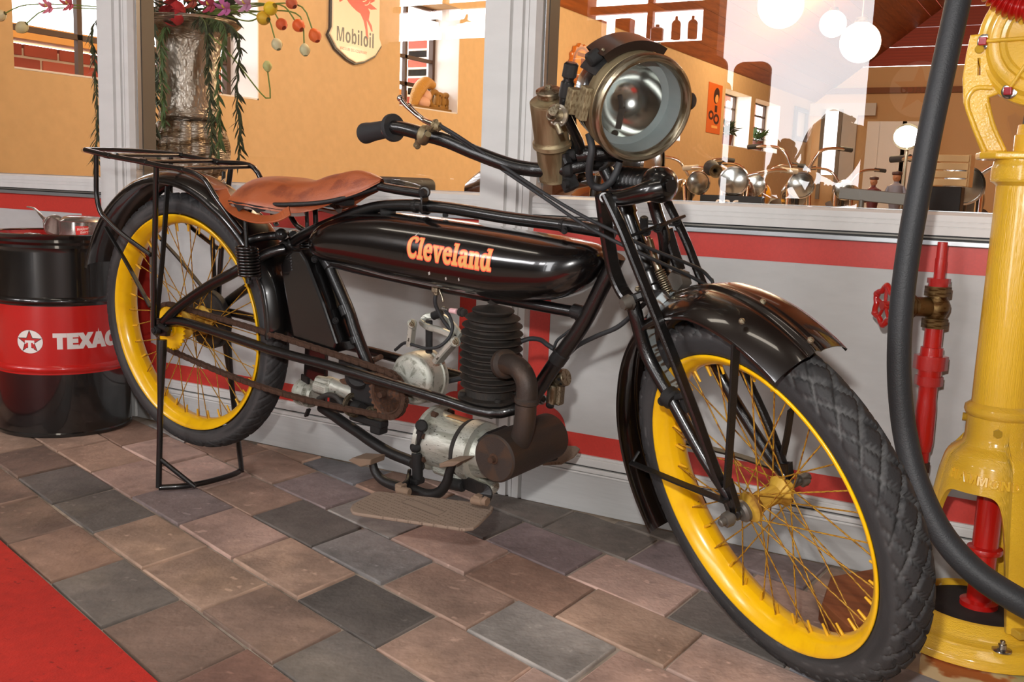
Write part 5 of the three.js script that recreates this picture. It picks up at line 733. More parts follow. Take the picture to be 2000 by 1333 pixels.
// black delivery hose hanging beside the pump
const hose = part('delivery_hose', sweep([[-0.222, 1.2, 0.415], [-0.2289, 1.1289, 0.42], [-0.2382, 1.0408, 0.425], [-0.2484, 0.9431, 0.43], [-0.2573, 0.8436, 0.43], [-0.2647, 0.7503, 0.43], [-0.2681, 0.664, 0.43], [-0.2668, 0.5768, 0.43], [-0.2596, 0.4979, 0.43], [-0.2425, 0.4107, 0.43], [-0.214, 0.3321, 0.44], [-0.1664, 0.2541, 0.45], [-0.1094, 0.2047, 0.46], [-0.0449, 0.176, 0.47], [0.0195, 0.1514, 0.46]], t => 0.0198 + 0.0025 * st(0.55, 1, t), { smooth: 1, n: 160, seg: 28 }), M.hose, scene);
tag(hose, 'thick matt black hose hanging in a long bow left of the yellow pump', 'hose');
const clipm = part('hose_clip', [turn([[0.0205, 0], [0.0235, 0], [0.0235, 0.016], [0.0205, 0.016]], [-0.2286, 1.1336, 0.42], [-0.08, 1, 0], 28)], M.steel, scene); tag(clipm, 'narrow steel clip round the top of the black hose', 'hose clip');

// ---------- red standpipe with bronze valve on the wall ----------
const pipe = thing('standpipe', 'red upright pipe with bronze valve and red hand wheel in front of the grey wall', 'pipe', [-0.256, 0, 0.08]);
{
  const q = 0.001024, nutRing = (r, y0, y1) => put(new THREE.CylinderGeometry(r, r, y1 - y0, 6), [0, (y0 + y1) / 2, 0], Up, [0.9, 0, 0.4]);
  const H = { a: 0.7298, b: 0.6986, c: 0.6581, d: 0.6419, e: 0.6225, f: 0.5775, g: 0.5588, h: 0.5196, i: 0.5029, j: 0.4747, k: 0.4609, l: 0.4421, m: 0.4137, n: 0.3287, o: 0.3035, p: 0.2832, r: 0.2617 };
  part('upper_pipe', turn([[0, H.a], [9 * q, H.a], [9.4 * q, H.a - 0.002], [9.6 * q, H.b], [10.8 * q, H.b - 0.002], [10.8 * q, H.c], [13 * q, H.c - 0.001]].reverse(), [0, 0, 0], Up, 28), redPaint, pipe);
  part('red_nut', [nutRing(21.5 * q, H.d + 0.006, H.c), turn([[14 * q, H.d], [18 * q, H.d], [19 * q, H.d + 0.008]], [0, 0, 0], Up, 28)], redPaint, pipe);
  part('valve_body', [nutRing(24.5 * q, H.e, H.d), nutRing(24.5 * q, H.g, H.f), turn([[17 * q, H.g], [18 * q, H.f + 0.003], [22 * q, H.f + 0.01], [25 * q, (H.e + H.f) / 2 - 0.004], [25.5 * q, (H.e + H.f) / 2 + 0.006], [23 * q, H.e - 0.01], [18 * q, H.e - 0.002], [17 * q, H.d]], [0, 0, 0], Up, 40)], bronze, pipe);
  const c = [0, (H.e + H.f) / 2, 0], d = [-0.76, 0.02, 0.65], n = v3(d).normalize().toArray(), w = k => addv(c, n, k);
  part('bonnet', [rod(w(0.01), w(0.05), 0.0195, 24, 0.1), put(new THREE.CylinderGeometry(0.024, 0.024, 0.014, 6), w(0.056), d), rod(w(0.06), w(0.075), 0.013, 20)], bronze, pipe);
  part('valve_stem', rod(w(0.07), w(0.118), 0.0055), bronze, pipe);
  const D = v3(d).normalize(), U = new THREE.Vector3(0, 1, 0).addScaledVector(D, -D.y).normalize(), S = new THREE.Vector3().crossVectors(U, D), e = (a, r) => v3(w(0.112)).addScaledVector(U, r * Math.cos(a)).addScaledVector(S, r * Math.sin(a)).toArray(), ring = [];
  for (let i = 0; i < 60; i++) { const a = i / 60 * 2 * PI; ring.push(e(a, 0.0345 + 0.0035 * Math.cos(6 * a))); }
  part('hand_wheel', [sweep([...ring, ring[0]], 0.0058, { smooth: 1, n: 120, seg: 12, caps: false }), ...[0, 1, 2, 3, 4].map(i => rod(e(i / 5 * 2 * PI, 0.006), e(i / 5 * 2 * PI, 0.034), 0.0035, 10)), ...[0, 1, 2, 3, 4, 5].map(i => ball(e(i / 6 * 2 * PI, 0.038), 0.0072, [1, 1, 1], 12)), put(new THREE.CylinderGeometry(0.009, 0.009, 0.014, 16), w(0.112), d)], redPaint, pipe, 'red hand wheel');
  part('lower_pipe', [turn([[17 * q, H.g], [17 * q, H.h + 0.001], [21 * q, H.h], [21.5 * q, H.i], [22 * q, H.j], [22 * q, H.k], [17.6 * q, H.l], [17.4 * q, H.m], [19.5 * q, H.m - 0.02], [20 * q, H.n], [18 * q, H.o + 0.004], [15 * q, H.o], [15 * q, H.p]].reverse(), [0, 0, 0], Up, 32)], redPaint, pipe);
  part('union_nut', [nutRing(32 * q, H.j, H.i), nutRing(26.5 * q, H.l, H.k)], redPaint, pipe);
  part('floor_nut', [nutRing(18 * q, H.r, H.p)], M.rust, pipe);
  part('threaded_tail', turn([...Array(24)].flatMap((_, i) => { const y0 = H.r - i * 0.0105; return y0 > 0.012 ? [[12 * q, y0], [12.8 * q, y0 - 0.003], [12 * q, y0 - 0.006]] : []; }).concat([[12 * q, 0.001]]).reverse(), [0, 0, 0], Up, 24), M.nickel, pipe);
  part('wall_bracket', [sweep([[-0.012, c[1] + 0.035, -0.075], [-0.012, c[1] + 0.03, -0.045], [-0.012, c[1], -0.03], [-0.012, c[1] - 0.03, -0.045], [-0.012, c[1] - 0.035, -0.075]], 0.006, { smooth: 1 })], M.nut, pipe);
}
// scraps of board behind the front wheel
const wood = std('#a9653c', 0.65, 0, { map: tex(512, (u, v) => { const a = n2(u * 0.3, v * 3), b = n3(u * 0.2, v * 2); const k = 0.72 + 0.28 * a + 0.14 * (b - 0.5); return [k, k * 0.97, k * 0.92]; }, true, [2, 2]) });
const plank = (name, label, pts, y0, h) => tag(part(name, prism(pts.map(([x, z]) => [x, -z]), 0, h, 0.003).rotateX(-PI / 2).translate(0, y0, 0), wood, scene), label, 'board');
plank('wood_board', 'orange brown wooden block lying on top behind the front wheel', [[-0.3856, 0.2172], [-0.3152, 0.1134], [-0.2533, 0.3392], [-0.3004, 0.4456], [-0.3691, 0.3587]], 0.026, 0.026);
plank('wood_board', 'lower wooden board under the block behind the front wheel', [[-0.3793, 0.3307], [-0.3344, 0.2702], [-0.2615, 0.3048], [-0.264, 0.4406], [-0.3135, 0.4576]], 0.0015, 0.0245);
// black skid plate under the far side of the front wheel is left bare: only pavers there

// ---------- oil drum with small cans on its lid ----------
const drumC = [-2.7967, 0, 0.2106], drumR = 0.197, dy = (px, py) => 0;
const DH = { top: 0.6146, hoop1: 0.589, h2: 0.4158, red1: 0.4036, h3: 0.2086, red0: 0.1961 };
const drum = thing('oil_drum', 'black steel oil drum with a red lettered band standing behind the rear wheel', 'oil drum', drumC);
const drumBand = paint(2048, 384, (c, w, h) => {
  c.fillStyle = '#c5140f'; c.fillRect(0, 0, w, h);
  const X = deg => (deg / 360 + 0.5) * w, letter = (x0, x1, s, y0, y1) => { c.save(); c.font = '900 200px sans-serif'; c.fillStyle = '#e9e3e0'; c.strokeStyle = '#e9e3e0'; c.lineWidth = 14; c.lineJoin = 'miter'; const m = c.measureText(s); c.translate(x0, y1); c.scale((x1 - x0) / m.width, (y1 - y0) / 146); c.fillText(s, 0, 0); c.strokeText(s, 0, 0); c.restore(); };
  const y0 = h * 0.40, y1 = h * 0.61;
  letter(X(-8), X(62), 'TEXACO', y0, y1); letter(X(-146), X(-76), 'TEXACO', y0, y1);
  for (const a of [-28, -166]) { const x = X(a), y = h * 0.515, r = 66; c.fillStyle = '#efeae7'; c.beginPath(); c.arc(x, y, r, 0, 7); c.fill(); c.strokeStyle = '#8a0f0d'; c.lineWidth = 2; c.stroke();
    c.beginPath(); for (let i = 0; i < 10; i++) { const q = i % 2 ? r * 0.38 : r * 0.93, t = -PI / 2 + i * PI / 5; c.lineTo(x + q * Math.cos(t), y + q * Math.sin(t)); } c.closePath(); c.fillStyle = '#c8161a'; c.fill(); c.strokeStyle = '#26191a'; c.lineWidth = 3; c.stroke();
    c.fillStyle = '#efeae7'; c.fillRect(x - 24, y - 8, 48, 14); c.fillRect(x - 8, y - 8, 16, 52); c.fillRect(x - 20, y + 36, 40, 9); c.fillRect(x - 24, y - 8, 7, 20); c.fillRect(x + 17, y - 8, 7, 20); }
});
const hoop = (y, s = 1) => [[drumR, y - 0.012], [drumR + 0.005 * s, y - 0.006], [drumR + 0.006 * s, y], [drumR + 0.005 * s, y + 0.006], [drumR, y + 0.012]];
parts('drum_shell', [turn([[0, 0.002], [drumR - 0.006, 0.002], [drumR + 0.003, 0.004], [drumR + 0.003, 0.012], [drumR, 0.016], [drumR, DH.red0 + 0.0]], [0, 0, 0], Up, 96), turn([[drumR, DH.red1], ...hoop(DH.h2 + 0.002), [drumR, DH.hoop1 - 0.026], [drumR + 0.004, DH.hoop1 - 0.012], [drumR, DH.hoop1 - 0.004], [drumR + 0.004, DH.hoop1 + 0.004], [drumR, DH.hoop1 + 0.012], [drumR + 0.003, DH.top - 0.006], [drumR + 0.004, DH.top], [drumR - 0.002, DH.top + 0.003], [drumR - 0.006, DH.top]], [0, 0, 0], Up, 96)], M.gloss, drum);
{ const band = turn([[drumR, DH.red0], ...hoop(DH.h3 + 0.004), [drumR, DH.red1]], [0, 0, 0], Up, 96), P = band.attributes.position, U = band.attributes.uv, t0 = Math.atan2(0.8126, 0.5829);
  for (let i = 0; i < P.count; i++) { const k = Math.floor(i / (P.count / 97)); let a = k / 96 * 2 * PI - t0; U.setXY(i, a / (2 * PI) + 0.5, (P.getY(i) - DH.red0) / (DH.red1 - DH.red0)); }
  drumBand.wrapS = THREE.RepeatWrapping; part('drum_band', band, phys('#ffffff', 0.35, 0, { map: drumBand, clearcoat: 0.7, clearcoatRoughness: 0.12 }), drum, 'red lettered band'); }
part('drum_lid', turn([[0, DH.top - 0.014], [drumR - 0.02, DH.top - 0.014], [drumR - 0.008, DH.top - 0.012], [drumR - 0.004, DH.top - 0.002]], [0, 0, 0], Up, 72), phys('#b01512', 0.35, 0, { clearcoat: 0.6 }), drum, 'red lid');
const tin = std('#b3aaa3', 0.34, 0.85, { roughnessMap: wearRough });
const lidY = DH.top - 0.0135;
const can1 = thing('oil_can', 'squat grey metal can with a red label on the drum lid', 'can', [drumC[0] + 0.066, lidY, drumC[2] - 0.03], 'cans on the drum lid');
{ const r = 0.066, h = 0.052; delete can1.userData.group;
  part('can_body', turn([[0, 0], [r, 0], [r + 0.001, 0.002], [r, 0.004], [r, h - 0.003], [r + 0.001, h - 0.001], [r - 0.002, h + 0.002], [r * 0.8, h + 0.012], [r * 0.62, h + 0.015], [0, h + 0.015]], [0, 0, 0], Up, 56), tin, can1);
  const lab = paint(256, 192, (c, w, q) => { c.clearRect(0, 0, w, q); c.fillStyle = '#d8291d'; c.beginPath(); c.moveTo(30, 12); c.lineTo(226, 12); c.quadraticCurveTo(246, 14, 246, 36); c.lineTo(240, 150); c.quadraticCurveTo(180, 150, 120, 182); c.quadraticCurveTo(40, 170, 18, 160); c.lineTo(10, 36); c.quadraticCurveTo(10, 14, 30, 12); c.fill(); c.fillStyle = '#f3e9dc'; c.font = 'italic bold 52px serif'; c.save(); c.rotate(-0.12); c.fillText('Bonjour', 26, 92); c.fillText('Dairy', 78, 148); c.restore(); c.font = 'bold 18px sans-serif'; c.fillText('- - - - - - -', 80, 34); });
  const t0 = Math.atan2(0.8126, 0.5829) - 0.02; part('label', grid((u, v) => { const a = t0 + (u - 0.5) * 0.62; return [(r + 0.0006) * Math.sin(a), 0.005 + 0.036 * v, (r + 0.0006) * Math.cos(a)]; }, 16, 2, { flip: true, uv: (u, v) => [u, v] }), std('#ffffff', 0.4, 0, { map: lab, transparent: true, alphaTest: 0.5 }), can1, 'red label with white script'); }
const can2 = thing('spout_can', 'conical grey oil can with a long thin spout lying on the drum lid', 'oil can', [0, 0, 0]);
{ const a = [drumC[0] + 0.005, lidY, drumC[2] + 0.02]; can2.position.set(a[0], lidY, a[2]); const o = [0, 0.034, 0];
  part('can_body', turn([[0, 0], [0.032, 0], [0.034, 0.002], [0.034, 0.006], [0.031, 0.01], [0.02, 0.04], [0.009, 0.062], [0, 0.063]], o, [-0.62, 0.12, -0.1], 40), tin, can2);
  part('spout', sweep([addv(o, [-0.056, 0.012, -0.008]), addv(o, [-0.1, 0.03, -0.02]), addv(o, [-0.16, 0.047, -0.04]), addv(o, [-0.21, 0.05, -0.05])], t => 0.0062 - 0.0042 * t, { smooth: 1, n: 24 }), tin, can2);
  const rg = []; for (let i = 0; i <= 30; i++) { const t = i / 30 * 2 * PI; rg.push([-0.085 + 0.026 * Math.cos(t), 0.004, 0.02 + 0.02 * Math.sin(t)]); } part('thumb_ring', sweep(rg, 0.0026, { smooth: 1, n: 40, seg: 8 }), tin, can2); }

// ---------- the room behind the glass ----------
const IX = -4.4, IZ = -15.6;                                     // cream side wall and far gable wall
const cream = std('#dcb887', 0.85, 0, { map: tex(256, (u, v) => { const a = 0.94 + 0.06 * n2(u, v); return [a, a, a]; }, true, [3, 3]) });
const HOLES = [[0.73, 1.265, 2.3, 2.15], [3.7, 1.355, 4.46, 2.15], [8.1, 1.42, 9.3, 2.2], [10.85, 1.47, 12.0, 2.2], [12.2, 1.47, 13.5, 2.2]];
const rect = ([a, b, c, d]) => [[a, b], [c, b], [c, d], [a, d]];
const onSide = g => g.rotateY(PI / 2).translate(IX, 0, 0);       // drawn in (distance behind the glass, height)
struct('wall_inner_left', onSide(prism([[-0.0, -0.006], [-IZ, -0.006], [-IZ, 2.5], [-0.0, 2.5]], -0.3, 0, 0, HOLES.map(rect))), cream);
const brown = std('#4f3828', 0.6), brickMat = ['#a8442f', '#b04a34', '#9c3d2c', '#b5563f'].map(c => std(c, 0.9, 0, { bumpMap: coarse, bumpScale: 0.002 })), mortar = std('#c9b7a2', 0.95), clearPane = phys('#ffffff', 0, 0, { transmission: 1, thickness: 0, ior: 1.45 });
HOLES.forEach(([a, b, c, d], i) => {
  const g = structGroup('window_' + (7 + i)), w = c - a, h = d - b, X = -0.24, bars = [[a + 0.02, b, 0.04, h, 0], [c - 0.02, b, 0.04, h, 0]].map(q => slab(0.04, h, 0.04, [IX + X, b + h / 2, -q[0]]));
  const cols = i === 0 ? 3 : 2; for (let k = 1; k < cols; k++) bars.push(slab(0.03, h, 0.03, [IX + X, b + h / 2, -(a + w * k / cols)]));
  for (let k = 0; k <= 4; k++) bars.push(slab(0.03, k % 4 ? 0.026 : 0.04, w, [IX + X, b + h * k / 4, -(a + c) / 2]));
  struct('frame', bars, brown, g); struct('pane', new THREE.PlaneGeometry(w, h).rotateY(PI / 2).translate(IX + X, b + h / 2, -(a + c) / 2), clearPane, g);
  struct('reveal', [slab(0.3, 0.01, w, [IX - 0.15, b + 0.004, -(a + c) / 2]), slab(0.3, h, 0.008, [IX - 0.15, b + h / 2, -c + 0.004])], M.white, g);
});
{ // brick garden wall outside, brick by brick where it is close
  const wall = structGroup('garden_wall'); struct('mortar', slab(0.1, 1.5, 6, [-5.315, 0.72, -3]), mortar, wall);
  for (let r = 0; r < 8; r++) for (let i = 0; i < 26; i++) { const z = -0.25 - i * 0.222 - (r % 2) * 0.111, y = 0.93 + r * 0.076; if (z < -5.6) continue; struct('brick', box(0.1, 0.062, 0.206, 0.004, [-5.31 + rr(0, 0.004) + 0.003, y, z]), brickMat[Math.floor(rnd() * 4)], wall); }
  struct('coping', [slab(0.2, 0.05, 6, [-5.3, 1.54, -3]), slab(0.16, 0.03, 6, [-5.3, 1.58, -3])], std('#c98a3c', 0.8), wall);
  const pier = structGroup('brick_pier'); struct('mortar', slab(0.25, 2.4, 0.34, [-5.05, 1.2, -5.02]), mortar, pier);
  for (let r = 0; r < 13; r++) for (const k of [0, 1]) struct('brick', box(0.255, 0.062, k === r % 2 ? 0.21 : 0.12, 0.004, [-5.045, 1.2 + r * 0.076, -4.85 - (k ? 0.235 : 0) - (k === r % 2 ? 0.1 : 0.06) + (k && r % 2 === 0 ? 0.08 : 0)]), brickMat[(r + k) % 4], pier);
  const far = structGroup('brick_house'); struct('house_wall', slab(0.3, 3.2, 1.1, [-5.6, 1.6, -13.5]), brickMat[3], far); struct('house_wall', slab(0.3, 3.2, 1.3, [-5.7, 1.6, -15.4]), brickMat[3], far);
}
// sloping board ceiling, far gable of red boards over a pale wall, right wall
const boardMat2 = ['#b0632a', '#a85c27', '#b86a30'].map(c => std(c, 0.6, 0, { map: wood.map })), redBoards = ['#b23c1c', '#a8361a', '#a03317'].map(c => std(c, 0.6, 0, { map: wood.map }));
const roof = structGroup('ceiling_inner');
for (let i = 0; i < 26; i++) for (const s of [0, 1]) { const a = i * 0.2 + 0.1, x = s ? 3.5 - a * 0.79 : IX + a * 0.79, y = 2.42 + a * 0.61; struct('ceiling_board', new THREE.BoxGeometry(0.196, 0.03, -IZ).rotateZ(s ? -R(37.7) : R(37.7)).translate(x, y + 0.03, IZ / 2), boardMat2[(i * 5 + s) % 3], roof); }
struct('wall_inner_end', slab(8.2, 3.02, 0.2, [-0.5, 1.5, IZ - 0.1]), std('#d2a878', 0.85));
const gable = structGroup('wall_gable'); for (let i = 0; i < 14; i++) struct('gable_board', slab(8.2, 0.29, 0.06, [-0.5, 3.17 + i * 0.3, IZ - 0.03 + (i % 2) * 0.008]), redBoards[i % 3], gable);
struct('trim_beam', [slab(8.2, 0.09, 0.12, [-0.5, 2.62, IZ + 0.06])], std('#7c4a2a', 0.7));
struct('wall_inner_right', slab(0.2, 2.6, 15.5, [3.5, 1.3, -7.8]), std('#b99067', 0.85));
const door = structGroup('door_2'); struct('door_leaf', [slab(0.42, 2.1, 0.05, [-3.0247, 1.05, -15.3]), slab(0.42, 2.1, 0.05, [-2.6692, 1.05, -15.3]), slab(0.2, 2.1, 0.05, [-3.331, 1.05, -15.3])], std('#f0ebe4', 0.6), door);
struct('door_frame', [slab(0.3, 2.2, 0.06, [-3.7595, 1.1, -15.35]), slab(1.2, 0.2, 0.06, [-3.9284, 2.3, -15.35])], std('#cfc7bd', 0.7), door);
const brightDoor = structGroup('window_12'); struct('window_pane', slab(0.24, 1.05, 0.02, [-4.0174, 1.7392, -15.3]), glow(2.4), brightDoor); struct('frame', [slab(0.06, 1.5, 0.05, [-4.1533, 1.55, -15.28]), slab(0.06, 1.5, 0.05, [-3.8742, 1.55, -15.28])], std('#8d857c', 0.6), brightDoor);

// hanging globe lamps
const bulb = std('#fff3dc', 0.4); bulb.emissive.setRGB(1, 0.9, 0.7); bulb.emissiveIntensity = 4;
const warm = new THREE.Color().setRGB(1, 0.74, 0.42);
function globe([x, y, z], label) {
  const t = thing('globe_lamp', label, 'lamp', [x, y, z]);
  part('lamp_globe', new THREE.SphereGeometry(0.158, 40, 28), bulb, t); part('cap', turn([[0.02, 0.2], [0.05, 0.19], [0.06, 0.15], [0.05, 0.145]], [0, 0, 0], Up, 24), M.nickel, t); part('cord', rod([0, 0.19, 0], [0, 1.2, 0], 0.006, 8), M.nickel, t);
  const l = new THREE.PointLight(warm, GLOBE_POWER, 0, 2); l.position.set(x, y, z); l.castShadow = true; l.shadow.radius = 7; scene.add(l);
}
globe([-2.0721, 2.1383, -5], 'glowing white globe lamp at the top edge, nearer of the two in view'); globe([-1.7828, 2.0538, -6.3], 'glowing white globe lamp hanging lower, right of the other globe');
globe([-2.4, 2.75, -1.7], 'globe lamp hanging out of sight above the near windows'); globe([-3.0, 2.9, -10.5], 'globe lamp hanging far back above the parked motorcycles'); globe([0.6, 2.8, -3.5], 'globe lamp hanging at the right end of the room');
{ const t = thing('flash_glint', 'glowing spot in front of the pale door, added for the mirrored flash', 'lamp', [-0.835, 1.1186, -3]); const m = std('#ffffff', 0.4); m.emissive.setRGB(1, 1, 1); m.emissiveIntensity = 9; part('glint_face', ball([0, 0, 0], 0.055, [1.1, 0.95, 0.5]), m, t); part('glint_case', turn([[0, -0.07], [0.04, -0.06], [0.064, -0.02], [0.064, -0.005]], [0, 0, 0], Zv, 24), M.nickel, t); part('glint_stand', rod([0, -0.03, -0.04], [0, -t.position.y + 0.005, -0.04], 0.008, 10), M.nickel, t);  // added glowing body standing in for the flash reflection; case and stand are invented
  const l = new THREE.PointLight(0xffffff, 0.6, 0, 2); l.position.copy(t.position).add(new THREE.Vector3(0, 0, 0.06)); l.shadow.radius = 4; scene.add(l); }

// things on the cream wall, drawn in (distance behind the glass, height)
const wallThing = (name, label, cat, pts, depth, mat, bev = 0.006) => { const g = onSide(prism(pts, 0.001, depth, bev)); return [tag(part(name, g, mat, scene), label, cat), g]; };
const fitUV = (g, x0, x1, y0, y1) => { const P = g.attributes.position, U = g.attributes.uv; for (let i = 0; i < P.count; i++) U.setXY(i, (-P.getZ(i) - x0) / (x1 - x0), (P.getY(i) - y0) / (y1 - y0)); };
{ const x0 = 2.8983, x1 = 3.4556, yb = 1.575, yt = yb + 0.66, xm = (x0 + x1) / 2, w = x1 - x0;
  const sh = [[x0 + w * 0.05, yt], [x0 + w * 0.04, yb + 0.2], [x0 - w * 0.01, yb + 0.155], [x0 + w * 0.12, yb + 0.075], [x0 + w * 0.34, yb + 0.02], [xm, yb], [x0 + w * 0.66, yb + 0.02], [x0 + w * 0.88, yb + 0.075], [x1 + w * 0.01, yb + 0.155], [x1 - w * 0.04, yb + 0.2], [x1 - w * 0.05, yt], [xm, yt - 0.03]];
  const sign = paint(640, 760, (c, W, H) => { c.fillStyle = '#eadcc0'; c.fillRect(0, 0, W, H); c.strokeStyle = '#26221e';
    const red = '#d6402a', P = a => { c.beginPath(); a.forEach(([x, y], i) => i ? c.lineTo(x * W, y * H) : c.moveTo(x * W, y * H)); c.closePath(); c.fillStyle = red; c.fill(); };
    // red winged horse, leaping to the left
    P([[.16, .42], [.27, .36], [.34, .37], [.3, .33], [.33, .25], [.4, .22], [.37, .16], [.44, .2], [.5, .24], [.52, .3], [.6, .34], [.66, .38], [.7, .43], [.74, .47], [.72, .55], [.78, .6], [.8, .66], [.77, .66], [.73, .61], [.68, .56], [.7, .65], [.72, .74], [.69, .78], [.67, .74], [.66, .66], [.62, .57], [.56, .51], [.48, .49], [.4, .46], [.34, .43], [.3, .4], [.24, .42], [.18, .45]]);
    P([[.5, .36], [.55, .27], [.66, .24], [.8, .25], [.74, .31], [.84, .34], [.74, .38], [.88, .42], [.76, .44], [.68, .43], [.58, .42]]);
    c.strokeStyle = '#eadcc0'; c.lineWidth = 7; for (const [a, b, d, e] of [[.55, .36, .62, .28], [.6, .38, .7, .31], [.64, .41, .74, .36]]) { c.beginPath(); c.moveTo(a * W, b * H); c.quadraticCurveTo((a + .07) * W, b * H, d * W, e * H); c.stroke(); }
    c.save(); c.fillStyle = '#22262a'; c.font = 'bold 150px sans-serif'; c.translate(74, 650 - 20); c.scale(0.78, 1); c.fillText('Mobiloil', 0, 0); c.restore();
    c.fillStyle = red; c.font = 'bold 30px sans-serif'; c.save(); c.translate(120, 690); c.scale(0.95, 1); c.fillText('VACUUM OIL COMPANY', 0, 0); c.restore(); });
  const signMat = phys('#ffffff', 0.35, 0, { map: sign, clearcoat: 0.6 }), t = thing('oil_sign', 'white enamel shield sign with a red winged horse and dark lettering', 'sign', [0, 0, 0]);
  part('rim', onSide(prism(sh, 0.001, 0.02, 0.004)), std('#2c2a2c', 0.4), t);
  const ins = sh.map(([a, b]) => [xm + (a - xm) * 0.955, yb + 0.012 + (b - yb) * 0.975]), g = onSide(prism(ins, 0.012, 0.03, 0.006)); fitUV(g, x0, x1, yb + 0.02, yt); part('enamel_face', g, signMat, t); t.position.y = 0; }
{ const x0 = 10.1765, x1 = 10.7059, y0 = 1.5902, y1 = 2.2134; const pst = paint(256, 512, (c, w, h) => { c.fillStyle = '#d9671a'; c.fillRect(0, 0, w, h); c.fillStyle = '#3a1c10'; c.beginPath(); c.ellipse(150, 120, 52, 84, 0.2, 0, 7); c.fill(); c.fillStyle = '#e8a45a'; c.beginPath(); c.ellipse(158, 150, 30, 44, 0.2, 0, 7); c.fill(); c.fillStyle = '#3a1c10'; c.fillRect(130, 220, 46, 70); c.beginPath(); c.arc(70, 330, 48, 0, 7); c.fill(); c.beginPath(); c.arc(170, 360, 54, 0, 7); c.fill(); c.fillStyle = '#d9671a'; c.beginPath(); c.arc(70, 330, 24, 0, 7); c.arc(170, 360, 28, 0, 7); c.fill(); c.fillStyle = '#f0b060'; c.fillRect(90, 430, 110, 26); });
  const [m, g] = wallThing('poster', 'orange poster with dark figures on the cream wall', 'poster', rect([x0, y0, x1, y1]), 0.008, std('#ffffff', 0.5, 0, { map: pst }), 0.001); fitUV(g, x0, x1, y0, y1); }
{ const c = [6.5185, 1.9768], p = [...Array(72)].map((_, i) => { const a = i / 72 * 2 * PI, r = 0.19 + 0.01 * Math.cos(a * 14); return [c[0] + r * 1.5 * Math.cos(a) * 0.78, c[1] + r * Math.sin(a)]; });
  const bd = paint(256, 256, (q, w, h) => { q.fillStyle = '#c46a18'; q.fillRect(0, 0, w, h); q.strokeStyle = '#8a3f10'; q.lineWidth = 14; q.beginPath(); q.arc(128, 128, 98, 0, 7); q.stroke(); q.fillStyle = '#e39a2c'; q.beginPath(); q.arc(128, 128, 80, 0, 7); q.fill(); q.fillStyle = '#8a3f10'; q.fillRect(70, 60, 116, 22); q.fillRect(110, 90, 60, 60); });
  const [m, g] = wallThing('wall_badge', 'scalloped orange badge hanging on the cream wall beside the headlamp', 'badge', p, 0.04, phys('#ffffff', 0.25, 0, { map: bd, clearcoat: 1 }), 0.012); fitUV(g, c[0] - 0.24, c[0] + 0.24, c[1] - 0.2, c[1] + 0.2); }
{ const x0 = 14.2862, x1 = 15.093, y0 = 1.7378, y1 = 2.2712; const t = thing('framed_picture', 'dark framed picture near the far end of the cream wall', 'picture'); part('frame', onSide(prism(rect([x0, y0, x1, y1]), 0.002, 0.05, 0.01, [rect([x0 + 0.12, y0 + 0.07, x1 - 0.12, y1 - 0.07])])), brown, t); part('picture', onSide(prism(rect([x0 + 0.1, y0 + 0.05, x1 - 0.1, y1 - 0.05]), 0.002, 0.012, 0)), std('#b9a583', 0.3), t); }

// carved yellow ornament and plants on the far window sills
{ const p = [-4.5, 1.4671, -4.2583], t = thing('sill_ornament', 'carved yellow wooden ornament on the window sill', 'ornament', [IX - 0.1, 1.365, p[2]]); const y = std('#c08a35', 0.5, 0, { bumpMap: coarse, bumpScale: 0.01 });
  part('scroll', [sweep([[0, 0.01, 0.26], [0, 0.12, 0.2], [0, 0.2, 0.1], [0, 0.19, 0.0]], t2 => 0.03 + 0.02 * Math.sin(PI * t2), { smooth: 1 }), ...[-0.02, -0.1, -0.18, -0.24].map((z, i) => new THREE.TorusGeometry(0.06 - 0.006 * i, 0.022, 10, 20).rotateY(PI / 2).translate(0, 0.085 - 0.01 * (i % 2), z)), box(0.1, 0.02, 0.6, 0.006, [0, 0.012, 0.0])], y, t); part('figure', [ball([0, 0.1, 0.1], 0.05), ball([0, 0.05, 0.14], 0.06, [1, 0.8, 1.2])], std('#d8a88a', 0.5), t); }
const leafGreen = std('#3f5a2a', 0.6), leafDark = std('#2c3a1d', 0.65), leafGeo = grid((u, v) => { const w = Math.sin(PI * Math.min(1, u * 0.98 + 0.02)) * 0.11 * (1 - 0.3 * u); return [(v - 0.5) * 2 * w, -u * 0.15 * u, u]; }, 6, 2);
function leaves(n, f, mat, parent, name = 'foliage') { const list = []; for (let i = 0; i < n; i++) { const [p, d, s] = f(i / n, i); const g = leafGeo.clone().scale(s, s, s); const q = new THREE.Quaternion().setFromUnitVectors(new THREE.Vector3(0, 0, 1), v3(d).normalize()); list.push(g.applyQuaternion(q).translate(...p)); } const m = part(name, list, mat, parent); m.userData.kind = 'stuff'; return m; }
for (const [u, label] of [[11.0, 'dark potted plant on the nearer far window sill'], [12.45, 'green potted plant on the farthest window sill']]) { const t = thing('potted_plant', label, 'plant', [IX - 0.1, 1.48, -u - 0.3]); part('pot', turn([[0, 0], [0.07, 0], [0.09, 0.13], [0.095, 0.14], [0.08, 0.14]], [0, 0, 0], Up, 20), std('#6b3a2e', 0.7), t); leaves(60, k => [[rr(-0.05, 0.05), 0.14 + rr(0, 0.1), rr(-0.1, 0.1)], [rr(-1, 1), rr(-0.2, 1), rr(-1, 1)], rr(0.12, 0.2)], u < 12 ? leafDark : leafGreen, t); }

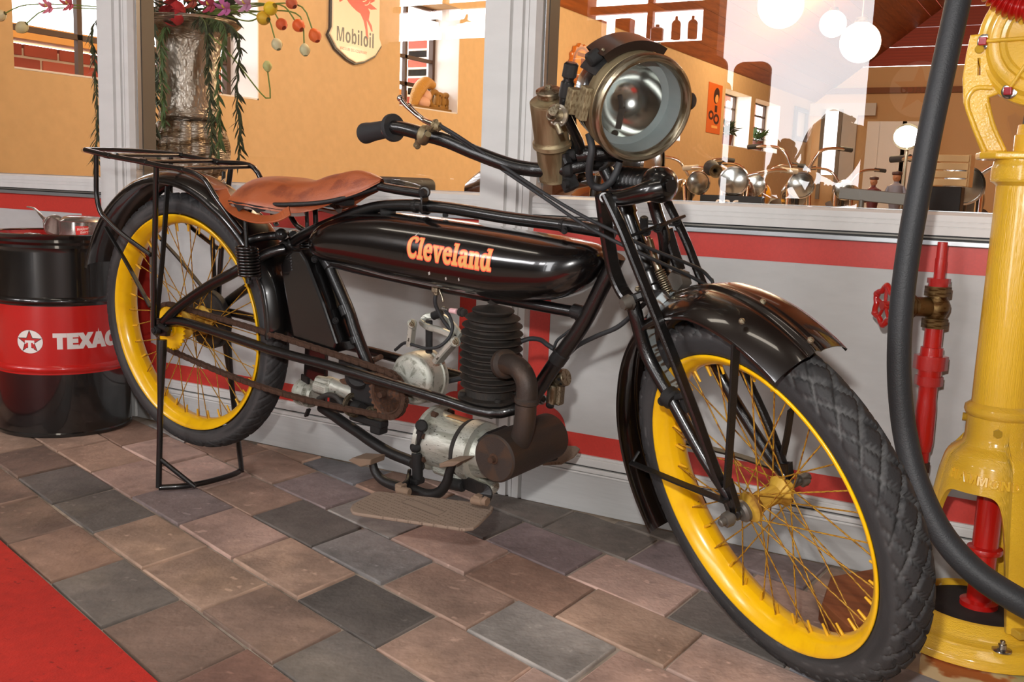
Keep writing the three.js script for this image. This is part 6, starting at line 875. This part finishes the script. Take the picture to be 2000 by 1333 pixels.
// silver urn with silk flowers close behind the glass
const UZ = -0.75, UC = [-3.2731, 0.895, -0.75], US = 0.002103;
const urn = thing('flower_urn', 'tall weathered silver urn with a ribbed foot close behind the glass', 'urn', [UC[0], 0, UZ]);
{ const y = { top: 1.4151, lip: 1.387, low: 1.0198, bulb: 0.9472, bot: 0.8574 }, q = US;
  const silver = std('#a89f93', 0.36, 0.75, { map: tex(512, (u, v) => mix([1, 1, 1], [0.55, 0.47, 0.36], st(0.42, 0.7, n4(u, v))), true, [2, 1]), bumpMap: tex(512, (u, v) => { const a = n4(u * 1, v * 1); return Math.abs(a - 0.5) * 2; }, false, [1.5, 2]), bumpScale: 0.012 });
  part('urn_body', turn([[52 * q, y.low], [60 * q, y.low + 0.02], [56 * q, y.low + 0.06], [55 * q, (y.low + y.lip) / 2], [60 * q, y.lip - 0.05], [68 * q, y.lip - 0.02], [88 * q, y.lip + 0.01], [98 * q, y.top], [94 * q, y.top + 0.012], [80 * q, y.top + 0.006]], [0, 0, 0], Up, 64), silver, urn);
  part('urn_bulb', grid((u, v) => { const a = u * 2 * PI, t = v, r = (52 + 20 * Math.sin(PI * Math.min(1, t * 0.8 + 0.12))) * q * (1 + 0.07 * Math.abs(Math.cos(a * 9))), yy = y.bot - 0.05 + (y.low - y.bot + 0.05) * t; return [r * Math.sin(a), yy, r * Math.cos(a)]; }, 180, 16, { closedU: true }), silver, urn);
  part('urn_stem', turn([[60 * q, 0.002], [62 * q, 0.03], [40 * q, 0.06], [34 * q, 0.3], [36 * q, y.bot - 0.12], [54 * q, y.bot - 0.05]], [0, 0, 0], Up, 48), silver, urn); }
const bunch = [UC[0], 1.4151 + 0.03, UZ];
const petalGeo = grid((u, v) => { const a = (v - 0.5) * 1.5, r = 0.5 * Math.sin(PI * Math.min(0.93, 0.12 + u * 0.75)) * (1 + 0.02); return [r * Math.sin(a), u, r * Math.cos(a)]; }, 8, 6);
const petalMat = {}; const pm = c => petalMat[c] ??= phys(c, 0.55, 0, { sheen: 0.3 });
const greenStem = std('#6d8a3c', 0.6);
function tulip(p, tip, size, color, label, fromB = true) {
  const t = thing('tulip', label, 'flower', p, 'silk flowers in the urn'); delete t.userData.group; const d = v3(tip).normalize();
  for (let i = 0; i < 6; i++) { const g = petalGeo.clone().scale(size * (i % 2 ? 0.94 : 1), size * 1.15, size * (i % 2 ? 0.94 : 1)).rotateY(i / 6 * 2 * PI); part('petal', put(g, [0, 0, 0], d.toArray()), pm(color), t); }
  const s = sub(bunch, p), e = d.clone().multiplyScalar(-0.1).toArray(); if (fromB) part('stem', sweep([[0, 0, 0], e, addv(mid(e, s, 0.5), [0, 0.015, 0]), s], 0.0028, { smooth: 1, n: 24, seg: 6 }), greenStem, t);
}
const Zf = -0.62;
[[[-2.7247, 1.4135, -0.62], [0.9, 0.25, 0.2], 0.05, '#f2d21c', 'bright yellow tulip, the upper of two beside the orchids'], [[-2.763, 1.3972, -0.62], [0.85, -0.25, 0.1], 0.05, '#e0b520', 'golden yellow tulip just below the brightest yellow one'], [[-2.6616, 1.3776, -0.62], [0.6, -0.5, 0.2], 0.042, '#df5a20', 'dark orange tulip nearest the yellow tulips'], [[-2.5824, 1.3702, -0.62], [0.75, -0.6, 0.2], 0.045, '#f2641c', 'orange tulip in the middle of the drooping row'], [[-2.5021, 1.338, -0.62], [0.55, -0.8, 0.1], 0.045, '#ee6a1e', 'outermost orange tulip, drooping next to the enamel sign'], [[-2.6171, 1.4507, -0.62], [0.6, -0.5, 0.1], 0.042, '#cc5526', 'orange red tulip at the top edge above the drooping row'], [[-2.6816, 1.3132, -0.62], [0.5, -0.85, 0.1], 0.04, '#dcd9b4', 'pale white tulip hanging below the yellow tulips'], [[-2.5404, 1.2897, -0.62], [0.25, -0.95, 0.1], 0.038, '#d8d8b0', 'pale greenish tulip hanging under the orange row'], [[-2.7172, 1.1968, -0.62], [-0.1, 1, 0], 0.034, '#c9cf8e', 'closed green tulip bud hanging lowest'], [[-4.1374, 1.4361, -0.62], [-0.8, -0.5, 0.2], 0.052, '#cfcda6', 'pale tulip drooping alone at the left window'], [[-4.2874, 1.4871, -0.62], [-0.9, -0.3, 0.2], 0.05, '#d5cfae', 'pale tulip at the left edge of the picture']]
  .forEach(([p, d, s, c, l]) => tulip(p, d, s, c, l));
{ const p = [-3.1914, 1.4303, -0.62], t = thing('rose', 'round red rose over the rim of the urn', 'flower', p); const m = pm('#c02a35'); for (let k = 0; k < 4; k++) for (let i = 0; i < 5; i++) { const s = 0.016 + k * 0.012, g = petalGeo.clone().scale(s * 1.5, s * 1.5, s * 1.5).rotateX(0.12 * k).rotateY(i / 5 * 2 * PI + k * 0.7); part('petal', put(g, [0, 0, -0.01], [0.1, -0.05, 1]), m, t); } part('sepal', put(new THREE.ConeGeometry(0.02, 0.05, 8), [0, 0.0, -0.03], [0.1, 0.4, -1]), greenStem, t); }
[[[-2.9333, 1.4431, -0.62], '#c069a8', 'pink orchid bloom over the urn rim'], [[-2.8275, 1.452, -0.62], '#cf9cc4', 'lilac orchid bloom right of the pink orchid'], [[-3.982, 1.5051, -0.62], '#d87f97', 'pink bloom high at the left window'], [[-3.8456, 1.5101, -0.62], '#c75a6a', 'rose pink bloom beside the left mullion'], [[-3.0144, 1.4589, -0.62], '#a03050', 'dark red bloom above the urn rim'], [[-3.1111, 1.4796, -0.62], '#8f3a2a', 'brick red bloom above the rose']].forEach(([p, c, l]) => { const t = thing('orchid', l, 'flower', p); for (let i = 0; i < 5; i++) part('petal', put(petalGeo.clone().scale(0.04, 0.045, 0.03), [0, 0, 0], [Math.cos(i * 1.257 + 0.3), Math.sin(i * 1.257 + 0.3), 0.45]), pm(c), t); part('heart', ball([0, 0, 0.008], 0.009, [1, 1, 1], 10), pm('#d8c04a'), t); });
{ const t = thing('rose_leaves', 'dark green leaves filling the top of the urn', 'leaves', bunch); leaves(150, () => { const a = rr(0, 6.28), r = rr(0.02, 0.17); return [[r * Math.cos(a), rr(-0.02, 0.08), r * Math.sin(a) * 0.8], [Math.cos(a), rr(-0.7, 0.7), Math.sin(a)], rr(0.07, 0.13)]; }, leafDark, t); }
[[[-3.6232, 1.4179, -0.58], [-3.637, 1.2351, -0.58], [-3.6316, 1.049, -0.58], [-3.6448, 0.8814, -0.58], [-3.6421, 0.7862, -0.58], 'trailing willow vine left of the narrow mullion'], [[-3.282, 1.4014, -0.58], [-3.2777, 1.2255, -0.58], [-3.2857, 1.0274, -0.58], [-3.2969, 0.8259, -0.58], 'trailing vine along the left side of the urn'], [[-2.9947, 1.3688, -0.58], [-2.9806, 1.1986, -0.58], [-2.9719, 1.0267, -0.58], [-2.9653, 0.8917, -0.58], 'trailing vine hanging down the right side of the urn'], [[-2.8928, 1.3456, -0.58], [-2.9347, 1.1786, -0.58], [-2.9232, 0.9884, -0.58], [-2.9354, 0.8728, -0.58], 'leafy vine right of the urn, second from the wall'], [[-2.8272, 1.3243, -0.58], [-2.8338, 1.1204, -0.58], [-2.8216, 0.9698, -0.58], [-2.8304, 0.8518, -0.58], 'outermost trailing vine, clear of the urn'], [[-3.2306, 1.3603, -0.58], [-3.2406, 1.1853, -0.58], [-3.2273, 1.0075, -0.58], 'short vine over the front of the urn']].forEach(a => {
  const label = a[a.length - 1], pts = a.slice(0, -1), t = thing('trailing_vine', label, 'vine', pts[0]), P = path([bunch, ...pts].map(p => sub(p, pts[0])), { smooth: 1, n: 90 });
  part('stem', sweep([bunch, ...pts].map(p => sub(p, pts[0])), 0.002, { smooth: 1, n: 60, seg: 5 }), leafGreen, t);
  leaves(Math.round(44 * pts.length), k => { const q = P[Math.min(P.length - 1, Math.floor(12 + k * (P.length - 13)))]; return [[q.x, q.y, q.z], [rr(-0.8, 0.8), rr(-1.4, -0.5), rr(-0.5, 0.8)], rr(0.035, 0.062)]; }, rnd() < 0.5 ? leafGreen : leafDark, t); });

// motorcycles parked in that room
function motorbike(name, label, p, turnY, o) {
  const t = thing(name, label, 'motorcycle', [p[0] - 1.1 * Math.cos(turnY), p[1], p[2] + 1.1 * Math.sin(turnY)]); t.rotation.y = turnY;
  const paintM = phys(o.paint, 0.25, o.metal ?? 0, { clearcoat: 1, clearcoatRoughness: 0.05 }), W = (x, n, s) => { const g = group(n, t); g.position.set(x, 0.33, 0); part('tyre', new THREE.TorusGeometry(0.28, 0.05, 14, 44), M.softRubber, g); part('rim', new THREE.TorusGeometry(0.232, 0.014, 8, 44), M.chrome, g); part('hub', rod([0, 0, -0.05], [0, 0, 0.05], 0.035), M.chrome, g); };
  W(0, 'rear_wheel'); W(1.42, 'front_wheel');
  const fen = (cx, a0, a1, n) => part(n, fenderGeo(() => 0.352, cx, 0.33, a0, a1, crown(0.065, 0.02, 0.02, 0), 30), paintM, t);
  fen(0, 20, 200, 'rear_mudguard'); fen(1.42, 20, 165, 'front_mudguard');
  part('frame', [sweep([[0.05, 0.4, 0], [0.3, 0.34, 0.05], [0.9, 0.34, 0.05], [1.1, 0.62, 0], [1.12, 0.86, 0]], 0.019, { bend: 0.08 }), sweep([[0.02, 0.36, 0], [0.35, 0.68, 0], [1.1, 0.84, 0]], 0.019, { bend: 0.08 })], M.gloss, t);
  part('engine', [turn([[0.09, 0], [0.13, 0.01], [0.13, 0.1], [0.09, 0.11], ...[...Array(6)].flatMap((_, i) => [[0.06, 0.13 + i * 0.03], [0.095, 0.137 + i * 0.03], [0.06, 0.15 + i * 0.03]])], [0.62, 0.3, 0], [0.1, 1, 0], 28), ball([0.5, 0.33, 0], 0.13, [1.2, 0.8, 0.8])], M.alloy, t);
  part('exhaust', sweep([[0.72, 0.5, 0.08], [0.85, 0.42, 0.11], [0.7, 0.26, 0.13], [-0.25, 0.24, 0.14]], 0.026, { bend: 0.1 }), M.chrome, t);
  part('fuel_tank', grid((u, v) => { const s = u, a = v * 2 * PI, w = 0.12 * Math.sin(PI * Math.min(1, 0.06 + s * 0.9)) ** 0.6 * (0.6 + 0.5 * s), h = 0.115 * Math.sin(PI * Math.min(0.99, 0.05 + s * 0.92)) ** 0.7; return [0.56 + s * 0.5, 0.79 + 0.06 * s + h * Math.sin(a), w * Math.cos(a)]; }, 30, 28, { closedV: true }), paintM, t);
  part('seat', [grid((u, v) => { const a = v * PI; return [0.12 + u * 0.48, 0.7 + 0.05 * Math.sin(a) + 0.05 * (1 - u) ** 2, Math.cos(a) * (0.13 - 0.05 * u)]; }, 20, 12), ...(o.back ? [box(0.34, 0.08, 0.26, 0.03, [0.16, 0.79, 0])] : [])], M.satin, t);
  part('front_fork', [-0.075, 0.075].flatMap(z => [rod([1.42, 0.33, z], [1.17, 0.92, z], 0.019)]).concat(box(0.06, 0.03, 0.2, 0.008, [1.18, 0.88, 0], [-0.4, 0.9, 0])), M.chrome, t);
  const hb = o.high ?? 0.06, bar = [[1.0, 0.98 + hb, 0.37], [1.08, 0.99 + hb, 0.27], [1.16, 0.96 + hb, 0.14], [1.17, 0.93, 0], [1.16, 0.96 + hb, -0.14], [1.08, 0.99 + hb, -0.27], [1.0, 0.98 + hb, -0.37]];
  part('handlebar', sweep(bar, 0.0125, { smooth: 1, n: 60 }), M.chrome, t);
  for (const s of [1, -1]) part('grip', turn([[0, 0], [0.021, 0], [0.021, 0.004], [0.018, 0.012], [0.019, 0.12], [0, 0.125]], [1.055, 0.992 + hb, 0.285 * s], [-0.5, -0.06, 0.85 * s], 18), o.grip ?? M.softRubber, t);
  part('headlamp', turn([[0, -0.14], [0.04, -0.13], [0.08, -0.08], [0.095, -0.02], [0.095, 0]], [1.33, 0.9, 0], [1, -0.05, 0], 32), o.lampM ?? M.gloss, t); part('headlamp_rim', turn([[0.09, 0], [0.1, 0.002], [0.1, 0.014], [0.09, 0.016]], [1.33, 0.9, 0], [1, -0.05, 0], 32), M.chrome, t); part('headlamp_lens', turn([[0, 0.016], [0.05, 0.014], [0.09, 0.006]], [1.33, 0.9, 0], [1, -0.05, 0], 28), M.mirror, t);
  if (o.horn) { part('horn_bulb', ball([1.12, 0.99 + hb, 0.18], 0.055), M.softRubber, t); part('horn', turn([[0.008, 0], [0.01, 0.08], [0.02, 0.14], [0.045, 0.17]], [1.14, 0.98 + hb, 0.16], [0.9, -0.1, -0.2], 20), M.brass, t); }
  if (o.plate) { const pl = paint(512, 160, (c, w, h) => { c.fillStyle = '#111316'; c.fillRect(0, 0, w, h); c.fillStyle = '#e6ddd0'; c.font = 'bold 120px sans-serif'; c.fillText('036', 120, 122); c.font = 'bold 84px sans-serif'; c.fillText('25', 392, 132); }); const g = new THREE.BoxGeometry(0.006, 0.13, 0.42); g.translate(1.37, 0.74, 0); const U = g.attributes.uv; part('number_plate', g, std('#ffffff', 0.5, 0, { map: pl }), t); }
  if (o.box) part('saddle_bag', [box(0.3, 0.22, 0.1, 0.03, [-0.1, 0.66, 0.17]), box(0.3, 0.22, 0.1, 0.03, [-0.1, 0.66, -0.17])], std('#2c211a', 0.6), t);
  return t;
}
const rope = std('#cfc6b2', 0.8, 0, { bumpMap: coarse, bumpScale: 0.004 });
motorbike('parked_motorcycle', 'dark chopper with black seat and backrest behind the middle window', [-1.62, 0, -1.15], 0, { paint: '#4a3426', metal: 0.6, back: true, high: 0.1, box: true });
motorbike('parked_motorcycle', 'black motorcycle with pale rope grips and bulb horn behind the right window', [-2.1695, 0, -4.6], R(-78), { paint: '#2a1412', grip: rope, horn: true, plate: true, high: 0.0 });
motorbike('parked_motorcycle', 'black motorcycle with a large black headlamp left of the rope grips', [-3.0171, 0, -6.0], R(-55), { paint: '#17110f', high: 0.12 });
motorbike('parked_motorcycle', 'motorcycle with a yellow tank behind the rope grips', [-2.6241, 0, -6.6], R(-80), { paint: '#e0a010', high: 0.1, lampM: M.chrome });
motorbike('parked_motorcycle', 'chrome motorcycle seen pale through the reflection in the glass', [-2.008, 0, -5.6], R(-70), { paint: '#2c3038', high: 0.2, lampM: M.chrome });
motorbike('parked_motorcycle', 'farthest motorcycle in the row, before the bright narrow window', [-2.2185, 0, -8.2], R(-75), { paint: '#30241c', high: 0.12, lampM: M.chrome });
motorbike('parked_motorcycle', 'black motorcycle behind the glass between hose and pump', [-0.6173, 0, -3.6], R(-85), { paint: '#1c1512', high: 0.05 });
motorbike('parked_motorcycle', 'motorcycle half hidden behind the headlamp of the old machine', [-2.5243, 0, -3.4], R(-30), { paint: '#7a3d16', metal: 0.5, high: 0.0 });
// display rail with two figurines
{ const t = thing('display_rail', 'grey display rail on a thin post behind the right window', 'rail', [0, 0, 0]), a = [-0.674, 0.825, -0.9], b = [-0.4556, 0.8105, -0.9], c = [-0.6086, 0.8077, -0.9];
  part('rail', sweep([a, b], 1, { flat: [0.035, 0.01], up: Zv }), aluDark, t); part('post', [rod([c[0], 0.001, c[2]], [c[0], c[1], c[2]], 0.008), box(0.12, 0.01, 0.12, 0.003, [c[0], 0.0, c[2]])], aluDark, t); const bb = [-0.4625, 0.8103, -0.9]; part('post', rod([bb[0], 0.001, bb[2]], [bb[0], bb[1], bb[2]], 0.008), aluDark, t); }
function figurine(p, h, coat, label) { const t = thing('figurine', label, 'figurine', p), k = h;
  part('body', [turn([[0, 0], [0.16 * k, 0], [0.16 * k, 0.03 * k], [0.1 * k, 0.05 * k], [0.1 * k, 0.3 * k], [0.12 * k, 0.42 * k], [0.11 * k, 0.52 * k], [0.14 * k, 0.66 * k], [0.13 * k, 0.74 * k], [0.05 * k, 0.79 * k], [0.045 * k, 0.83 * k]], [0, 0, 0], Up, 24), sweep([[-0.13 * k, 0.72 * k, 0], [-0.18 * k, 0.56 * k, 0.03 * k], [-0.12 * k, 0.46 * k, 0.1 * k]], 0.035 * k, { smooth: 1 }), sweep([[0.13 * k, 0.72 * k, 0], [0.18 * k, 0.56 * k, 0.03 * k], [0.12 * k, 0.46 * k, 0.1 * k]], 0.035 * k, { smooth: 1 })], std(coat, 0.5), t);
  part('head', [ball([0, 0.9 * k, 0.01 * k], 0.085 * k, [0.9, 1.1, 1]), ball([0, 0.89 * k, 0.1 * k], 0.018 * k)], std('#b5744a', 0.5), t); part('cap', turn([[0.088 * k, 0.94 * k], [0.1 * k, 0.96 * k], [0.095 * k, 1.0 * k], [0, 1.02 * k]], [0, 0, 0], Up, 20), std('#4a2418', 0.5), t); }
{ const a = [-0.5812, 0.7616, -1.3], b = [-0.5939, 0.9018, -1.3], c = [-0.6525, 0.7754, -1.3], d = [-0.662, 0.8834, -1.3], s = thing('display_shelf', 'low shelf under the two figurines', 'shelf', [(a[0] + c[0]) / 2, 0, -1.3]); const yy = a[1] - 0.03; part('board', box(0.6, 0.02, 0.25, 0.004, [0, yy - 0.012, 0]), woodFrame, s); for (const x of [-0.26, 0.26]) part('leg', rod([x, 0.001, 0], [x, yy - 0.022, 0], 0.012), woodFrame, s);
  figurine([a[0], yy, -1.3], b[1] - yy, '#8c8488', 'figurine in a dark cap standing upright right of the other'); figurine([c[0], yy, -1.3], d[1] - yy, '#6b2422', 'smaller maroon figurine left of the upright one'); }
{ const p = [-0.4583, 0.8634, -1.6], q = [-0.4688, 0.9724, -1.6], t = thing('wooden_crate', 'pale wooden crate between the hose and the pump behind the glass', 'crate', [p[0], 0, -1.6]), w = 0.13, h = q[1] - p[1]; for (let i = 0; i < 4; i++) part('slat', box(w, h / 4 - 0.004, 0.012, 0.002, [0, p[1] + (i + 0.5) * h / 4, 0.06]), std('#d9b27a', 0.7), t); part('side', [box(0.012, h, 0.12, 0.002, [w / 2, p[1] + h / 2, 0]), box(0.012, h, 0.12, 0.002, [-w / 2, p[1] + h / 2, 0])], std('#c79f68', 0.7), t); part('pedestal', box(0.1, p[1] - 0.002, 0.1, 0.004, [0, p[1] / 2 + 0.001, 0]), M.satin, t); }
// objects in front of the windows behind the camera, seen only as reflections in the glass
{ const bot = (x, y0, y1, w, label) => { const h = y1 - y0, t = thing('bottle', label, 'bottle', [x, y0, BZ - 0.06]); part('bottle_body', turn([[0, 0], [w, 0], [w, h * 0.7], [w * 0.7, h * 0.8], [w * 0.3, h * 0.86], [w * 0.3, h]], [0, 0, 0], Up, 24), std('#4a2a18', 0.3), t); };
  const sy = W2[1] + 0.005; bot(-2.9701, sy, 2.0411, 0.05, 'squat dark bottle on the window sill mirrored in the glass'); bot(-2.8223, sy, 2.0929, 0.035, 'tall bottle, left of two mirrored above the headlamp'); bot(-2.6947, sy, 2.0901, 0.036, 'tall bottle, right of two mirrored above the headlamp');
  for (const [x, w, h, label] of [[-3.4828, 0.17, 0.16, 'dark box mirrored over the far left of the right window'], [-3.2247, 0.12, 0.16, 'narrow dark box mirrored right of the wider one']]) { const t = thing('storage_box', label, 'box', [x, sy, BZ - 0.08]); part('carton', box(w, h, 0.1, 0.004, [0, h / 2, 0]), woodFrame, t); }
  const pl = thing('model_aeroplane', 'small model aeroplane hanging before the window, mirrored in the middle pane', 'model aeroplane', [-4.7066, 2.0961, BZ - 0.25]), gm = std('#8c7f70', 0.5);
  part('fuselage', turn([[0, 0], [0.022, 0.01], [0.026, 0.08], [0.012, 0.24], [0.004, 0.28]], [-0.1, 0, 0], [1, 0.06, 0], 20), gm, pl); part('wing', [box(0.07, 0.008, 0.3, 0.003, [-0.04, 0.012, 0]), box(0.035, 0.006, 0.11, 0.002, [0.165, 0.02, 0])], gm, pl); part('fin', prism([[0.14, 0.02], [0.18, 0.02], [0.18, 0.07], [0.165, 0.07]], -0.003, 0.003, 0.001), gm, pl); part('wheels', [rod([-0.05, -0.05, -0.04], [-0.05, -0.05, 0.04], 0.014), rod([-0.05, -0.05, 0], [-0.05, 0, 0], 0.005)], gm, pl); part('wire', rod([0, 0.02, 0], [0, 3.26 - pl.position.y, 0], 0.0015, 6), gm, pl);
  for (const [a, b, top, label] of [[1315, 1446, 122, 'wide dark round topped screen added to mask the doorway glow'], [1460, 1530, 132, 'narrow dark round topped screen added to mask the doorway glow']]) { const x0 = [-2.8355, -2.2792][a === 1315 ? 0 : 1], x1 = [-2.3309, -2.0207][a === 1315 ? 0 : 1], y1 = [1.7699, 1.7182][a === 1315 ? 0 : 1], r = Math.min(0.1, (x0 - x1) ? Math.abs(x1 - x0) * 0.28 : 0.1), xs = [Math.min(x0, x1), Math.max(x0, x1)]; const arcP = []; for (let k = 0; k <= 8; k++) arcP.push([xs[1] - r + r * Math.cos(PI / 2 * k / 8), y1 - r * 0.8 + r * 0.8 * Math.sin(PI / 2 * k / 8)]); for (let k = 0; k <= 8; k++) arcP.push([xs[0] + r - r * Math.sin(PI / 2 * k / 8), y1 - r * 0.8 + r * 0.8 * Math.cos(PI / 2 * k / 8)]); tag(part('added_arched_screen', prism([[xs[0], 0.002], [xs[1], 0.002], ...arcP], BZ - 0.32, BZ - 0.28, 0.006), std('#2a1d15', 0.7), scene), label, 'screen'); }  // added masks that cut dark arches into the doorway's reflection
  const sg = paint(512, 512, (c, w, h) => { c.fillStyle = '#efe9e2'; c.beginPath(); c.arc(256, 256, 250, 0, 7); c.fill(); c.strokeStyle = '#222'; c.lineWidth = 8; c.stroke(); c.beginPath(); for (let i = 0; i < 10; i++) { const q = i % 2 ? 88 : 225, t = -PI / 2 + i * PI / 5; c.lineTo(256 + q * Math.cos(t), 256 + q * Math.sin(t)); } c.closePath(); c.fillStyle = '#cc2a22'; c.fill(); c.fillStyle = '#222'; c.font = 'bold 92px sans-serif'; c.fillText('TEXACO', 66, 150 + 140); });
  const rs = 0.19, disc = put(new THREE.CylinderGeometry(rs, rs, 0.02, 48), [0, 0, 0], [0, 0, -1], [1, 0, 0]); const t = thing('round_star_sign', 'round white sign with a red star, mirrored behind the black hose', 'sign', [-1.1062, 1.5456, BZ - 0.02]); const mats = std('#ffffff', 0.5, 0, { map: sg }); { const g = clean(disc), P = g.attributes.position, U = g.attributes.uv; for (let i = 0; i < P.count; i++) U.setXY(i, 0.5 - P.getX(i) / (2 * rs), 0.5 + P.getY(i) / (2 * rs)); } part('sign_face', disc, mats, t); }
renderer.render(scene, camera);
